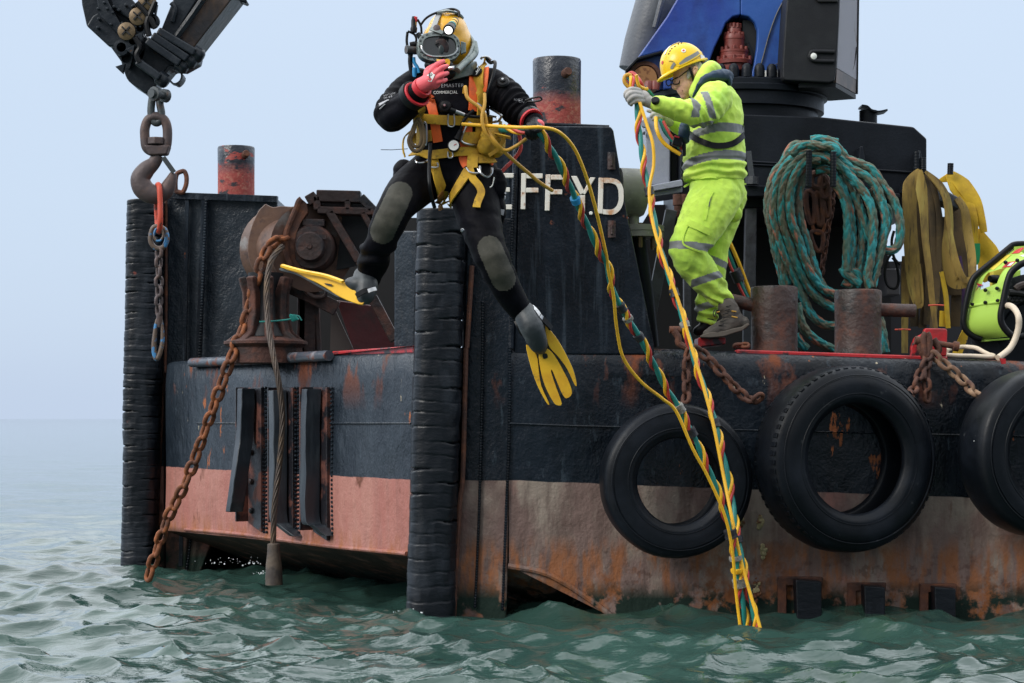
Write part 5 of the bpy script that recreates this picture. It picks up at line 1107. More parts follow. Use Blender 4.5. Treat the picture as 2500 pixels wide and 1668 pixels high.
for (x, y) in ((1055, 1320), (1268, 1165)):
    mb = MB(); p = W('H', x, y, 13.3); mb.tube([p-V(.05, 0, 0), p+V(0, -.01, .002), p+V(.05, 0, 0)], .006, 6); tag(mb.build('cable_tie', M['orange'], None, origin=p), 'short orange cable tie round the %s sling' % ('lowest hanging' if x == 1055 else 'mustard'), 'cable tie')
cp('H', [(1290, 370), (1350, 440), (1415, 475), (1418, 555), (1290, 500), (1280, 420)], 13.6, .2, 'grey2', 'sling_rail_end')
mb = MB(); mb.quadbar(W('H', 1040, 420, 13.8), W('H', 1480, 520, 13.8), .06, .06); mb.build('sling_rail', M['steel2'], crane)
for q, pts in enumerate(([(1000, 690), (985, 760), (1000, 860), (1040, 905)], [(1000, 820), (960, 870), (940, 960), (960, 1040), (1010, 1055), (1030, 1000), (1015, 900), (990, 860)]  )):
    mb = MB(); mb.tube(cr(WP('H', pts, 13.6), 6), .010, 6); tag(mb.build('cord', M['blackr'], None, origin=W('H', *pts[0], 13.6)), ('thin black cord dropping behind the right side of the rope coil', 'black cord loop hanging low between the rope coil and the slings', 'tiny black cord hook beside the slings')[q], 'cord')
mb = MB(); mb.ext(WP('H', [(925, 930), (1040, 930), (1040, 1100), (960, 1100)], 14.3), .3); tag(mb.build('crate', pm('grey_weathered_crate', (.10, .10, .11), .6), None, bevel=.01, origin=W('H', 980, 1100, 14.3)), 'grey weathered crate on deck behind the rope coil', 'crate')

# ------------------------------------------------------------------ the lime green machine at the right edge
YM = 12.9
mc = thing('compressor', 'lime green portable machine with a black tube frame at the right edge', 'compressor', W('R', 1100, 1420, YM))
lp_ = [(1400, 205), (1300, 205), (1230, 215), (1180, 250), (1000, 400), (840, 530), (780, 600), (745, 700), (710, 850), (690, 980), (685, 1080), (720, 1160), (800, 1220), (880, 1245)]
mb = MB(); mb.tube(cr(WP('R', lp_, YM-.02), 6), .019, 12); mb.build('frame_tube', M['blackr'], mc)
mb = MB(); mb.tube(cr(WP('R', [(1420, 385), (1340, 415), (1290, 440), (1210, 510), (1170, 600), (1140, 720), (1110, 870), (1090, 980), (1100, 1070), (1150, 1150), (1220, 1210), (1290, 1220), (1400, 1200)], YM-.22), 6), .021, 12); mb.build('frame_tube', M['blackr'], mc)
# the green cover: a bent sheet between the two tubes, made of flat runs with a window cut in it
mb = MB()
A_ = [(1400, 222, 0), (1240, 235, 0), (1030, 400, 0), (850, 545, 0), (815, 600, 0)]
outer_ = [(1230, 240), (1060, 380), (860, 545), (815, 610), (780, 740), (750, 880), (720, 990), (712, 1080), (740, 1160), (800, 1210), (900, 1250)]
inner_ = [(1400, 340), (1330, 395), (1270, 425), (1200, 500), (1150, 600), (1120, 720), (1100, 830), (1080, 960), (1085, 1060), (1130, 1150), (1190, 1215)]
def sheet(i0, i1, a0, a1, nm, mat='green', dy=0):
    mb = MB(); oo = cr(WP('R', outer_, YM+.0+dy), 4); ii = cr(WP('R', inner_, YM-.20+dy), 4); vs = []; fs = []; m = 0
    for i in range(i0*4, i1*4+1):
        for t in np.linspace(a0, a1, 5): vs.append(oo[i].lerp(ii[i], float(t))+V(0, .0, 0))
        m += 1
    for i in range(m-1):
        for j in range(4): a = i*5+j; fs.append((a, a+1, a+6, a+5))
    nv = len(vs); mb.add(vs+[v+V(0, .012, 0) for v in vs], fs+[tuple(x+nv for x in f[::-1]) for f in fs]+[(k*5, (k+1)*5, nv+(k+1)*5, nv+k*5) for k in range(m-1)]+[(k*5+4, nv+k*5+4, nv+(k+1)*5+4, (k+1)*5+4) for k in range(m-1)]+[(0, nv, nv+1, 1)])
    return mb.build(nm, M[mat], mc)
cov = sheet(0, 2, 0, 1, 'cover'); sheet(2, 4, 0, .24, 'cover'); sheet(2, 4, .74, 1, 'cover'); sheet(4, 10, 0, 1, 'cover')
mb = MB(); mb.ext(WP('R', [(1240, 235), (1400, 222), (1400, 345), (1235, 330)], YM-.05), .012); mb.build('cover', M['green'], mc)
mb = MB(); mb.tube([W('R', 752, 885, YM-.01), W('R', 930, 860, YM-.1), W('R', 1100, 835, YM-.21)], .010, 8); mb.build('cover_lip', M['green'], mc)
for (x, y, d) in ((785, 866, .03), (928, 845, .11), (1064, 825, .19), (930, 710, .12), (1057, 690, .18), (1150, 405, .13), (1278, 382, .2)):
    mb = MB(); mb.lathe(W('R', x, y, YM-d-.01), (0, -1, 0), [(.013, -.02), (.009, .002), (.005, .006)], 8); mb.build('screw', M['blackr'], mc)
cvv = []; cvf = []
for o in C.objects:
    if o.name.startswith('cover') and o.parent == mc and o.type == 'MESH' and len(o.data.vertices) > 8:
        k0 = len(cvv); cvv += [v.co+world_loc(mc) for v in o.data.vertices]; cvf += [[k0+i for i in p.vertices] for p in o.data.polygons]
CB = BVHTree.FromPolygons(cvv, cvf)
def chit(f, x, y, off, Y):
    dr = (W(f, x, y, 1)-V(0, 0, EYE)).normalized(); loc, n, i, t = CB.ray_cast(V(0, 0, EYE), dr)
    return (loc-dr*off) if loc is not None else W(f, x, y, Y)
def sticker(f, pts, Y, mat, par, nm='sticker', off=.006):
    q = [chit(f, p[0], p[1], off, Y) for p in pts]; mb = MB(); mb.ext(q, .002); return mb.build(nm, M[mat], par)
sticker('R', [(1205, 312), (1260, 268), (1330, 240), (1344, 255), (1290, 305)], YM-.09, 'stk', cov)
sticker('R', [(1295, 335), (1344, 318), (1344, 345)], YM-.12, 'stw', cov)
sticker('R', [(1100, 465), (1165, 402), (1258, 392), (1200, 455)], YM-.17, 'stk', cov); sticker('R', [(1155, 448), (1195, 412), (1240, 402), (1200, 440)], YM-.176, 'stw', cov, off=.010)
sticker('R', [(950, 470), (1130, 325), (1205, 322), (1010, 490)], YM-.10, 'sty', cov)
s = sticker('R', [(825, 632), (900, 655), (845, 672), (812, 722), (838, 668)], YM-.10, 'stk', cov)
def text(body, f, x0, y0, x1, h, Y, mat, par, nm, up=0, ext=.002, shear=0, p3=None, normal=None):
    """lettering; runs from (x0,y0) towards (x1,y0+up), letter height h, all in sheet units"""
    cu = bpy.data.curves.new(nm, 'FONT'); cu.body = body; cu.size = 1; cu.extrude = .001; cu.shear = shear
    t = bpy.data.objects.new(nm, cu); C.objects.link(t); dg = bpy.context.evaluated_depsgraph_get(); dg.update()
    me = bpy.data.meshes.new_from_object(t.evaluated_get(dg)); bpy.data.objects.remove(t)
    xs = [v.co.x for v in me.vertices]; ys = [v.co.y for v in me.vertices]; w0 = max(xs)-min(xs); h0 = max(ys)-min(ys)
    a = W(f, x0, y0, Y); b = W(f, x1, y0+up, Y); hh = (W(f, x0, y0-h, Y)-a).length
    ux = (b-a); uz = V(0, 0, hh); uy = ux.cross(uz).normalized() if ux.cross(uz).length > 1e-9 else V(0, 1, 0)
    org = world_loc(par)
    for v in me.vertices:
        q = a+ux*((v.co.x-min(xs))/w0)+uz*((v.co.y-min(ys))/h0)+V(0, -1, 0)*(ext*(1 if v.co.z > 0 else 0)); v.co = q-org
    me.materials.clear(); me.materials.append(M[mat]); o = bpy.data.objects.new(nm, me); C.objects.link(o); o.parent = par; WL[o.name] = org; return o
text('Swift', 'R', 832, 685, 900, 30, chit('R', 865, 680, .014, YM-.1).y, 'stb', cov, 'emblem_lettering', up=-6, shear=.3)
mb = MB(); mb.box(W('R', 1070, 590, YM+.1), (.10, .08, .17)); v_ = mb.build('valve_body', M['sty'], mc, bevel=.01)
mb = MB(); mb.lathe(W('R', 1060, 590, YM+.06), (-1, -.6, 0), [(.026, 0), (.026, .05), (.02, .07)], 12); mb.build('valve_knob', M['blackr'], v_)
mb = MB(); mb.ext(WP('R', [(1215, 520), (1310, 480), (1310, 640), (1280, 690), (1190, 680)], YM+.15), .2); mb.build('inner_panel', M['green'], mc, bevel=.008)
mb = MB()
for i in range(9):
    mb.lathe(W('R', 1190+i*24, 800+(i % 2)*14, YM+.02), (0, -1, 0), [(.022, -.2), (.022, 0), (.012, .01)], 10)
mb.ext(WP('R', [(1150, 760), (1420, 760), (1420, 900), (1140, 900)], YM+.06), .25); mb.tube(cr(WP('R', [(1180, 735), (1280, 740), (1400, 770)], YM), 4), .02, 8); mb.build('pump_block', M['dark'], mc)
mb = MB(); mb.ext(WP('R', [(1130, 900), (1420, 900), (1420, 1240), (1130, 1240)], YM+.2), .1); mb.ext(WP('R', [(750, 1250), (1420, 1235), (1420, 1440), (780, 1440)], YM+.25), .1); mb.build('chassis', M['dark'], mc)
mb = MB(); mb.lathe(W('R', 1480, 1230, YM+.05), (0, -1, 0), [(.36, -.15), (.40, -.12), (.40, .0), (.36, .03), (.24, .03), (.22, 0), (.05, 0)], 48); mb.build('wheel', M['tyre'], mc)
mb = MB(); mb.ext(WP('R', [(870, 1255), (1185, 1232), (1185, 1250), (875, 1275)], YM-.02), .1); mb.build('bottom_lip', M['green'], mc)
mb = MB(); mb.tube(cr(WP('R', [(1255, 700), (1300, 665), (1400, 640)], YM), 4), .022, 8); mb.tube(cr(WP('R', [(1310, 590), (1400, 600)], YM+.1), 4), .02, 8); mb.build('brown_hose', M['hook'], mc)
mb = MB(); mb.tube(cr(WP('R', [(495, 1375, 12.6), (560, 1345, 12.65), (700, 1332, 12.7), (820, 1345, 12.65), (900, 1385, 12.6), (960, 1415, 12.55), (1010, 1428, 12.5), (980, 1442, 12.42), (800, 1432, 12.4), (600, 1428, 12.4), (495, 1420, 12.4)], 12.6), 8), .014, 10)
tag(mb.build('deck_hose', M['cream'], None, origin=W('R', 800, 1430, 12.6)), 'cream hose lying in a flat loop on the deck edge beside the red lug', 'hose')
mb = MB(); mb.tube(cr(WP('R', [(1150, 880, 12.7), (1200, 885, 12.6), (1250, 930, 12.55), (1285, 1010, 12.5), (1283, 1120, 12.5), (1245, 1250, 12.5), (1180, 1360, 12.48), (1060, 1452, 12.4)], 12.6), 8), .019, 10)
tag(mb.build('machine_hose', M['cream'], None, origin=W('R', 1150, 880, 12.7)), 'pale cream hose curving out of the lime green machine down to the deck', 'hose')
# ------------------------------------------------------------------ people
def organic(name, caps, voxel, smooth, mats, parent, disp=None, matfn=None, keep=False):
    """closed capsules and lofts fused into one continuous skin, then creased"""
    mb = MB()
    for c in caps:
        if c[0] == 'c':                      # tapered capsule: p0 r0 p1 r1
            _, p0, r0, p1, r1 = c; ax = p1-p0; L_ = ax.length; ax = ax.normalized() if L_ > 1e-6 else V(0, 0, 1); pr = []
            for k in range(7): a = math.pi/2*(1-k/6); pr.append((max(r0*math.cos(a), 1e-4), -r0*math.sin(a)))
            for k in range(7): a = math.pi/2*k/6; pr.append((max(r1*math.cos(a), 1e-4), L_+r1*math.sin(a)))
            mb.lathe(p0, ax, pr, 20)
        elif c[0] == 'p':                    # polyline of points with radii
            pts, rs = c[1], c[2]
            q = cr(pts, 5); rr = [float(np.interp(i/(len(q)-1)*(len(rs)-1), range(len(rs)), rs)) for i in range(len(q))]
            for i in range(0, len(q)-1): mb.ball(q[i], rr[i], 14)
            mb.ball(q[-1], rr[-1], 14); mb.tube(q, rr, 18)
        elif c[0] == 'l':                    # loft of rings: centre, half width vector, half depth vector
            vs = []; n = 28; rings = c[1]; m = len(rings)
            for (ce, a, b) in rings:
                for k in range(n): t = 2*math.pi*k/n; vs.append(ce+a*math.cos(t)+b*math.sin(t))
            fs = [(i*n+k, i*n+(k+1) % n, (i+1)*n+(k+1) % n, (i+1)*n+k) for i in range(m-1) for k in range(n)]
            fs.append(list(range(n))[::-1]); fs.append(list(range((m-1)*n, m*n))); mb.add(vs, fs)
        elif c[0] == 'e': mb.ball(c[1], c[2], 22, c[3] if len(c) > 3 else None)
    t = mb.build('tmp', M['dark'], None, ang=180); t.location = (0, 0, 0)
    r = t.modifiers.new('r', 'REMESH'); r.mode = 'VOXEL'; r.voxel_size = voxel
    s = t.modifiers.new('s', 'SMOOTH'); s.iterations = smooth; s.factor = .6
    dg = bpy.context.evaluated_depsgraph_get(); dg.update(); me = bpy.data.meshes.new_from_object(t.evaluated_get(dg)); bpy.data.objects.remove(t)
    if disp:
        n = len(me.vertices); co = np.empty(n*3); me.vertices.foreach_get('co', co); no = np.empty(n*3); me.vertices.foreach_get('normal', no)
        co = co.reshape(-1, 3); no = no.reshape(-1, 3)
        for i in range(n): co[i] += no[i]*disp(Vector(co[i]), no[i])
        me.vertices.foreach_set('co', co.ravel()); me.update()
    bvh = None
    if keep: bvh = BVHTree.FromPolygons([v.co.copy() for v in me.vertices], [tuple(p.vertices) for p in me.polygons])
    me.materials.clear()
    for m_ in (mats if isinstance(mats, list) else [mats]): me.materials.append(m_)
    if matfn: me.polygons.foreach_set('material_index', [matfn(p.center) for p in me.polygons])
    else: me.polygons.foreach_set('material_index', [0]*len(me.polygons))
    me.polygons.foreach_set('use_smooth', [True]*len(me.polygons))
    org = world_loc(parent); me.transform(Matrix.Translation(-org)); me.name = name
    o = bpy.data.objects.new(name, me); C.objects.link(o); o.parent = parent; WL[o.name] = org
    return (o, bvh) if keep else o
def hit(bvh, f, x, y, off=0, fallback=10.5):
    d = (W(f, x, y, 1)-V(0, 0, EYE)).normalized(); loc, n, i, t = bvh.ray_cast(V(0, 0, EYE), d)
    if loc is None:                                   # beside the figure: nearest skin
        p = W(f, x, y, fallback); loc, n, i, t = bvh.find_nearest(p); n = (p-loc).normalized() if (p-loc).length > 1e-6 else n; return p, n
    if n.dot(d) > 0: n = -n
    return loc+n*off, n
def strap(bvh, f, pts, wd, mat, parent, name='strap', off=.012, th=.007, fb=10.5, arch=0.0):
    q = cr([V(p[0], p[1], p[2] if len(p) > 2 else 0) for p in pts], 5); P = []; N_ = []
    for p in q:
        a, n = hit(bvh, f, p.x, p.y, off+p.z, fb); P.append(a); N_.append(n)
    for _ in range(2):
        P = [P[0]]+[(P[i-1]+P[i]*2+P[i+1])/4 for i in range(1, len(P)-1)]+[P[-1]]; N_ = [N_[0]]+[(N_[i-1]+N_[i]*2+N_[i+1]).normalized() for i in range(1, len(N_)-1)]+[N_[-1]]
    mb = MB(); mb.ribbon(P, wd, th, N_, arch=arch, seg=6); return mb.build(name, M[mat], parent)
def wrinkle(amp, folds, seed):
    def d(p, n):
        v = 0
        for (f, s, a) in folds: v += a*(1-abs(noise.noise(Vector((p.x*s[0]+seed, p.y*s[1], p.z*s[2]+seed*2))))*2.2)
        return amp*v
    return d

# ---------------------------------------------------------------- the diver
YD = 10.5
dv = thing('person', 'diver in yellow helmet and black drysuit stepping off the barge, pink glove at his mouthpiece', 'person', W('D', 600, 1550, 10.45))
c_ = lambda x, y, Y=YD: W('C', x, y, Y)
d_ = lambda x, y, Y=YD: W('D', x, y, Y)
kd = YD/5100/3.136
def rg_(x, y, hw, hd, Y=YD): return (c_(x, y, Y), V(hw*kd, 0, 0), V(0, hd, 0))
torso = ('l', [rg_(640, 545, 95, .07), rg_(640, 590, 170, .085), rg_(640, 640, 255, .10), rg_(635, 740, 285, .12), rg_(630, 860, 262, .13), rg_(625, 1000, 245, .125), rg_(625, 1140, 245, .12), rg_(620, 1270, 262, .125), rg_(615, 1400, 262, .12), rg_(600, 1480, 200, .10)])
rsh, rel, rwr = c_(375, 655, 10.5), c_(175, 880, 10.34), c_(385, 705, 10.16)
lsh, lel, lwr = c_(935, 665, 10.5), c_(1150, 850, 10.38), c_(1258, 940, 10.28)
rarm = ('p', [rsh, c_(265, 740, 10.44), c_(175, 870, 10.34), c_(290, 810, 10.24), rwr], [.092, .090, .086, .074, .054])
larm = ('p', [lsh, c_(1050, 740, 10.46), c_(1150, 850, 10.38), c_(1215, 900, 10.33), lwr], [.096, .088, .076, .062, .050])
rleg = ('p', [d_(480, 190, 10.5), d_(370, 270, 10.38), d_(275, 385, 10.2), d_(200, 560, 10.25), d_(150, 680, 10.35), d_(118, 800, 10.42)], [.125, .112, .088, .080, .078, .058])
lleg = ('p', [d_(740, 180, 10.5), d_(755, 350, 10.42), d_(790, 520, 10.32), d_(850, 680, 10.24), d_(930, 850, 10.3), d_(1030, 1010, 10.38)], [.13, .122, .100, .084, .076, .055])
def dsp(p, n):
    # stretched folds at the joints, softer elsewhere
    v = .5*noise.noise(Vector((p.x*7, p.y*7, p.z*7)))
    def ringfold(c, ax, s, amp, rad):
        d = p-c; t = d.dot(ax); w_ = math.exp(-(d.length/rad)**2); return amp*w_*math.sin(t*s+noise.noise(p*9)*2.5)
    v += ringfold(rel, (rsh-rel).normalized(), 130, 1.0, .13)+ringfold(lel, (lwr-lsh).normalized(), 150, 1.6, .13)
    v += ringfold(d_(170, 640, 10.3), V(.1, 0, 1), 70, 1.5, .12)+ringfold(d_(860, 700, 10.25), V(-.3, 0, 1), 60, .8, .1)+ringfold(d_(780, 500, 10.3), V(0, 0, 1), 70, .8, .1)
    return v*.0085
kn1 = [d_(p[0], p[1], 10.15) for p in ((285, 310), (265, 400), (205, 500))]
def neo_fn(c):
    def near(pts, r):
        for i in range(len(pts)-1):
            a, b = pts[i], pts[i+1]; ab = b-a; t = max(0, min(1, ((c-a).x*ab.x+(c-a).z*ab.z)/(ab.x**2+ab.z**2))); q = a+ab*t
            if math.hypot(c.x-q.x, c.z-q.z) < r: return True
        return False
    if c.y < 10.30 and (near([d_(305, 300, 10.2), d_(265, 400, 10.2), d_(205, 520, 10.2)], .062)) and c.y < 10.27: return 1
    if c.y < 10.30 and near([d_(835, 620, 10.22), d_(870, 700, 10.22), d_(915, 800, 10.25)], .060) and c.y < 10.28: return 1
    return 0
suit, sb = organic('drysuit', [torso, rarm, larm, rleg, lleg, ('e', c_(640, 590), (.075, .07, .06))], .0075, 5, [M['neo'], M['knee']], dv, dsp, neo_fn, keep=True)
thin = lambda L_, s: (L_[0], L_[1], [r*s for r in L_[2]])
body = organic('body', [('l', [(c, a*.86, b*.86) for (c, a, b) in torso[1]]), thin(rarm, .8), thin(larm, .8), thin(rleg, .8), thin(lleg, .8), ('c', c_(640, 600), .05, c_(610, 500), .05), ('e', c_(590, 330, 10.51), (.075, .080, .105)), ('e', c_(550, 470, 10.47), (.04, .045, .045)),
    ('c', c_(555, 330, 10.435), .010, c_(548, 385, 10.42), .014), ('c', c_(510, 318, 10.44), .012, c_(610, 318, 10.44), .012), ('c', c_(520, 440, 10.43), .010, c_(570, 440, 10.43), .010)], .010, 3, M['skin'], dv)
# neck dam, helmet
tilt = Matrix.Rotation(math.radians(-10), 3, 'Z')
hc = c_(610, 320, 10.5)
mb = MB(); up = V(.10, 0, 1).normalized(); 
hel = organic('helmet', [('e', c_(605, 275, 10.53), (.108, .135, .125)), ('e', c_(665, 350, 10.54), (.088, .125, .12)), ('e', c_(700, 440, 10.54), (.065, .10, .08)), ('e', c_(560, 330, 10.46), (.105, .075, .11)), ('e', c_(560, 430, 10.47), (.09, .08, .06))], .007, 7, M['fibre'], dv)
# neck ring and lower shell
mb = MB(); ax = V(-.28, -.10, 1).normalized(); mb.lathe(c_(660, 545, 10.49), ax, [(.085, -.05), (.105, -.045), (.112, -.01), (.118, .0), (.118, .016), (.104, .022)], 40); mb.build('neck_ring', M['alu'], hel)
mb = MB(); mb.tube(cr([c_(805, 330, 10.50), c_(815, 400, 10.46), c_(780, 450, 10.42), c_(720, 500, 10.37), c_(680, 540, 10.34)], 6), [.018]*25, 10); mb.tube(cr([c_(770, 270, 10.52), c_(800, 330, 10.48), c_(770, 420, 10.42), c_(700, 500, 10.36)], 6), .009, 8); mb.build('yoke', M['alu'], hel)
# face port frame: oval metal ring with screws, dark glass, lower bright retainer
fc = c_(537, 362, 10.365); fx = V(1, .26, .05).normalized(); fz = V(-.06, .22, 1).normalized(); fn = fx.cross(fz).normalized(); fn = fn if fn.y < 0 else -fn
def oval(rx, rz, off, n=64, e=2.7): return [fc+fx*(rx*math.copysign(abs(math.cos(t))**(2/e), math.cos(t)))+fz*(rz*math.copysign(abs(math.sin(t))**(2/e), math.sin(t)))+fn*off for t in [2*math.pi*k/n for k in range(n)]]
def ringmesh(o, i, th, mb):
    n = len(o); vs = o+i+[p-fn*th for p in o]+[p-fn*th for p in i]; fs = []
    for k in range(n):
        k2 = (k+1) % n; fs += [(k, k2, n+k2, n+k), (2*n+k2, 2*n+k, 3*n+k, 3*n+k2), (k2, k, 2*n+k, 2*n+k2), (n+k, n+k2, 3*n+k2, 3*n+k)]
    mb.add(vs, fs)
mb = MB(); ringmesh(oval(.108, .078, .012), oval(.086, .053, .012), .045, mb); fr0 = mb.build('port_frame', M['alu'], hel, bevel=.003)
mb = MB(); ringmesh(oval(.092, .060, .020), oval(.085, .052, .020), .012, mb); mb.build('port_rim', M['alu'], hel)
mb = MB(); ov = oval(.091, .058, .018); mb.tube([p for p in ov[32:]]+[], .0045, 8); mb.build('port_retainer', M['chrome'], hel)
mb = MB(); mb.add(oval(.087, .054, .010)+[fc+fn*.0105], [(k, (k+1) % 64, 64) for k in range(64)]); mb.build('port_glass', M['glass'], hel)
for k in range(18):
    t = 2*math.pi*k/18; p = fc+fx*(.098*math.copysign(abs(math.cos(t))**.74, math.cos(t)))+fz*(.066*math.copysign(abs(math.sin(t))**.74, math.sin(t)))+fn*.012; mb = MB(); mb.lathe(p, fn, [(.0058, -.002), (.0055, .004), (.002, .005)], 8); mb.build('screw', M['dsteel'], fr0)
# faint face behind the glass: eyes and nose read as warm shapes against it
mg = pm('skin_behind_tinted_glass', (.040, .022, .020), .35, spec=.4, layers=[dict(c=(.018, .014, .015), s=30, lo=.45, hi=.6)])
mb = MB(); mb.ball(fc+fx*.010-fz*.004+fn*.008, (.040, .006, .044), 20); mb.build('face', mg, hel)
mb = MB(); mb.ball(fc+fx*.008-fz*.020+fn*.012, (.014, .005, .026), 14); mb.build('nose_block', pm('dark_teal_nose_block', (.018, .030, .032), .4), hel)
mb = MB()
for s in (-1, 1): mb.ball(fc+fx*(.010+s*.020)+fz*.014+fn*.0135, (.010, .003, .004), 8)
mb.build('eyes', M['dark'], hel)
# chrome strap, crest, badge
mb = MB(); q = [c_(470, 265, 10.37), c_(500, 205, 10.385), c_(530, 130, 10.43), c_(570, 88, 10.49), c_(640, 78, 10.54)]; mb.ribbon(cr(q, 6), .026, .010, [V(-.2, -1, .6)]*13+[V(0, -.4, 1)]*12, arch=.1)
mb.build('chrome_strap', M['strapm'], hel)
mb = MB(); mb.ribbon(cr([c_(520, 100, 10.45), c_(600, 85, 10.42), c_(680, 105, 10.46), c_(715, 140, 10.5)], 6), .022, .012, V(0, -.5, 1)); mb.ribbon(cr([c_(470, 220, 10.38), c_(520, 235, 10.36), c_(570, 255, 10.355)], 5), .022, .010, V(0, -1, .4)); mb.build('handle', M['alu'], hel, bevel=.002)
mb = MB(); mb.lathe(c_(522, 218, 10.365), V(-.1, -1, .3), [(.018, -.01), (.018, .006), (.012, .009)], 20); mb.build('badge', M['hook'], hel)
mb = MB(); mb.ext([c_(705, 315, 10.38), c_(745, 325, 10.40), c_(745, 400, 10.40), c_(705, 415, 10.38)], V(.0, .03, 0)); mb.build('hinge_block', M['alu'], hel, bevel=.004)
# torch
a = c_(612, 232, 10.27); b = c_(668, 150, 10.42); ax = (b-a).normalized(); mb = MB(); mb.lathe(a, ax, [(.028, 0), (.0285, .012), (.026, .04), (.020, .06), (.020, .15)], 24); tr = mb.build('torch', M['blackr'], hel)
mb = MB(); mb.lathe(a, -ax, [(.020, -.002), (.020, .002), (.012, .005)], 24); mb.build('torch_lens', M['lamp'], tr)
for t, m_ in ((.066, 'hoset'), (.085, 'hosey'), (.115, 'hosey')): mb = MB(); mb.lathe(a+ax*t, ax, [(.0215, 0), (.0215, .016)], 20); mb.build('tape_ring', M[m_], tr)
mb = MB(); mb.tube(cr([c_(690, 130, 10.44), c_(690, 90, 10.45), c_(640, 70, 10.46), c_(560, 85, 10.45), c_(480, 115, 10.43), c_(430, 150, 10.42), (c_(395, 200, 10.42))], 6), .006, 8); mb.build('torch_cable', M['blackr'], hel)
# side block, valves, whips on the diver's right
mb = MB(); mb.lathe(c_(345, 250, 10.42), V(.02, 0, 1), [(.016, 0), (.018, .02), (.014, .03), (.014, .06), (.010, .08)], 14); mb.build('valve', M['blackr'], hel)
mb = MB(); mb.lathe(c_(350, 200, 10.42), V(.05, 0, 1), [(.012, -.015), (.012, .02)], 14); mb.build('valve_tape', M['hosem'], hel)
mb = MB(); mb.lathe(c_(355, 160, 10.42), V(.05, 0, 1), [(.012, -.005), (.012, .018), (.006, .022)], 14); mb.build('valve_cap', M['redtrim'], hel)
mb = MB(); mb.lathe(c_(375, 255, 10.44), V(.6, 0, -1), [(.012, 0), (.014, .03), (.009, .06)], 12); mb.lathe(c_(350, 385, 10.42), V(-.8, -.4, 0), [(.020, -.02), (.022, 0), (.018, .03), (.022, .032), (.022, .045)], 12); mb.build('side_block', M['dsteel'], hel)
mb = MB(); mb.lathe(c_(315, 345, 10.42), V(1, 0, .1), [(.014, 0), (.016, .02), (.012, .04)], 12); mb.build('side_knob', M['blackr'], hel)
for pts, r_, m_ in (([(375, 150), (400, 200), (405, 260)], .006, 'blackr'), ([(300, 240), (350, 265), (365, 310), (340, 340)], .006, 'blackr'), ([(298, 245), (292, 320), (310, 420), (325, 500), (330, 560)], .007, 'blackr'), ([(345, 440), (350, 480), (375, 520), (385, 560)], .009, 'bluet'), ([(350, 520), (348, 580), (355, 640)], .014, 'bluet'), ([(325, 400), (318, 470), (330, 560), (345, 620)], .012, 'blackr')):
    mb = MB(); mb.tube(cr(WP('C', pts, 10.42), 6), r_, 10); mb.build('whip', M[m_], hel)
# oral nasal regulator under the port
rg2 = organic('regulator', [('e', c_(560, 510, 10.36), (.060, .045, .045)), ('e', c_(470, 500, 10.38), (.030, .030, .025)), ('e', c_(600, 560, 10.38), (.045, .04, .035))], .006, 3, M['blackr'], dv)
mb = MB(); mb.lathe(c_(612, 524, 10.32), V(1, -.2, 0), [(.012, 0), (.013, .002), (.013, .028), (.010, .030)], 16); mb.build('regulator_knob', M['chrome'], rg2)
mb = MB(); mb.ribbon(cr([c_(520, 465, 10.33), c_(570, 470, 10.31), c_(610, 465, 10.31), c_(605, 500, 10.31)], 4), .016, .004, V(0, -1, 0)); mb.build('yellow_band', M['fibre'], rg2)

# gloves: palm, four unequal bent fingers and a thumb, fused
def glove(name, palm, fingers, thumb, mat, parent, vox=.0036, cuff=None):
    caps = list(palm)
    for pts, rs in fingers+[thumb]: caps.append(('p', pts, rs))
    o = organic(name, caps, vox, 1, M[mat], parent); return o
pg = glove('pink_glove', [('e', c_(485, 610, 10.10), (.045, .030, .050), Matrix.Rotation(-.6, 3, 'Y')), ('c', c_(400, 660, 10.13), .040, c_(470, 625, 10.10), .040)],
    [([c_(480, 545, 10.09), c_(525, 495, 10.10), c_(572, 470, 10.14)], [.017, .0135, .0105]), ([c_(510, 565, 10.08), c_(560, 522, 10.075), c_(600, 506, 10.11)], [.016, .0135, .0105]),
     ([c_(520, 600, 10.08), c_(565, 575, 10.07), c_(602, 560, 10.10)], [.016, .0135, .0105]), ([c_(515, 632, 10.09), c_(560, 622, 10.08), c_(592, 612, 10.11)], [.015, .0125, .0095])],
    ([c_(440, 590, 10.12), c_(450, 540, 10.18), c_(500, 505, 10.24)], [.016, .015, .012]), 'pink', dv)
pb_ = BVHTree.FromPolygons([v.co+world_loc(dv) for v in pg.data.vertices], [tuple(p.vertices) for p in pg.data.polygons])
mb = MB(); q = [hit(pb_, 'C', x, y, .0015, 10.1)[0] for x, y in ((447, 578), (485, 552), (508, 572), (480, 628), (455, 622))]; mb.add(q+[sum(q, V(0, 0, 0))/5+V(0, -.003, 0)], [(i, (i+1) % 5, 5) for i in range(5)]); mb.build('glove_patch', M['stw'], pg)
btext_later = pb_
def cuffring(c, ax, r, mat, nm, par, w_=.012, t=.006):
    mb = MB(); ax = ax.normalized(); mb.lathe(c, ax, [(r-t*.5, -w_), (r+t, -w_), (r+t*1.3, 0), (r+t, w_), (r-t*.5, w_), (r-t*2, 0)], 32, capped=False); return mb.build(nm, M[mat], par)
cuffring(c_(345, 735, 10.19), rwr-c_(290, 810, 10.24), .068, 'blackr', 'wrist_ring', dv, .02)
cuffring(c_(370, 722, 10.165), rwr-c_(290, 810, 10.24), .062, 'redtrim', 'wrist_seal', dv, .006)
cuffring(c_(405, 675, 10.13), c_(470, 625, 10.10)-rwr, .043, 'redtrim', 'glove_cuff', pg, .014)
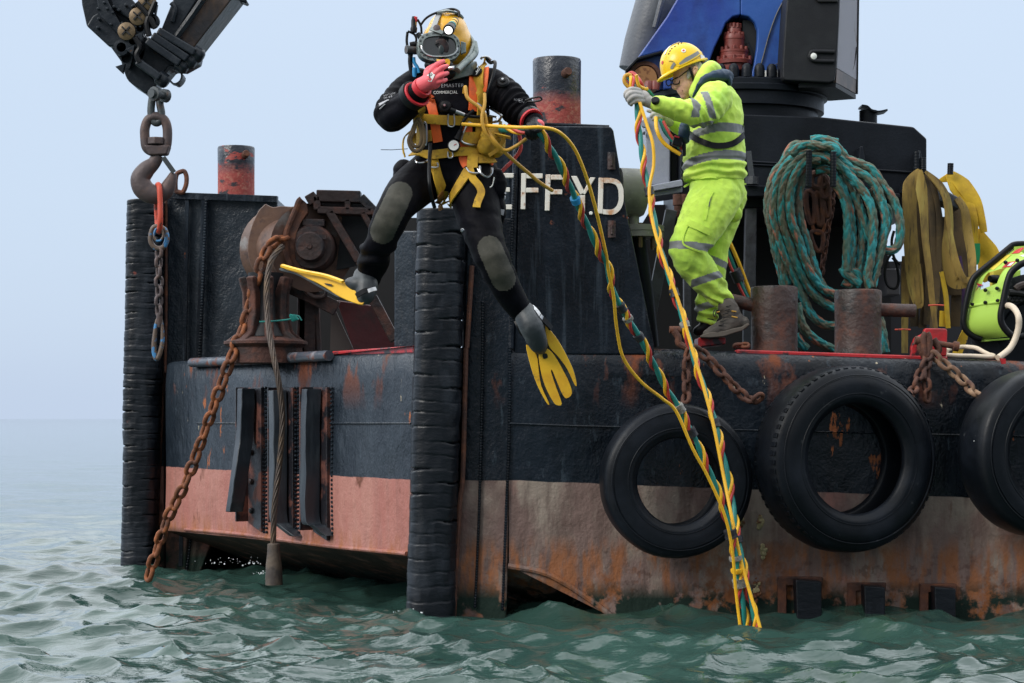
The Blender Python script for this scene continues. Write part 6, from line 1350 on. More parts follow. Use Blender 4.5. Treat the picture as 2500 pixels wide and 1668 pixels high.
lg = glove('left_glove', [('e', c_(1262, 985, 10.22), (.040, .035, .038)), ('c', c_(1262, 945, 10.26), .038, c_(1262, 980, 10.22), .036)],
    [([c_(1225, 960, 10.19), c_(1215, 1010, 10.16), c_(1228, 1050, 10.19)], [.015, .014, .012]), ([c_(1250, 955, 10.185), c_(1240, 1010, 10.15), c_(1250, 1060, 10.19)], [.015, .014, .012]),
     ([c_(1275, 960, 10.185), c_(1268, 1015, 10.16), c_(1275, 1055, 10.19)], [.015, .014, .011]), ([c_(1298, 975, 10.20), c_(1295, 1020, 10.18), c_(1296, 1045, 10.2)], [.014, .012, .010])],
    ([c_(1300, 960, 10.22), c_(1315, 985, 10.17), c_(1290, 1005, 10.14)], [.016, .014, .011]), 'blackr', dv)
mb = MB(); mb.ball(c_(1300, 955, 10.24), (.030, .03, .026), 14); mb.ball(c_(1325, 1000, 10.24), (.016, .025, .03), 12); mb.build('glove_back', M['pink'], lg)
cuffring(c_(1245, 925, 10.28), lwr-c_(1150, 850, 10.38), .056, 'redtrim', 'wrist_seal', dv, .006)
cuffring(c_(1235, 912, 10.30), lwr-c_(1150, 850, 10.38), .057, 'blackr', 'wrist_ring', dv, .016)

# vest and webbing laid over the suit
hn = thing('tmp', 'x', 'x', (0, 0, 0)); bpy.data.objects.remove(hn)
def st(pts, wpx, mat, nm='strap', off=.014, f='C', th=.007): return strap(sb, f, pts, wpx/(3.136 if f == 'C' else 2.4117)*10.4/5100, mat, dv, nm, off, th)
st([(825, 490), (800, 560), (795, 650), (798, 760), (790, 850)], 70, 'vest', 'vest_panel', .008)
st([(905, 530), (900, 600), (890, 700)], 40, 'vest', 'vest_panel', .008)
st([(462, 705), (478, 780), (500, 860), (515, 960), (535, 1090)], 75, 'vest', 'vest_panel', .008)
st([(745, 960), (745, 1040), (735, 1120), (730, 1210), (765, 1270)], 90, 'vest', 'vest_panel', .008)
st([(905, 1190), (920, 1230), (915, 1255)], 70, 'vest', 'vest_panel', .008)
st([(890, 455, .02), (868, 540, .01), (852, 640), (850, 740), (840, 850), (830, 980), (820, 1100), (800, 1200), (795, 1300)], 82, 'web', 'shoulder_strap', .018)
st([(395, 820, .0), (405, 900), (400, 1000), (395, 1100), (400, 1190)], 62, 'web', 'side_strap', .012)
st([(385, 905, .01), (470, 915), (560, 922), (640, 925), (750, 925), (860, 925), (950, 930, .02)], 72, 'web', 'chest_belt', .020)
st([(350, 1200, .0), (430, 1200), (520, 1190), (620, 1175), (700, 1165), (800, 1165), (900, 1160), (970, 1140, .02)], 68, 'web', 'waist_belt', .022)
st([(320, 1060, .0), (370, 1060), (430, 1050), (495, 1040)], 84, 'web', 'pad', .018)
st([(710, 1060), (780, 1060), (850, 1060)], 88, 'web', 'pad', .022)
st([(830, 1230), (900, 1230), (945, 1225)], 75, 'web', 'pad', .016)
st([(485, 1230), (510, 1330), (545, 1430), (570, 1520), (590, 1560)], 88, 'web', 'leg_strap', .012)
st([(505, 1260), (495, 1360), (520, 1450), (530, 1480)], 50, 'web', 'leg_strap', .018)
st([(520, 1470), (540, 1540), (555, 1610)], 70, 'web2', 'leg_strap', .022)
st([(770, 1310), (730, 1380), (680, 1460), (640, 1530), (620, 1570)], 80, 'web', 'leg_strap', .012)
st([(780, 1300), (800, 1380), (845, 1440), (860, 1490), (840, 1550), (830, 1600)], 58, 'web', 'loose_strap', .018)
st([(900, 950, .03), (960, 935, .06), (1010, 925, .09), (1075, 918, .12)], 26, 'web', 'strap_end', .02)
# pouch and bulk on the left hip, snap hooks, rope hank
po = organic('hip_pouch', [('e', c_(940, 1060, 10.40), (.055, .05, .07)), ('e', c_(900, 1120, 10.38), (.045, .045, .045)), ('e', c_(985, 1100, 10.42), (.04, .05, .07))], .007, 2, M['web'], dv, wrinkle(.004, [(0, (18, 18, 30), 1)], 3))
mb = MB(); mb.ribbon(cr(WP('C', [(862, 1030, 10.33), (930, 1045, 10.31), (1000, 1030, 10.34)], 10.3), 5), .020, .005, V(0, -1, 0)); mb.ribbon(cr(WP('C', [(1035, 1000, 10.36), (1030, 1080, 10.34), (980, 1150, 10.33), (920, 1190, 10.33)], 10.3), 5), .018, .005, V(.3, -1, 0)); mb.build('pouch_strap', M['web'], po)
for pts, m_, r_ in (([(370, 920), (335, 1000), (308, 1080), (340, 1150), (390, 1150), (425, 1090), (420, 1000), (395, 930)], 'slingb', .010), ([(360, 940), (345, 1010), (322, 1070), (350, 1120), (392, 1110), (405, 1030), (385, 950)], 'slingb', .009)):
    mb = MB(); mb.tube(cr(WP('C', pts, 10.26), 6, closed=True), r_, 8, closed=True); mb.build('rope_hank', M[m_], dv)
mb = MB(); mb.ribbon(cr(WP('C', [(330, 1000, 10.36), (275, 1050, 10.34), (262, 1120, 10.34), (270, 1180, 10.34)], 10.3), 5), .016, .006, V(-1, -.3, 0)); mb.tube(cr(WP('C', [(272, 1175), (278, 1205)], 10.34), 2), .005, 6); mb.build('loose_strap', M['web'], dv)
mb = MB(); mb.tube([c_(93, 1147, 10.34), c_(180, 1148, 10.34), c_(300, 1140, 10.34)], .0018, 6); mb.build('antenna', M['blackr'], dv)
for pts, r_ in (([(612, 880), (612, 965), (650, 965), (650, 880)], .004), ([(610, 1170), (612, 1215), (640, 1210), (638, 1165)], .004), ([(455, 940), (468, 960), (472, 1105), (455, 1110), (430, 1100)], .006), ([(840, 965), (770, 950), (740, 950), (700, 1060), (705, 1090), (740, 1110), (830, 1130)], .006),
                ([(360, 1270), (370, 1285), (410, 1280), (440, 1260)], .005), ([(445, 1310), (500, 1300), (515, 1270)], .005), ([(760, 1310), (790, 1345), (838, 1350), (830, 1320)], .005), ([(845, 1300), (850, 1350), (885, 1380), (915, 1350), (918, 1310)], .006), ([(1000, 1490), (1010, 1520), (1035, 1530), (1040, 1505), (1015, 1480)], .005),
                ([(800, 800), (850, 830), (900, 840)], .007), ([(920, 825), (1000, 840), (1022, 860), (1010, 890), (980, 900), (940, 890), (910, 885)], .006), ([(860, 455), (870, 440), (910, 438), (940, 460)], .006)):
    P = [hit(sb, 'C', x, y, .032)[0] for x, y in pts]; mb = MB(); mb.tube(cr(P, 5), r_, 8); mb.build('buckle', M['chrome'], dv)
# gauge on its hose, inflator valve, shoulder dump
gp = hit(sb, 'C', 647, 1128, .05)[0]; mb = MB(); mb.lathe(gp, V(0, -1, .1), [(.030, -.02), (.032, .0), (.030, .010), (.026, .012)], 28); ga = mb.build('gauge', M['blackr'], dv)
mb = MB(); mb.lathe(gp+V(0, -.012, 0), V(0, -1, .1), [(.0255, 0), (.0255, .002)], 28); mb.build('gauge_face', M['stw'], ga)
mb = MB(); mb.quadbar(gp+V(0, -.016, 0), gp+V(.014, -.016, .008), .003, .002, up=(0, 1, 0)); mb.build('gauge_needle', M['stk'], ga)
mb = MB(); a = hit(sb, 'C', 665, 1075, .05)[0]; b = hit(sb, 'C', 690, 1000, .05)[0]; mb.lathe(a, b-a, [(.018, 0), (.014, .02), (.012, .05)], 12); mb.build('gauge_boot', M['blackr'], ga)
def bhose(pts, r_, m_='blackr', nm='hose', off=.045): P = [hit(sb, 'C', p[0], p[1], off+(p[2] if len(p) > 2 else 0))[0] for p in pts]; mb = MB(); mb.tube(cr(P, 7), r_, 10); return mb.build(nm, M[m_], dv)
bhose([(690, 1000), (705, 940), (735, 890), (775, 850)], .009)
bhose([(715, 885), (780, 895), (850, 880), (910, 830), (950, 740), (965, 640), (955, 540), (930, 480), (895, 440)], .009)
bhose([(660, 862), (690, 875), (715, 885)], .010, 'chrome', 'hose_fitting')
bhose([(625, 850), (660, 862)], .012, 'blackr', 'hose_fitting')
P = [W('C', x, y, Y) for x, y, Y in ((475, 1100, 10.33), (465, 1250, 10.30), (465, 1400, 10.25), (480, 1500, 10.27), (505, 1590, 10.31))]; mb = MB(); mb.tube(cr(P, 8), .010, 10); mb.build('hose', M['blackr'], dv)
for x, y, r_ in ((585, 820, .032), (1028, 640, .034)):
    p, n = hit(sb, 'C', x, y, .0); mb = MB(); mb.lathe(p, n, [(r_, -.01), (r_, .012), (r_*.8, .020), (r_*.45, .022), (r_*.4, .030), (.004, .032)], 28); mb.build('suit_valve', M['blackr'], dv)
    mb = MB(); mb.lathe(p, n, [(.006, .030), (.006, .034)], 10); mb.build('valve_stud', M['chrome'], dv)
# printing on the suit
def btext(body, x0, x1, y, h, slope=0, mat='stw', f='C', bv=None, par=None, off=.003, nm='lettering'):
    cu = bpy.data.curves.new('t', 'FONT'); cu.body = body; cu.space_character = 1.15; cu.offset = -.012; t = bpy.data.objects.new('t', cu); C.objects.link(t); dg = bpy.context.evaluated_depsgraph_get(); dg.update()
    me = bpy.data.meshes.new_from_object(t.evaluated_get(dg)); bpy.data.objects.remove(t); xs = [v.co.x for v in me.vertices]; ys = [v.co.y for v in me.vertices]
    w0 = max(xs)-min(xs); h0 = max(ys)-min(ys); org = world_loc(par or dv); mx_, my_ = min(xs), min(ys)
    for v in me.vertices:
        fx_ = (v.co.x-mx_)/w0; px_ = x0+(x1-x0)*fx_; py_ = y-h*(v.co.y-my_)/h0+slope*fx_; v.co = hit(bv or sb, f, px_, py_, off)[0]-org
    me.materials.clear(); me.materials.append(M[mat]); o = bpy.data.objects.new(nm, me); C.objects.link(o); o.parent = par or dv; return o
M['printg'] = pm('grey_print', (.35, .35, .37), .6)
btext('P', 462, 492, 602, 40, -2, 'blackr', bv=pb_, off=.006); btext('PRO', 458, 484, 624, 14, 4, 'blackr', bv=pb_, off=.006)
btext('COMMERCIAL', 500, 680, 722, 22, -4, 'stw'); btext('VEMASTER', 530, 728, 672, 26, -4, 'printg')
btext('NORTHERN', 118, 205, 742, 14, -18, 'printg'); btext('DIVER', 120, 185, 760, 12, -14, 'printg'); btext('NORTH', 1112, 1175, 772, 18, 6, 'printg'); btext('DIV', 1150, 1190, 784, 16, 8, 'printg')
mb = MB(); P = [hit(sb, 'C', x, y, .004)[0] for x, y in ((78, 800), (150, 765), (160, 770), (95, 812))]; mb.add(P, [(0, 1, 2, 3)]); mb.build('printed_stripe', M['printg'], dv)
for pts in ([(85, 815), (150, 775)], [(90, 835), (130, 800)]): P = [hit(sb, 'C', x, y, .004)[0] for x, y in pts]; mb = MB(); mb.tube(P, .003, 6); mb.build('printed_stripe', M['printg'], dv)
p, n = hit(sb, 'C', 855, 578, .028); mb = MB(); mb.lathe(p, n, [(.027, -.004), (.027, .004)], 28); bd = mb.build('round_badge', M['blackr'], dv)
for a, b in (((832, 560), (852, 598)), ((852, 598), (876, 560)), ((840, 556), (854, 582)), ((854, 582), (868, 556))): mb = MB(); mb.tube([hit(sb, 'C', *a, .034)[0], hit(sb, 'C', *b, .034)[0]], .0022, 6); mb.build('badge_mark', M['stw'], bd)
btext('12', 838, 882, 525, 22, 0, 'blackr', off=.026)
# cord loop on the left sleeve
mb = MB(); mb.tube(cr(WP('C', [(1200, 770, 10.3), (1260, 750, 10.28), (1310, 742, 10.27), (1322, 765, 10.27), (1270, 778, 10.28), (1215, 778, 10.3)], 10.3), 5), .005, 8); mb.build('sleeve_loop', M['blackr'], dv)
# thigh pocket
pk = organic('thigh_pocket', [('e', d_(880, 250, 10.42), (.045, .05, .085)), ('e', d_(885, 400, 10.42), (.038, .045, .075)), ('e', d_(300, 170, 10.45), (.03, .05, .06)), ('e', d_(340, 130, 10.48), (.045, .05, .03))][:2], .007, 3, M['neo'], dv, wrinkle(.004, [(0, (20, 20, 20), 1)], 5))
mb = MB(); mb.ribbon(WP('D', [(863, 398, 10.37), (918, 408, 10.38)], 10.36), .028, .003, V(0, -1, 0)); mb.build('pocket_label', M['printg'], pk)
mb = MB(); mb.tube(cr(WP('D', [(860, 200, 10.36), (850, 245, 10.35), (835, 260, 10.34)], 10.35), 4), .003, 6); mb.tube(cr(WP('D', [(880, 345, 10.36), (870, 400, 10.36)], 10.35), 4), .003, 6); mb.build('pocket_cord', M['stw'], pk)
mb = MB(); mb.lathe(d_(672, 512, 10.23), V(0, -1, 0), [(.009, -.02), (.010, .004), (.006, .008)], 12); mb.build('zip_stud', M['chrome'], dv)
organic('rear_pocket', [('e', d_(330, 150, 10.47), (.055, .05, .045)), ('e', d_(290, 200, 10.47), (.02, .04, .05))], .007, 3, M['neo'], dv, wrinkle(.004, [(0, (20, 20, 20), 1)], 9))
# fins
def finplate(pts, Y, th, mat, nm, par, bev=.004, f='D', yk=None):
    q = [W(f, p[0], p[1], yk(p) if yk else Y) for p in pts]; q = cr(q, 3, closed=True); mb = MB(); mb.ext(q, th); return mb.build(nm, M[mat], par, bevel=bev)
yk = lambda p: 10.36+(p[1]-1000)/540*.14-(0)
fin = finplate([(1015, 1040), (1085, 1000), (1150, 1060), (1200, 1110), (1255, 1190), (1322, 1320), (1345, 1410), (1318, 1475), (1286, 1503), (1258, 1478), (1245, 1500), (1258, 1535), (1232, 1545), (1200, 1533), (1170, 1530), (1112, 1430), (1070, 1300), (1048, 1180)], 0, .010, 'grubber', 'fin', dv, .003, yk=yk)
ykp = lambda p: yk(p)-.010
for pl in ([(1048, 1185), (1108, 1245), (1122, 1330), (1138, 1430), (1184, 1532), (1168, 1528), (1114, 1425), (1074, 1310)], [(1122, 1240), (1140, 1214), (1175, 1210), (1215, 1250), (1262, 1330), (1302, 1410), (1318, 1474), (1286, 1502), (1262, 1478), (1228, 1400), (1203, 1340), (1195, 1345), (1222, 1430), (1258, 1532), (1232, 1543), (1206, 1520), (1160, 1430), (1132, 1330)], [(1162, 1078), (1200, 1112), (1255, 1192), (1320, 1320), (1345, 1415), (1335, 1424), (1290, 1330), (1240, 1260), (1185, 1200), (1168, 1140)]):
    finplate(pl, 0, .012, 'finy', 'fin_blade', fin, .003, yk=ykp)
finplate([(1145, 1242), (1168, 1238), (1175, 1262), (1150, 1268)], 0, .004, 'dark', 'fin_stamp', fin, .0, yk=lambda p: yk(p)-.014)
organic('boot', [('p', [d_(1040, 1000, 10.36), d_(1080, 1080, 10.33), d_(1120, 1180, 10.37), d_(1140, 1220, 10.40)], [.058, .062, .048, .018]), ('e', d_(1060, 1020, 10.37), (.058, .05, .05))], .006, 3, M['grubber'], dv)
mb = MB(); mb.ribbon(cr(WP('D', [(1080, 955, 10.36), (1110, 985, 10.32), (1135, 1020, 10.31), (1165, 1050, 10.33)], 10.3), 5), .018, .006, V(.5, -1, .3)); mb.build('fin_buckle', M['chrome'], dv)
mb = MB(); mb.ribbon(cr(WP('D', [(1125, 1015, 10.31), (1170, 1060, 10.33), (1195, 1090, 10.36)], 10.3), 5), .026, .012, V(.5, -1, .3)); mb.build('fin_strap', M['blackr'], dv); mb = MB(); mb.ribbon(cr(WP('D', [(990, 1045, 10.36), (1005, 1080, 10.35), (1030, 1130, 10.36)], 10.3), 5), .022, .012, V(-.5, -1, .3)); mb.build('fin_strap', M['blackr'], dv)
i_ = lambda x, y, Y: W('I', x, y, Y)
yi = lambda p: 10.30+(1180-p[0])/700*.30
fin2 = finplate([(475, 695), (535, 700), (655, 742), (800, 768), (950, 808), (1060, 855), (1130, 908), (1175, 965), (1165, 1025), (1050, 992), (950, 945), (860, 885), (760, 830), (640, 782), (540, 738)], 0, .07, 'finy', 'fin', dv, .006, f='I', yk=yi)
finplate([(465, 715), (520, 728), (600, 752), (720, 812), (840, 880), (960, 950), (950, 958), (830, 895), (700, 820), (590, 765), (470, 735)], 0, .03, 'grubber', 'fin_rib', fin2, .004, f='I', yk=lambda p: yi(p)-.012)
mb = MB(); mb.ribbon(cr(WP('I', [(480, 692, 10.57), (650, 738, 10.50), (850, 778, 10.42), (1000, 830, 10.35)], 10.4), 6), .020, .012, V(0, -.4, 1)); mb.build('fin_rail', M['finy'], fin2)
finplate([(848, 842), (905, 852), (905, 865), (880, 862), (850, 852)], 0, .004, 'dark', 'fin_stamp', fin2, 0, f='I', yk=lambda p: yi(p)-.012)
organic('boot', [('p', [i_(1180, 790, 10.40), i_(1200, 870, 10.36), i_(1190, 950, 10.33)], [.056, .060, .045]), ('p', [i_(1200, 860, 10.36), i_(1120, 850, 10.36), i_(1050, 835, 10.38)], [.055, .042, .022])], .006, 3, M['grubber'], dv)
mb = MB(); mb.ribbon(cr(WP('I', [(1115, 950, 10.27), (1170, 915, 10.26), (1215, 900, 10.26)], 10.3), 5), .024, .012, V(0, -1, .2)); mb.build('fin_strap', M['blackr'], dv)
mb = MB(); mb.ribbon(cr(WP('I', [(1215, 910, 10.25), (1250, 897, 10.25), (1282, 890, 10.26)], 10.3), 5), .020, .008, V(0, -1, .3)); mb.build('fin_buckle', M['chrome'], dv)

# ---------------------------------------------------------------- umbilicals
def bundle(label, path, parts, taps, name='umbilical'):
    path = resample(cr(path, 12), .012); fr_ = frames(path, up=(1, 0, 0)); root = thing(name, label, 'umbilical hose', path[0], 'coloured diving hoses')
    N0 = len(path)
    for nm, mat, r_, orb, ph, a0, a1 in parts:
        i0, i1 = int(a0*N0), int(a1*N0); pts = []
        for i in range(i0, i1):
            t, u, v = fr_[i]; ang = 2*math.pi*i*.012/.25+ph; wob = 1
            pts.append(path[i]+(u*math.cos(ang)+v*math.sin(ang))*orb*wob)
        mb = MB(); mb.tube(pts, r_, 10); mb.build(nm, M[mat], root)
    for s, mat, l_, r_ in taps:
        i = int(s*N0); j = min(i+max(2, int(l_/.012)), N0-1); mb = MB(); q = path[i:j+1]; mb.tube(q, [r_*(1+.06*math.sin(k*2.1)) for k in range(len(q))], 14); mb.build('tape', M[mat], root)
    return root, path
HZ = [('green_hose', 'hoset', .0140, .004, 3.1, 0, 1), ('red_hose', 'hoser', .0084, .0180, 0, 0, 1), ('yellow_hose', 'hosey', .0090, .0188, 1.0, 0, 1)]
A_ = lambda x, y, Y: W('A', x, y, Y)
p1 = [A_(1150, 298, 10.35), A_(1190, 297, 10.24), A_(1232, 300, 10.17), A_(1262, 340, 10.25), A_(1295, 400, 10.4), A_(1335, 490, 10.6), A_(1372, 570, 10.75), A_(1394, 612, 10.85), A_(1408, 672, 10.95), A_(1440, 730, 11.05), A_(1482, 800, 11.15), A_(1522, 880, 11.3), A_(1560, 940, 11.38), A_(1600, 1020, 11.45), A_(1640, 1110, 11.52), A_(1668, 1190, 11.58), A_(1686, 1270, 11.62), A_(1698, 1350, 11.66), A_(1712, 1430, 11.7), A_(1722, 1480, 11.75)]
bundle("twisted green, red and yellow hoses falling from the diver's hand past the letters", p1, HZ,
       [(.205, 'bluet', .045, .026), (.405, 'tape', .05, .0275), (.43, 'tapes', .03, .028), (.462, 'tape', .04, .0275), (.60, 'tapes', .055, .030), (.645, 'tape', .05, .029), (.815, 'tape', .05, .036), (.855, 'tapes', .03, .036), (.875, 'hosey', .03, .037), (.893, 'tapes', .05, .037)])
p2 = [A_(1443, 178, 12.28), A_(1452, 190, 12.24), A_(1460, 230, 12.22), A_(1466, 290, 12.2), A_(1474, 360, 12.18), A_(1492, 450, 12.15), A_(1513, 560, 12.1), A_(1545, 665, 12.05), A_(1573, 750, 12.0), A_(1598, 840, 11.95), A_(1636, 950, 11.88), A_(1658, 1040, 11.82), A_(1678, 1130, 11.78), A_(1690, 1220, 11.72), A_(1712, 1330, 11.68), A_(1735, 1432, 11.66), A_(1744, 1480, 11.65)]
bundle("twisted green, red and yellow hoses falling from the hand of the man in lime", p2, HZ,
       [(.205, 'tape', .05, .028), (.385, 'tape', .055, .028), (.445, 'tapes', .045, .029), (.62, 'tape', .055, .028), (.82, 'tape', .04, .03)])
def hose1(label, pts, mat, r_, f='A', n=10):
    mb = MB(); mb.tube(cr(WP(f, pts, 11), n), r_, 10); tag(mb.build('hose', M[mat], None, origin=W(f, *pts[0][:2], pts[0][2])), label, 'hose', 'coloured diving hoses')
hose1("single yellow hose arching out of the diver's hand and down past the letter Y", [(1060, 330-45, 10.25), (1140, 290, 10.2), (1200, 293, 10.13), (1245, 293, 10.13), (1285, 305, 10.2), (1320, 345, 10.35), (1350, 420, 10.5), (1372, 500, 10.65), (1390, 580, 10.78), (1397, 625, 10.85), (1408, 680, 10.93), (1415, 750, 11.02), (1430, 820, 11.1), (1470, 875, 11.2), (1520, 915, 11.28), (1552, 945, 11.33), (1590, 1030, 11.38), (1625, 1095, 11.44), (1662, 1180, 11.5), (1680, 1260, 11.55), (1688, 1350, 11.6), (1698, 1435, 11.62), (1702, 1480, 11.62)], 'hosey', .0088)
hose1("single yellow hose bowing down from the gloved hand of the man in lime", [(1468, 235, 12.16), (1484, 285, 12.14), (1498, 330, 12.12), (1500, 380, 12.12), (1490, 440, 12.1), (1500, 520, 12.06), (1528, 610, 12.0), (1560, 700, 11.96), (1582, 780, 11.92), (1612, 880, 11.86), (1636, 970, 11.8), (1660, 1090, 11.74), (1680, 1190, 11.66), (1704, 1300, 11.62), (1742, 1432, 11.58), (1752, 1480, 11.55)], 'hosey', .0100)
hose1("yellow green and red hoses looping behind the far hand, the yellow one", [(1505, 270, 12.55), (1508, 300, 12.5), (1525, 330, 12.5), (1562, 355, 12.5)], 'hosey', .012)
hose1("green hose looping behind the far gloved hand to the man's chest", [(1515, 275, 12.58), (1528, 305, 12.56), (1560, 338, 12.54)], 'hoset', .013)
hose1("thin red hose looping beside the green one behind the far gloved hand", [(1522, 278, 12.54), (1540, 312, 12.52), (1568, 345, 12.52)], 'hoser', .009)
hose1("yellow hose running down behind the trousers to the left bollard", [(1658, 520, 13.0), (1690, 590, 13.05), (1715, 655, 13.1), (1740, 720, 13.1)], 'hosey', .012)
hose1("green hose running down behind the trousers to the left bollard", [(1655, 535, 13.02), (1676, 590, 13.05), (1700, 650, 13.1), (1735, 720, 13.1)], 'hoset', .012)
hose1("red hose running down behind the trousers to the left bollard", [(1656, 555, 12.98), (1672, 600, 13.0), (1700, 665, 13.05), (1730, 720, 13.1)], 'hoser', .009)
mb = MB(); mb.tube([A_(1686, 620, 13.03), A_(1697, 645, 13.05)], .036, 12); tag(mb.build('tape', M['tape'], None, origin=A_(1690, 630, 13.03)), 'black tape binding the hoses behind the trousers', 'tape')
hose1("coil of hose ends doubled over above the near gloved hand", [(1452, 195, 12.3), (1440, 178, 12.3), (1450, 168, 12.3), (1462, 178, 12.28), (1470, 190, 12.26), (1478, 205, 12.3)], 'hoser', .013)
hose1("mustard hose end curling over the top of the near gloved hand", [(1448, 205, 12.25), (1434, 190, 12.25), (1434, 176, 12.25), (1444, 172, 12.25), (1450, 182, 12.25)], 'hosem', .012)
hose1("yellow hose stub curling right above the near gloved hand", [(1460, 172, 12.2), (1466, 196, 12.22), (1480, 204, 12.25), (1486, 204, 12.26)], 'hosey', .010)
hose1("green hose passing behind the near glove to the blue crane foot", [(1466, 186, 12.4), (1478, 200, 12.45), (1492, 214, 12.5), (1500, 225, 12.55)], 'hoset', .012)
hose1("mustard hose running from the diver's shoulder strap across his chest to the letter F", [(1065+0, 262-48, 10.3), (1068, 200, 10.28), (1073, 225, 10.26), (1098, 245, 10.24), (1112, 262, 10.22), (1120, 300, 10.22), (1140, 330, 10.22), (1175, 365, 10.28), (1210, 395, 10.35), (1240, 420, 10.4), (1268, 438, 10.45)], 'hosem', .0092)
hose1("mustard hose rising beside the shoulder strap and bending right to the gloved hand", [(1112, 215, 10.25), (1112, 240, 10.22), (1106, 270, 10.2), (1112, 300, 10.2), (1130, 325, 10.22), (1158, 345, 10.24), (1185, 335, 10.24), (1208, 318, 10.22)], 'hosem', .0088)
hose1("short red hose hanging behind the diver's hip", [(1190, 300, 10.5), (1195, 340, 10.52), (1180, 365, 10.52), (1160, 385, 10.5), (1145, 402, 10.48)], 'hoser', .010)
# ---------------------------------------------------------------- the man in lime on deck
YW = 12.7
wk = thing('person', 'man in lime hi-vis clothes and yellow hard hat paying out hoses on deck', 'person', W('F', 700, 1390, YW))
e_ = lambda x, y, Y=YW: W('E', x, y, Y)
f_ = lambda x, y, Y=YW: W('F', x, y, Y)
ke = YW/5100/3.92
def re_(x, y, hw, hd, t=0.0): return (e_(x, y), V(hw*ke, 0, hw*ke*t), V(0, hd, 0))
tor = ('l', [re_(925, 560, 70, .09, .1), re_(960, 600, 120, .14, .2), re_(1010, 660, 190, .20, .25), re_(1050, 760, 225, .225, .15), re_(1060, 900, 245, .23, .1), re_(1050, 1050, 258, .225, .1), re_(1035, 1200, 285, .22), re_(1035, 1350, 295, .22), re_(1035, 1450, 300, .22), re_(1035, 1500, 285, .21)])
hood = ('p', [e_(862, 650, 12.62), e_(915, 540, 12.58), e_(990, 425, 12.62), e_(1030, 450, 12.7), e_(985, 520, 12.8), e_(880, 620, 12.78)], [.040, .045, .042, .042, .045, .040])
nearm = ('p', [e_(1040, 710, 12.50), e_(960, 800, 12.40), e_(890, 850, 12.36), e_(760, 830, 12.32), e_(620, 795, 12.28), e_(490, 765, 12.25)], [.105, .092, .080, .070, .054, .046])
farm = ('p', [e_(960, 760, 12.9), e_(820, 950, 12.9), e_(720, 960, 12.84), e_(640, 925, 12.8)], [.09, .07, .06, .045])
def jfold(p, n):
    v = .6*(1-2.2*abs(noise.noise(Vector((p.x*6+3, p.y*6, p.z*9)))))+.45*(1-2.2*abs(noise.noise(Vector((p.x*15-p.z*9, p.y*15, p.z*13+p.x*9)))))
    d = p-e_(890, 850, 12.36); v += 1.3*math.exp(-(d.length/.12)**2)*math.sin((d.x*.8+d.z*.9)*110+noise.noise(p*8)*3)
    if abs(p.z-e_(0, 1440).z) < .09: v += .9*math.sin(p.z*120+noise.noise(p*6)*4)
    return v*.0085
# reflective bands: tilted slabs across chest and hem, rings on the sleeve
s1 = (e_(810, 1045, 12.48), e_(1300, 985, 12.48)); s2 = (e_(740, 1325, 12.48), e_(1320, 1240, 12.48))
def slab(c, a, b, hw):
    t = (c.x-a.x)/(b.x-a.x); z = a.z+(b.z-a.z)*t; sag = .018*math.sin(math.pi*min(max(t, 0), 1)); return abs(c.z-z-sag) < hw
r1a, r1b = e_(800, 845, 12.33), (e_(620, 795, 12.28)-e_(890, 850, 12.36)).normalized()
def jmat(c):
    armp = c.y < 12.50 and c.z > e_(0, 985).z and c.x < e_(1010, 0).x
    if armp:
        if abs((c-r1a).dot(r1b)) < .024: return 1
        d = c-e_(985, 800, 12.42); ax = (e_(890, 850, 12.36)-e_(1040, 710, 12.50)).normalized()
        if abs(d.dot(V(.93, 0, .36))-.018*math.sin((c.z-e_(0, 740).z)*6)) < .021 and c.z < e_(0, 720).z: return 1
        return 0
    if slab(c, *s1, .026) or slab(c, *s2, .026): return 1
    return 0
jk, jb = organic('jacket', [tor, hood, nearm, farm], .006, 4, [M['lime'], M['refl']], wk, jfold, jmat, keep=True)
pel = ('l', [(f_(655, 130), V(.16, 0, 0), V(0, .19, 0)), (f_(655, 240), V(.163, 0, 0), V(0, .19, 0)), (f_(640, 330), V(.15, 0, 0), V(0, .18, 0))])
nleg = ('p', [f_(640, 260, 12.62), f_(560, 420, 12.56), f_(450, 620, 12.5), f_(425, 720, 12.5), f_(520, 860, 12.54), f_(610, 970, 12.58), f_(680, 1060, 12.6), f_(700, 1085, 12.6)], [.155, .145, .115, .108, .098, .085, .066, .058])
fleg = ('p', [f_(720, 260, 12.82), f_(690, 450, 12.82), f_(640, 650, 12.8), f_(620, 850, 12.82), f_(595, 1020, 12.84), f_(570, 1150, 12.84), f_(590, 1250, 12.82)], [.13, .105, .085, .078, .072, .062, .052])
def tfold(p, n):
    v = .6*(1-2.2*abs(noise.noise(Vector((p.x*6+9, p.y*6, p.z*7)))))+.5*(1-2.2*abs(noise.noise(Vector((p.x*13+p.z*8, p.y*12, p.z*12-p.x*8)))))
    for c, s, a in ((f_(440, 710, 12.5), 80, 1.0), (f_(660, 1030, 12.58), 110, 1.6), (f_(580, 1210, 12.82), 110, 1.4)):
        d = p-c; v += a*math.exp(-(d.length/.11)**2)*math.sin((d.z+d.x*.5)*s+noise.noise(p*9)*3)
    return v*.0085
def tmat(c):
    n = c.y < 12.69
    if n:
        for a, b in ((f_(290, 690), f_(600, 715)), (f_(460, 965), f_(680, 890))):
            t = (c.x-a.x)/(b.x-a.x)
            if -.15 < t < 1.15 and abs(c.z-(a.z+(b.z-a.z)*t)-(.010 if a.x < f_(300, 0).x else 0)) < .023: return 1
    else:
        for a, b in ((f_(600, 750), f_(710, 795)), (f_(505, 1150), f_(630, 1110))):
            t = (c.x-a.x)/(b.x-a.x)
            if -.6 < t < 1.6 and abs(c.z-(a.z+(b.z-a.z)*t)) < .022: return 1
    return 0
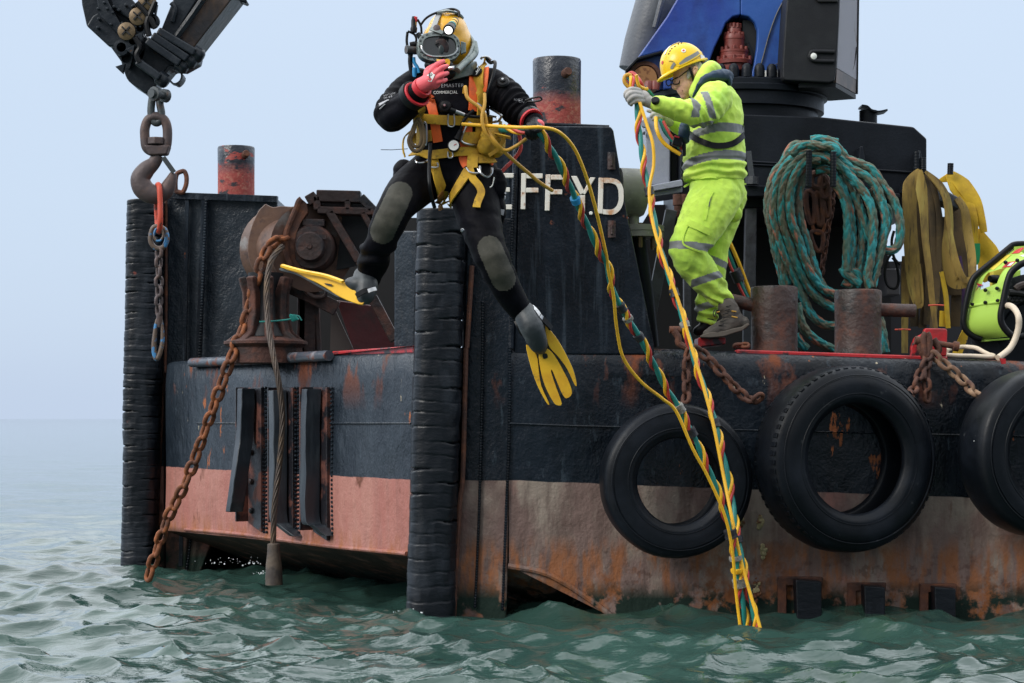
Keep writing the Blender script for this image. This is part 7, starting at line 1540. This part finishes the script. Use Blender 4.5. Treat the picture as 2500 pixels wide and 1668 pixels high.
trz, tb = organic('trousers', [pel, nleg, fleg, ('e', f_(790, 400, 12.68), (.05, .06, .05)), ('e', f_(470, 1215, 12.9), (.01, .01, .01))][:4], .006, 4, [M['limet'], M['refl']], wk, tfold, tmat, keep=True)
strap(tb, 'F', [(430, 475), (510, 510), (595, 545)], .040, 'limet', wk, 'pocket_flap', .010, .006, YW)
strap(tb, 'F', [(425, 500), (395, 560), (385, 635), (440, 670), (520, 700)], .010, 'limet', wk, 'pocket_edge', .006, .005, YW)
strap(tb, 'F', [(625, 225), (590, 290), (578, 370), (560, 450)], .010, 'limet', wk, 'pocket_edge', .005, .005, YW)
strap(tb, 'F', [(620, 225), (600, 290), (590, 345)], .006, 'grey2', wk, 'pocket_slit', .006, .003, YW)
strap(jb, 'E', [(745, 1555), (840, 1500), (1000, 1470), (1170, 1500), (1320, 1530)], .035, 'lime', wk, 'shirt_hem', .004, .01, YW)
# whole body under the clothes
head = [('e', e_(790, 440, YW), (.098, .078, .100), Matrix.Rotation(.35, 3, 'Y')), ('e', e_(735, 520, YW), (.062, .066, .075), Matrix.Rotation(.3, 3, 'Y')), ('e', e_(760, 600, YW), (.058, .056, .062)), ('e', e_(752, 672, YW), (.030, .032, .030)),
        ('e', e_(690, 565, YW), (.030, .042, .040)), ('c', e_(682, 515, YW), .011, e_(650, 592, YW), .0165), ('e', e_(660, 605, YW), (.018, .020, .013)), ('e', e_(690, 500, YW), (.022, .05, .014)),
        ('c', e_(702, 636, YW-.012), .010, e_(702, 636, YW+.012), .010), ('c', e_(716, 658, YW-.012), .0105, e_(716, 658, YW+.012), .0105), ('e', e_(770, 560, YW-.045), (.04, .018, .04)), ('c', e_(830, 560, YW), .06, e_(950, 640, YW), .075),
        ('e', e_(852, 445, YW-.082), (.018, .014, .036), Matrix.Rotation(.2, 3, 'Y')), ('e', e_(852, 445, YW+.082), (.018, .014, .036), Matrix.Rotation(.2, 3, 'Y'))]
def bmat(c): return 0
organic('body', head+[('l', [(c, a*.84, b*.84) for (c, a, b) in tor[1]]), thin(nearm, .75), thin(farm, .75), ('l', [(c, a*.85, b*.85) for (c, a, b) in pel[1]]), thin(nleg, .8), thin(fleg, .8)], .0055, 2, [M['skin']], wk)
mb = MB(); mb.ball(e_(845, 405, YW), (.055, .086, .055), 20, Matrix.Rotation(.3, 3, 'Y')); mb.ball(e_(800, 460, YW-.074), (.017, .008, .042), 10, Matrix.Rotation(.25, 3, 'Y')); mb.ball(e_(885, 420, YW-.06), (.030, .03, .045), 12)
mb.build('hair', M['hair'], wk)
mb = MB(); mb.ball(e_(850, 448, YW-.094), (.008, .006, .020), 10); mb.tube(cr([e_(838, 470, YW-.09), e_(835, 430, YW-.097), e_(850, 410, YW-.100), e_(868, 425, YW-.098), e_(866, 455, YW-.092), e_(852, 480, YW-.088)], 5), .005, 8); mb.build('ear', M['skin'], wk)
mb = MB(); mb.tube([e_(703, 645, YW-.02), e_(735, 632, YW-.045)], .0035, 6); mb.build('mouth', pm('lip_shadow_skin', (.16, .05, .045), .5), wk)
mb = MB(); mb.ball(e_(690, 535, YW-.035), (.010, .006, .006), 10); mb.ball(e_(672, 535, YW+.03), (.010, .006, .006), 10); mb.build('eyes', pm('eye_dark', (.05, .04, .04), .2), wk)
# glasses
gl = None; mb = MB()
mb.tube(cr([e_(640, 530, YW-.045), e_(690, 508, YW-.052), (e_(705, 535, YW-.055)), e_(690, 568, YW-.052), e_(645, 568, YW-.045)], 6, closed=True), .0038, 8, closed=True)
mb.tube(cr([e_(575, 540, YW+.0), e_(610, 528, YW-.012), e_(622, 560, YW-.015), e_(600, 588, YW-.01), e_(580, 575, YW)], 6, closed=True), .0035, 8, closed=True)
mb.tube([e_(622, 535, YW-.02), e_(640, 532, YW-.045)], .003, 6); mb.tube([e_(695, 505, YW-.056), e_(785, 435, YW-.086), e_(840, 420, YW-.094)], .0032, 6)
gl = mb.build('glasses', M['blackr'], wk)
# hard hat
hx = V(.93, 0, .37).normalized(); hz = V(-.37, 0, .93).normalized(); hcn = e_(742, 418, YW); Rm = Matrix(((hx.x, 0, hz.x), (hx.y, 1, hz.y), (hx.z, 0, hz.z)))
mb = MB(); n = 48; vs = []; fs = []; m = 20
for i in range(m+1):
    th = math.pi/2*i/m
    for k in range(n):
        ph = 2*math.pi*k/n; x = -math.cos(ph)*math.cos(th)**.9; y = math.sin(ph)*math.cos(th)**.9; z = math.sin(th)**.95
        rid = .006*max(0, 1-abs(y)/.16)*(z > .25)
        p = hx*(x*.141)+V(0, y*.116, 0)+hz*(z*(.150+rid)-.0*x)
        vs.append(hcn+p)
for i in range(m):
    for k in range(n): fs.append((i*n+k, i*n+(k+1) % n, (i+1)*n+(k+1) % n, (i+1)*n+k))
fs.append(list(range(n))); mb.add(vs, fs); hh = mb.build('hard_hat', M['hat'], wk)
mb = MB(); vs = []
for k in range(n):
    ph = 2*math.pi*k/n; x = -math.cos(ph); y = math.sin(ph); br = .006+.034*max(0, -x)**2+.008*max(0, x)
    for (rad, dz) in ((-.004, 0), (br, -.006*1-.012*max(0, -x)), (br, -.014-.012*max(0, -x)), (-.004, -.016)):
        vs.append(hcn+hx*(x*(.141+rad))+V(0, y*(.118+rad*.6), 0)+hz*(dz+.008))
fs = [(k*4+j, ((k+1) % n)*4+j, ((k+1) % n)*4+(j+1) % 4, k*4+(j+1) % 4) for k in range(n) for j in range(4)]
mb.add(vs, fs); mb.build('brim', M['hat'], hh)
hb = BVHTree.FromPolygons([v.co.copy()+world_loc(wk) for v in hh.data.vertices], [tuple(p.vertices) for p in hh.data.polygons])
strap(hb, 'E', [(700, 380), (760, 345), (830, 310), (890, 275)], [.010+.022*min(1, i/6) for i in range(16)], 'refl', hh, 'reflective_strip', .002, .002, YW)
strap(hb, 'E', [(900, 310), (925, 320), (948, 325)], .032, 'stw', hh, 'reflective_strip', .003, .002, YW)
strap(hb, 'E', [(625, 425), (640, 395), (658, 370)], .018, 'refl', hh, 'reflective_strip', .003, .002, YW)
strap(hb, 'E', [(562, 290), (590, 235), (640, 190), (700, 168)], .012, 'stw', hh, 'reflective_strip', .003, .002, YW)
strap(hb, 'E', [(600, 345), (650, 350), (680, 385), (700, 405)], .007, 'hat', hh, 'hat_ridge', .006, .008, YW)
strap(hb, 'E', [(700, 400), (790, 355), (880, 300), (905, 270)], .006, 'hat', hh, 'hat_ridge', .005, .006, YW)
for x, y in ((600, 280), (612, 255), (628, 232), (658, 212), (690, 190), (720, 182)):
    p, nn = hit(hb, 'E', x, y, .001, YW); mb = MB(); mb.ball(p, (.004, .003, .007), 8, Matrix.Rotation(.6, 3, 'Y')); mb.build('vent', M['dark'], hh)
p, nn = hit(hb, 'E', 740, 252, .002, YW); mb = MB(); mb.lathe(p, nn, [(.014, -.002), (.014, .001)], 16); mb.build('hat_sticker', M['stw'], hh); mb = MB(); mb.lathe(p, nn, [(.007, .0), (.007, .002)], 8); mb.build('hat_sticker', M['stk'], hh)
p, nn = hit(hb, 'E', 540, 365, .002, YW); mb = MB(); mb.lathe(p, nn, [(.011, -.002), (.011, .001)], 12); mb.build('hat_sticker', M['stk'], hh)
mb = MB(); mb.ribbon(cr([e_(795, 410, YW-.092), e_(815, 460, YW-.096), e_(830, 510, YW-.086), e_(842, 560, YW-.07)], 5), .014, .004, V(-.2, -1, 0)); mb.ribbon(cr([e_(915, 350, YW-.07), e_(905, 400, YW-.075), e_(880, 440, YW-.075)], 5), .018, .004, V(.2, -1, 0)); mb.build('chin_strap', M['blackr'], hh)
# collar of the hood and lifejacket
lj = organic('lifejacket', [('p', [e_(835, 690, 12.56), e_(868, 620, 12.53), e_(930, 535, 12.50), e_(1040, 490, 12.52), e_(1140, 485, 12.60), e_(1170, 500, 12.7)], [.006, .010, .022, .030, .034, .03]), ('p', [e_(1000, 500, 12.58), e_(1110, 480, 12.68), e_(1160, 500, 12.8)], [.03, .034, .03]),
    ('p', [e_(755, 960, 12.50), e_(745, 1040, 12.48), e_(760, 1110, 12.50)], [.028, .034, .022]), ('e', e_(1170, 540, 12.66), (.022, .08, .05))], .006, 3, M['navy'], wk, wrinkle(.004, [(0, (14, 14, 26), 1)], 6))
strap(jb, 'E', [(790, 1030), (850, 1085), (940, 1135), (1050, 1165), (1160, 1155), (1240, 1120), (1305, 1060)], .036, 'blackr', wk, 'waist_belt', .010, .006, YW)
strap(jb, 'E', [(720, 1170, .02), (722, 1300, .015), (735, 1400, .012), (760, 1500, .012), (775, 1560, .012)], .010, 'blackr', wk, 'crotch_strap', .01, .004, YW)
mb = MB(); mb.box(e_(680, 1120, 12.48), (.055, .05, .06), Matrix.Rotation(.3, 3, 'Y')); mb.box(e_(745, 1180, 12.50), (.022, .03, .10)); mb.build('buckle', M['blackr'], lj, bevel=.006)
mb = MB(); mb.box(e_(675, 1078, 12.46), (.03, .03, .008), Matrix.Rotation(.3, 3, 'Y')); mb.build('red_toggle', M['redtrim'], lj)
mb = MB(); mb.tube(cr([e_(1300, 1040, 12.6), e_(1310, 980, 12.6), e_(1325, 920, 12.6)], 3), .003, 6); mb.build('pull_cord', M['blackr'], lj)
# gloves
gn = glove('work_glove', [('e', e_(345, 700, 12.24), (.048, .030, .044)), ('c', e_(455, 765, 12.26), .032, e_(380, 725, 12.25), .038), ('e', e_(300, 665, 12.24), (.036, .034, .034))],
    [([e_(310, 632, 12.22), e_(240, 620, 12.17), e_(190, 655, 12.17), e_(185, 690, 12.22)], [.017, .0155, .0145, .012]), ([e_(320, 665, 12.21), e_(240, 655, 12.155), e_(200, 690, 12.16), e_(205, 725, 12.21)], [.017, .0155, .0145, .012]),
     ([e_(335, 700, 12.21), e_(260, 690, 12.155), e_(222, 722, 12.16), e_(225, 755, 12.20)], [.017, .0155, .0145, .012]), ([e_(350, 735, 12.22), e_(285, 730, 12.17), e_(245, 752, 12.17), e_(240, 768, 12.2)], [.015, .014, .013, .011])],
    ([e_(370, 670, 12.26), e_(300, 640, 12.28), e_(250, 640, 12.28)], [.018, .016, .013]), 'glove', wk)
gf = glove('work_glove', [('c', e_(610, 930, 12.78), .032, e_(540, 895, 12.72), .030), ('e', e_(520, 880, 12.70), (.035, .028, .028))],
    [([e_(500, 860, 12.68), e_(440, 835, 12.64), e_(400, 825, 12.63)], [.014, .013, .011]), ([e_(500, 875, 12.67), e_(450, 860, 12.62), e_(430, 880, 12.62)], [.014, .013, .011]), ([e_(510, 890, 12.67), e_(470, 890, 12.62), e_(450, 910, 12.63)], [.014, .013, .011]), ([e_(520, 900, 12.68), e_(490, 910, 12.64), e_(470, 920, 12.65)], [.012, .011, .010])],
    ([e_(520, 860, 12.74), e_(470, 835, 12.72), e_(430, 830, 12.70)], [.014, .013, .011]), 'glove', wk)
cuffring(e_(478, 762, 12.252), e_(390, 730, 12.25)-e_(490, 765, 12.25), .038, 'blackr', 'watch_strap', wk, .012)
mb = MB(); mb.lathe(e_(472, 728, 12.20), V(-.1, -1, .6), [(.024, -.01), (.024, .008), (.019, .012)], 24); mb.build('watch', M['blackr'], wk)
# boots
bt = organic('boot', [('p', [f_(735, 1130, 12.58), f_(770, 1200, 12.58), f_(780, 1260, 12.58)], [.056, .056, .052]), ('p', [f_(800, 1255, 12.58), f_(720, 1300, 12.57), f_(640, 1335, 12.56), f_(575, 1362, 12.56)], [.058, .050, .040, .026]), ('p', [f_(780, 1250, 12.58), f_(860, 1270, 12.58)], [.050, .040])], .005, 3, M['bootl'], wk, wrinkle(.003, [(0, (20, 20, 30), 1)], 2))
mb = MB(); q = [(530, 1366), (600, 1345), (700, 1335), (790, 1312), (850, 1300), (905, 1268), (918, 1285), (860, 1330), (800, 1348), (710, 1378), (600, 1388), (530, 1386)]
mb.ext([f_(x, y, 12.52) for x, y in q], .10); mb.build('sole', pm('grubby_sole', (.10, .085, .07), .8), bt, bevel=.006)
mb = MB()
for k in range(6): a = f_(668+k*12, 1290-k*30, 12.52); mb.tube([a, a+V(.03, -.01, .006)], .0035, 6)
mb.build('laces', M['blackr'], bt); mb = MB(); mb.tube(cr([f_(640, 1160, 12.5), f_(625, 1190, 12.5), f_(635, 1220, 12.5), f_(645, 1190, 12.5), f_(650, 1165, 12.5)], 4), .003, 6); mb.build('laces', M['blackr'], bt)
for a, b in (((770, 1175), (808, 1180)), ((772, 1218), (818, 1228)), ((650, 1185), (676, 1180))): mb = MB(); mb.tube([f_(*a, 12.522), f_(*b, 12.522)], .004, 6); mb.build('boot_tab', M['hosem'], bt)
organic('boot', [('p', [f_(585, 1270, 12.82), f_(560, 1310, 12.82), f_(500, 1335, 12.82)], [.052, .045, .03])], .007, 2, M['blackr'], wk)
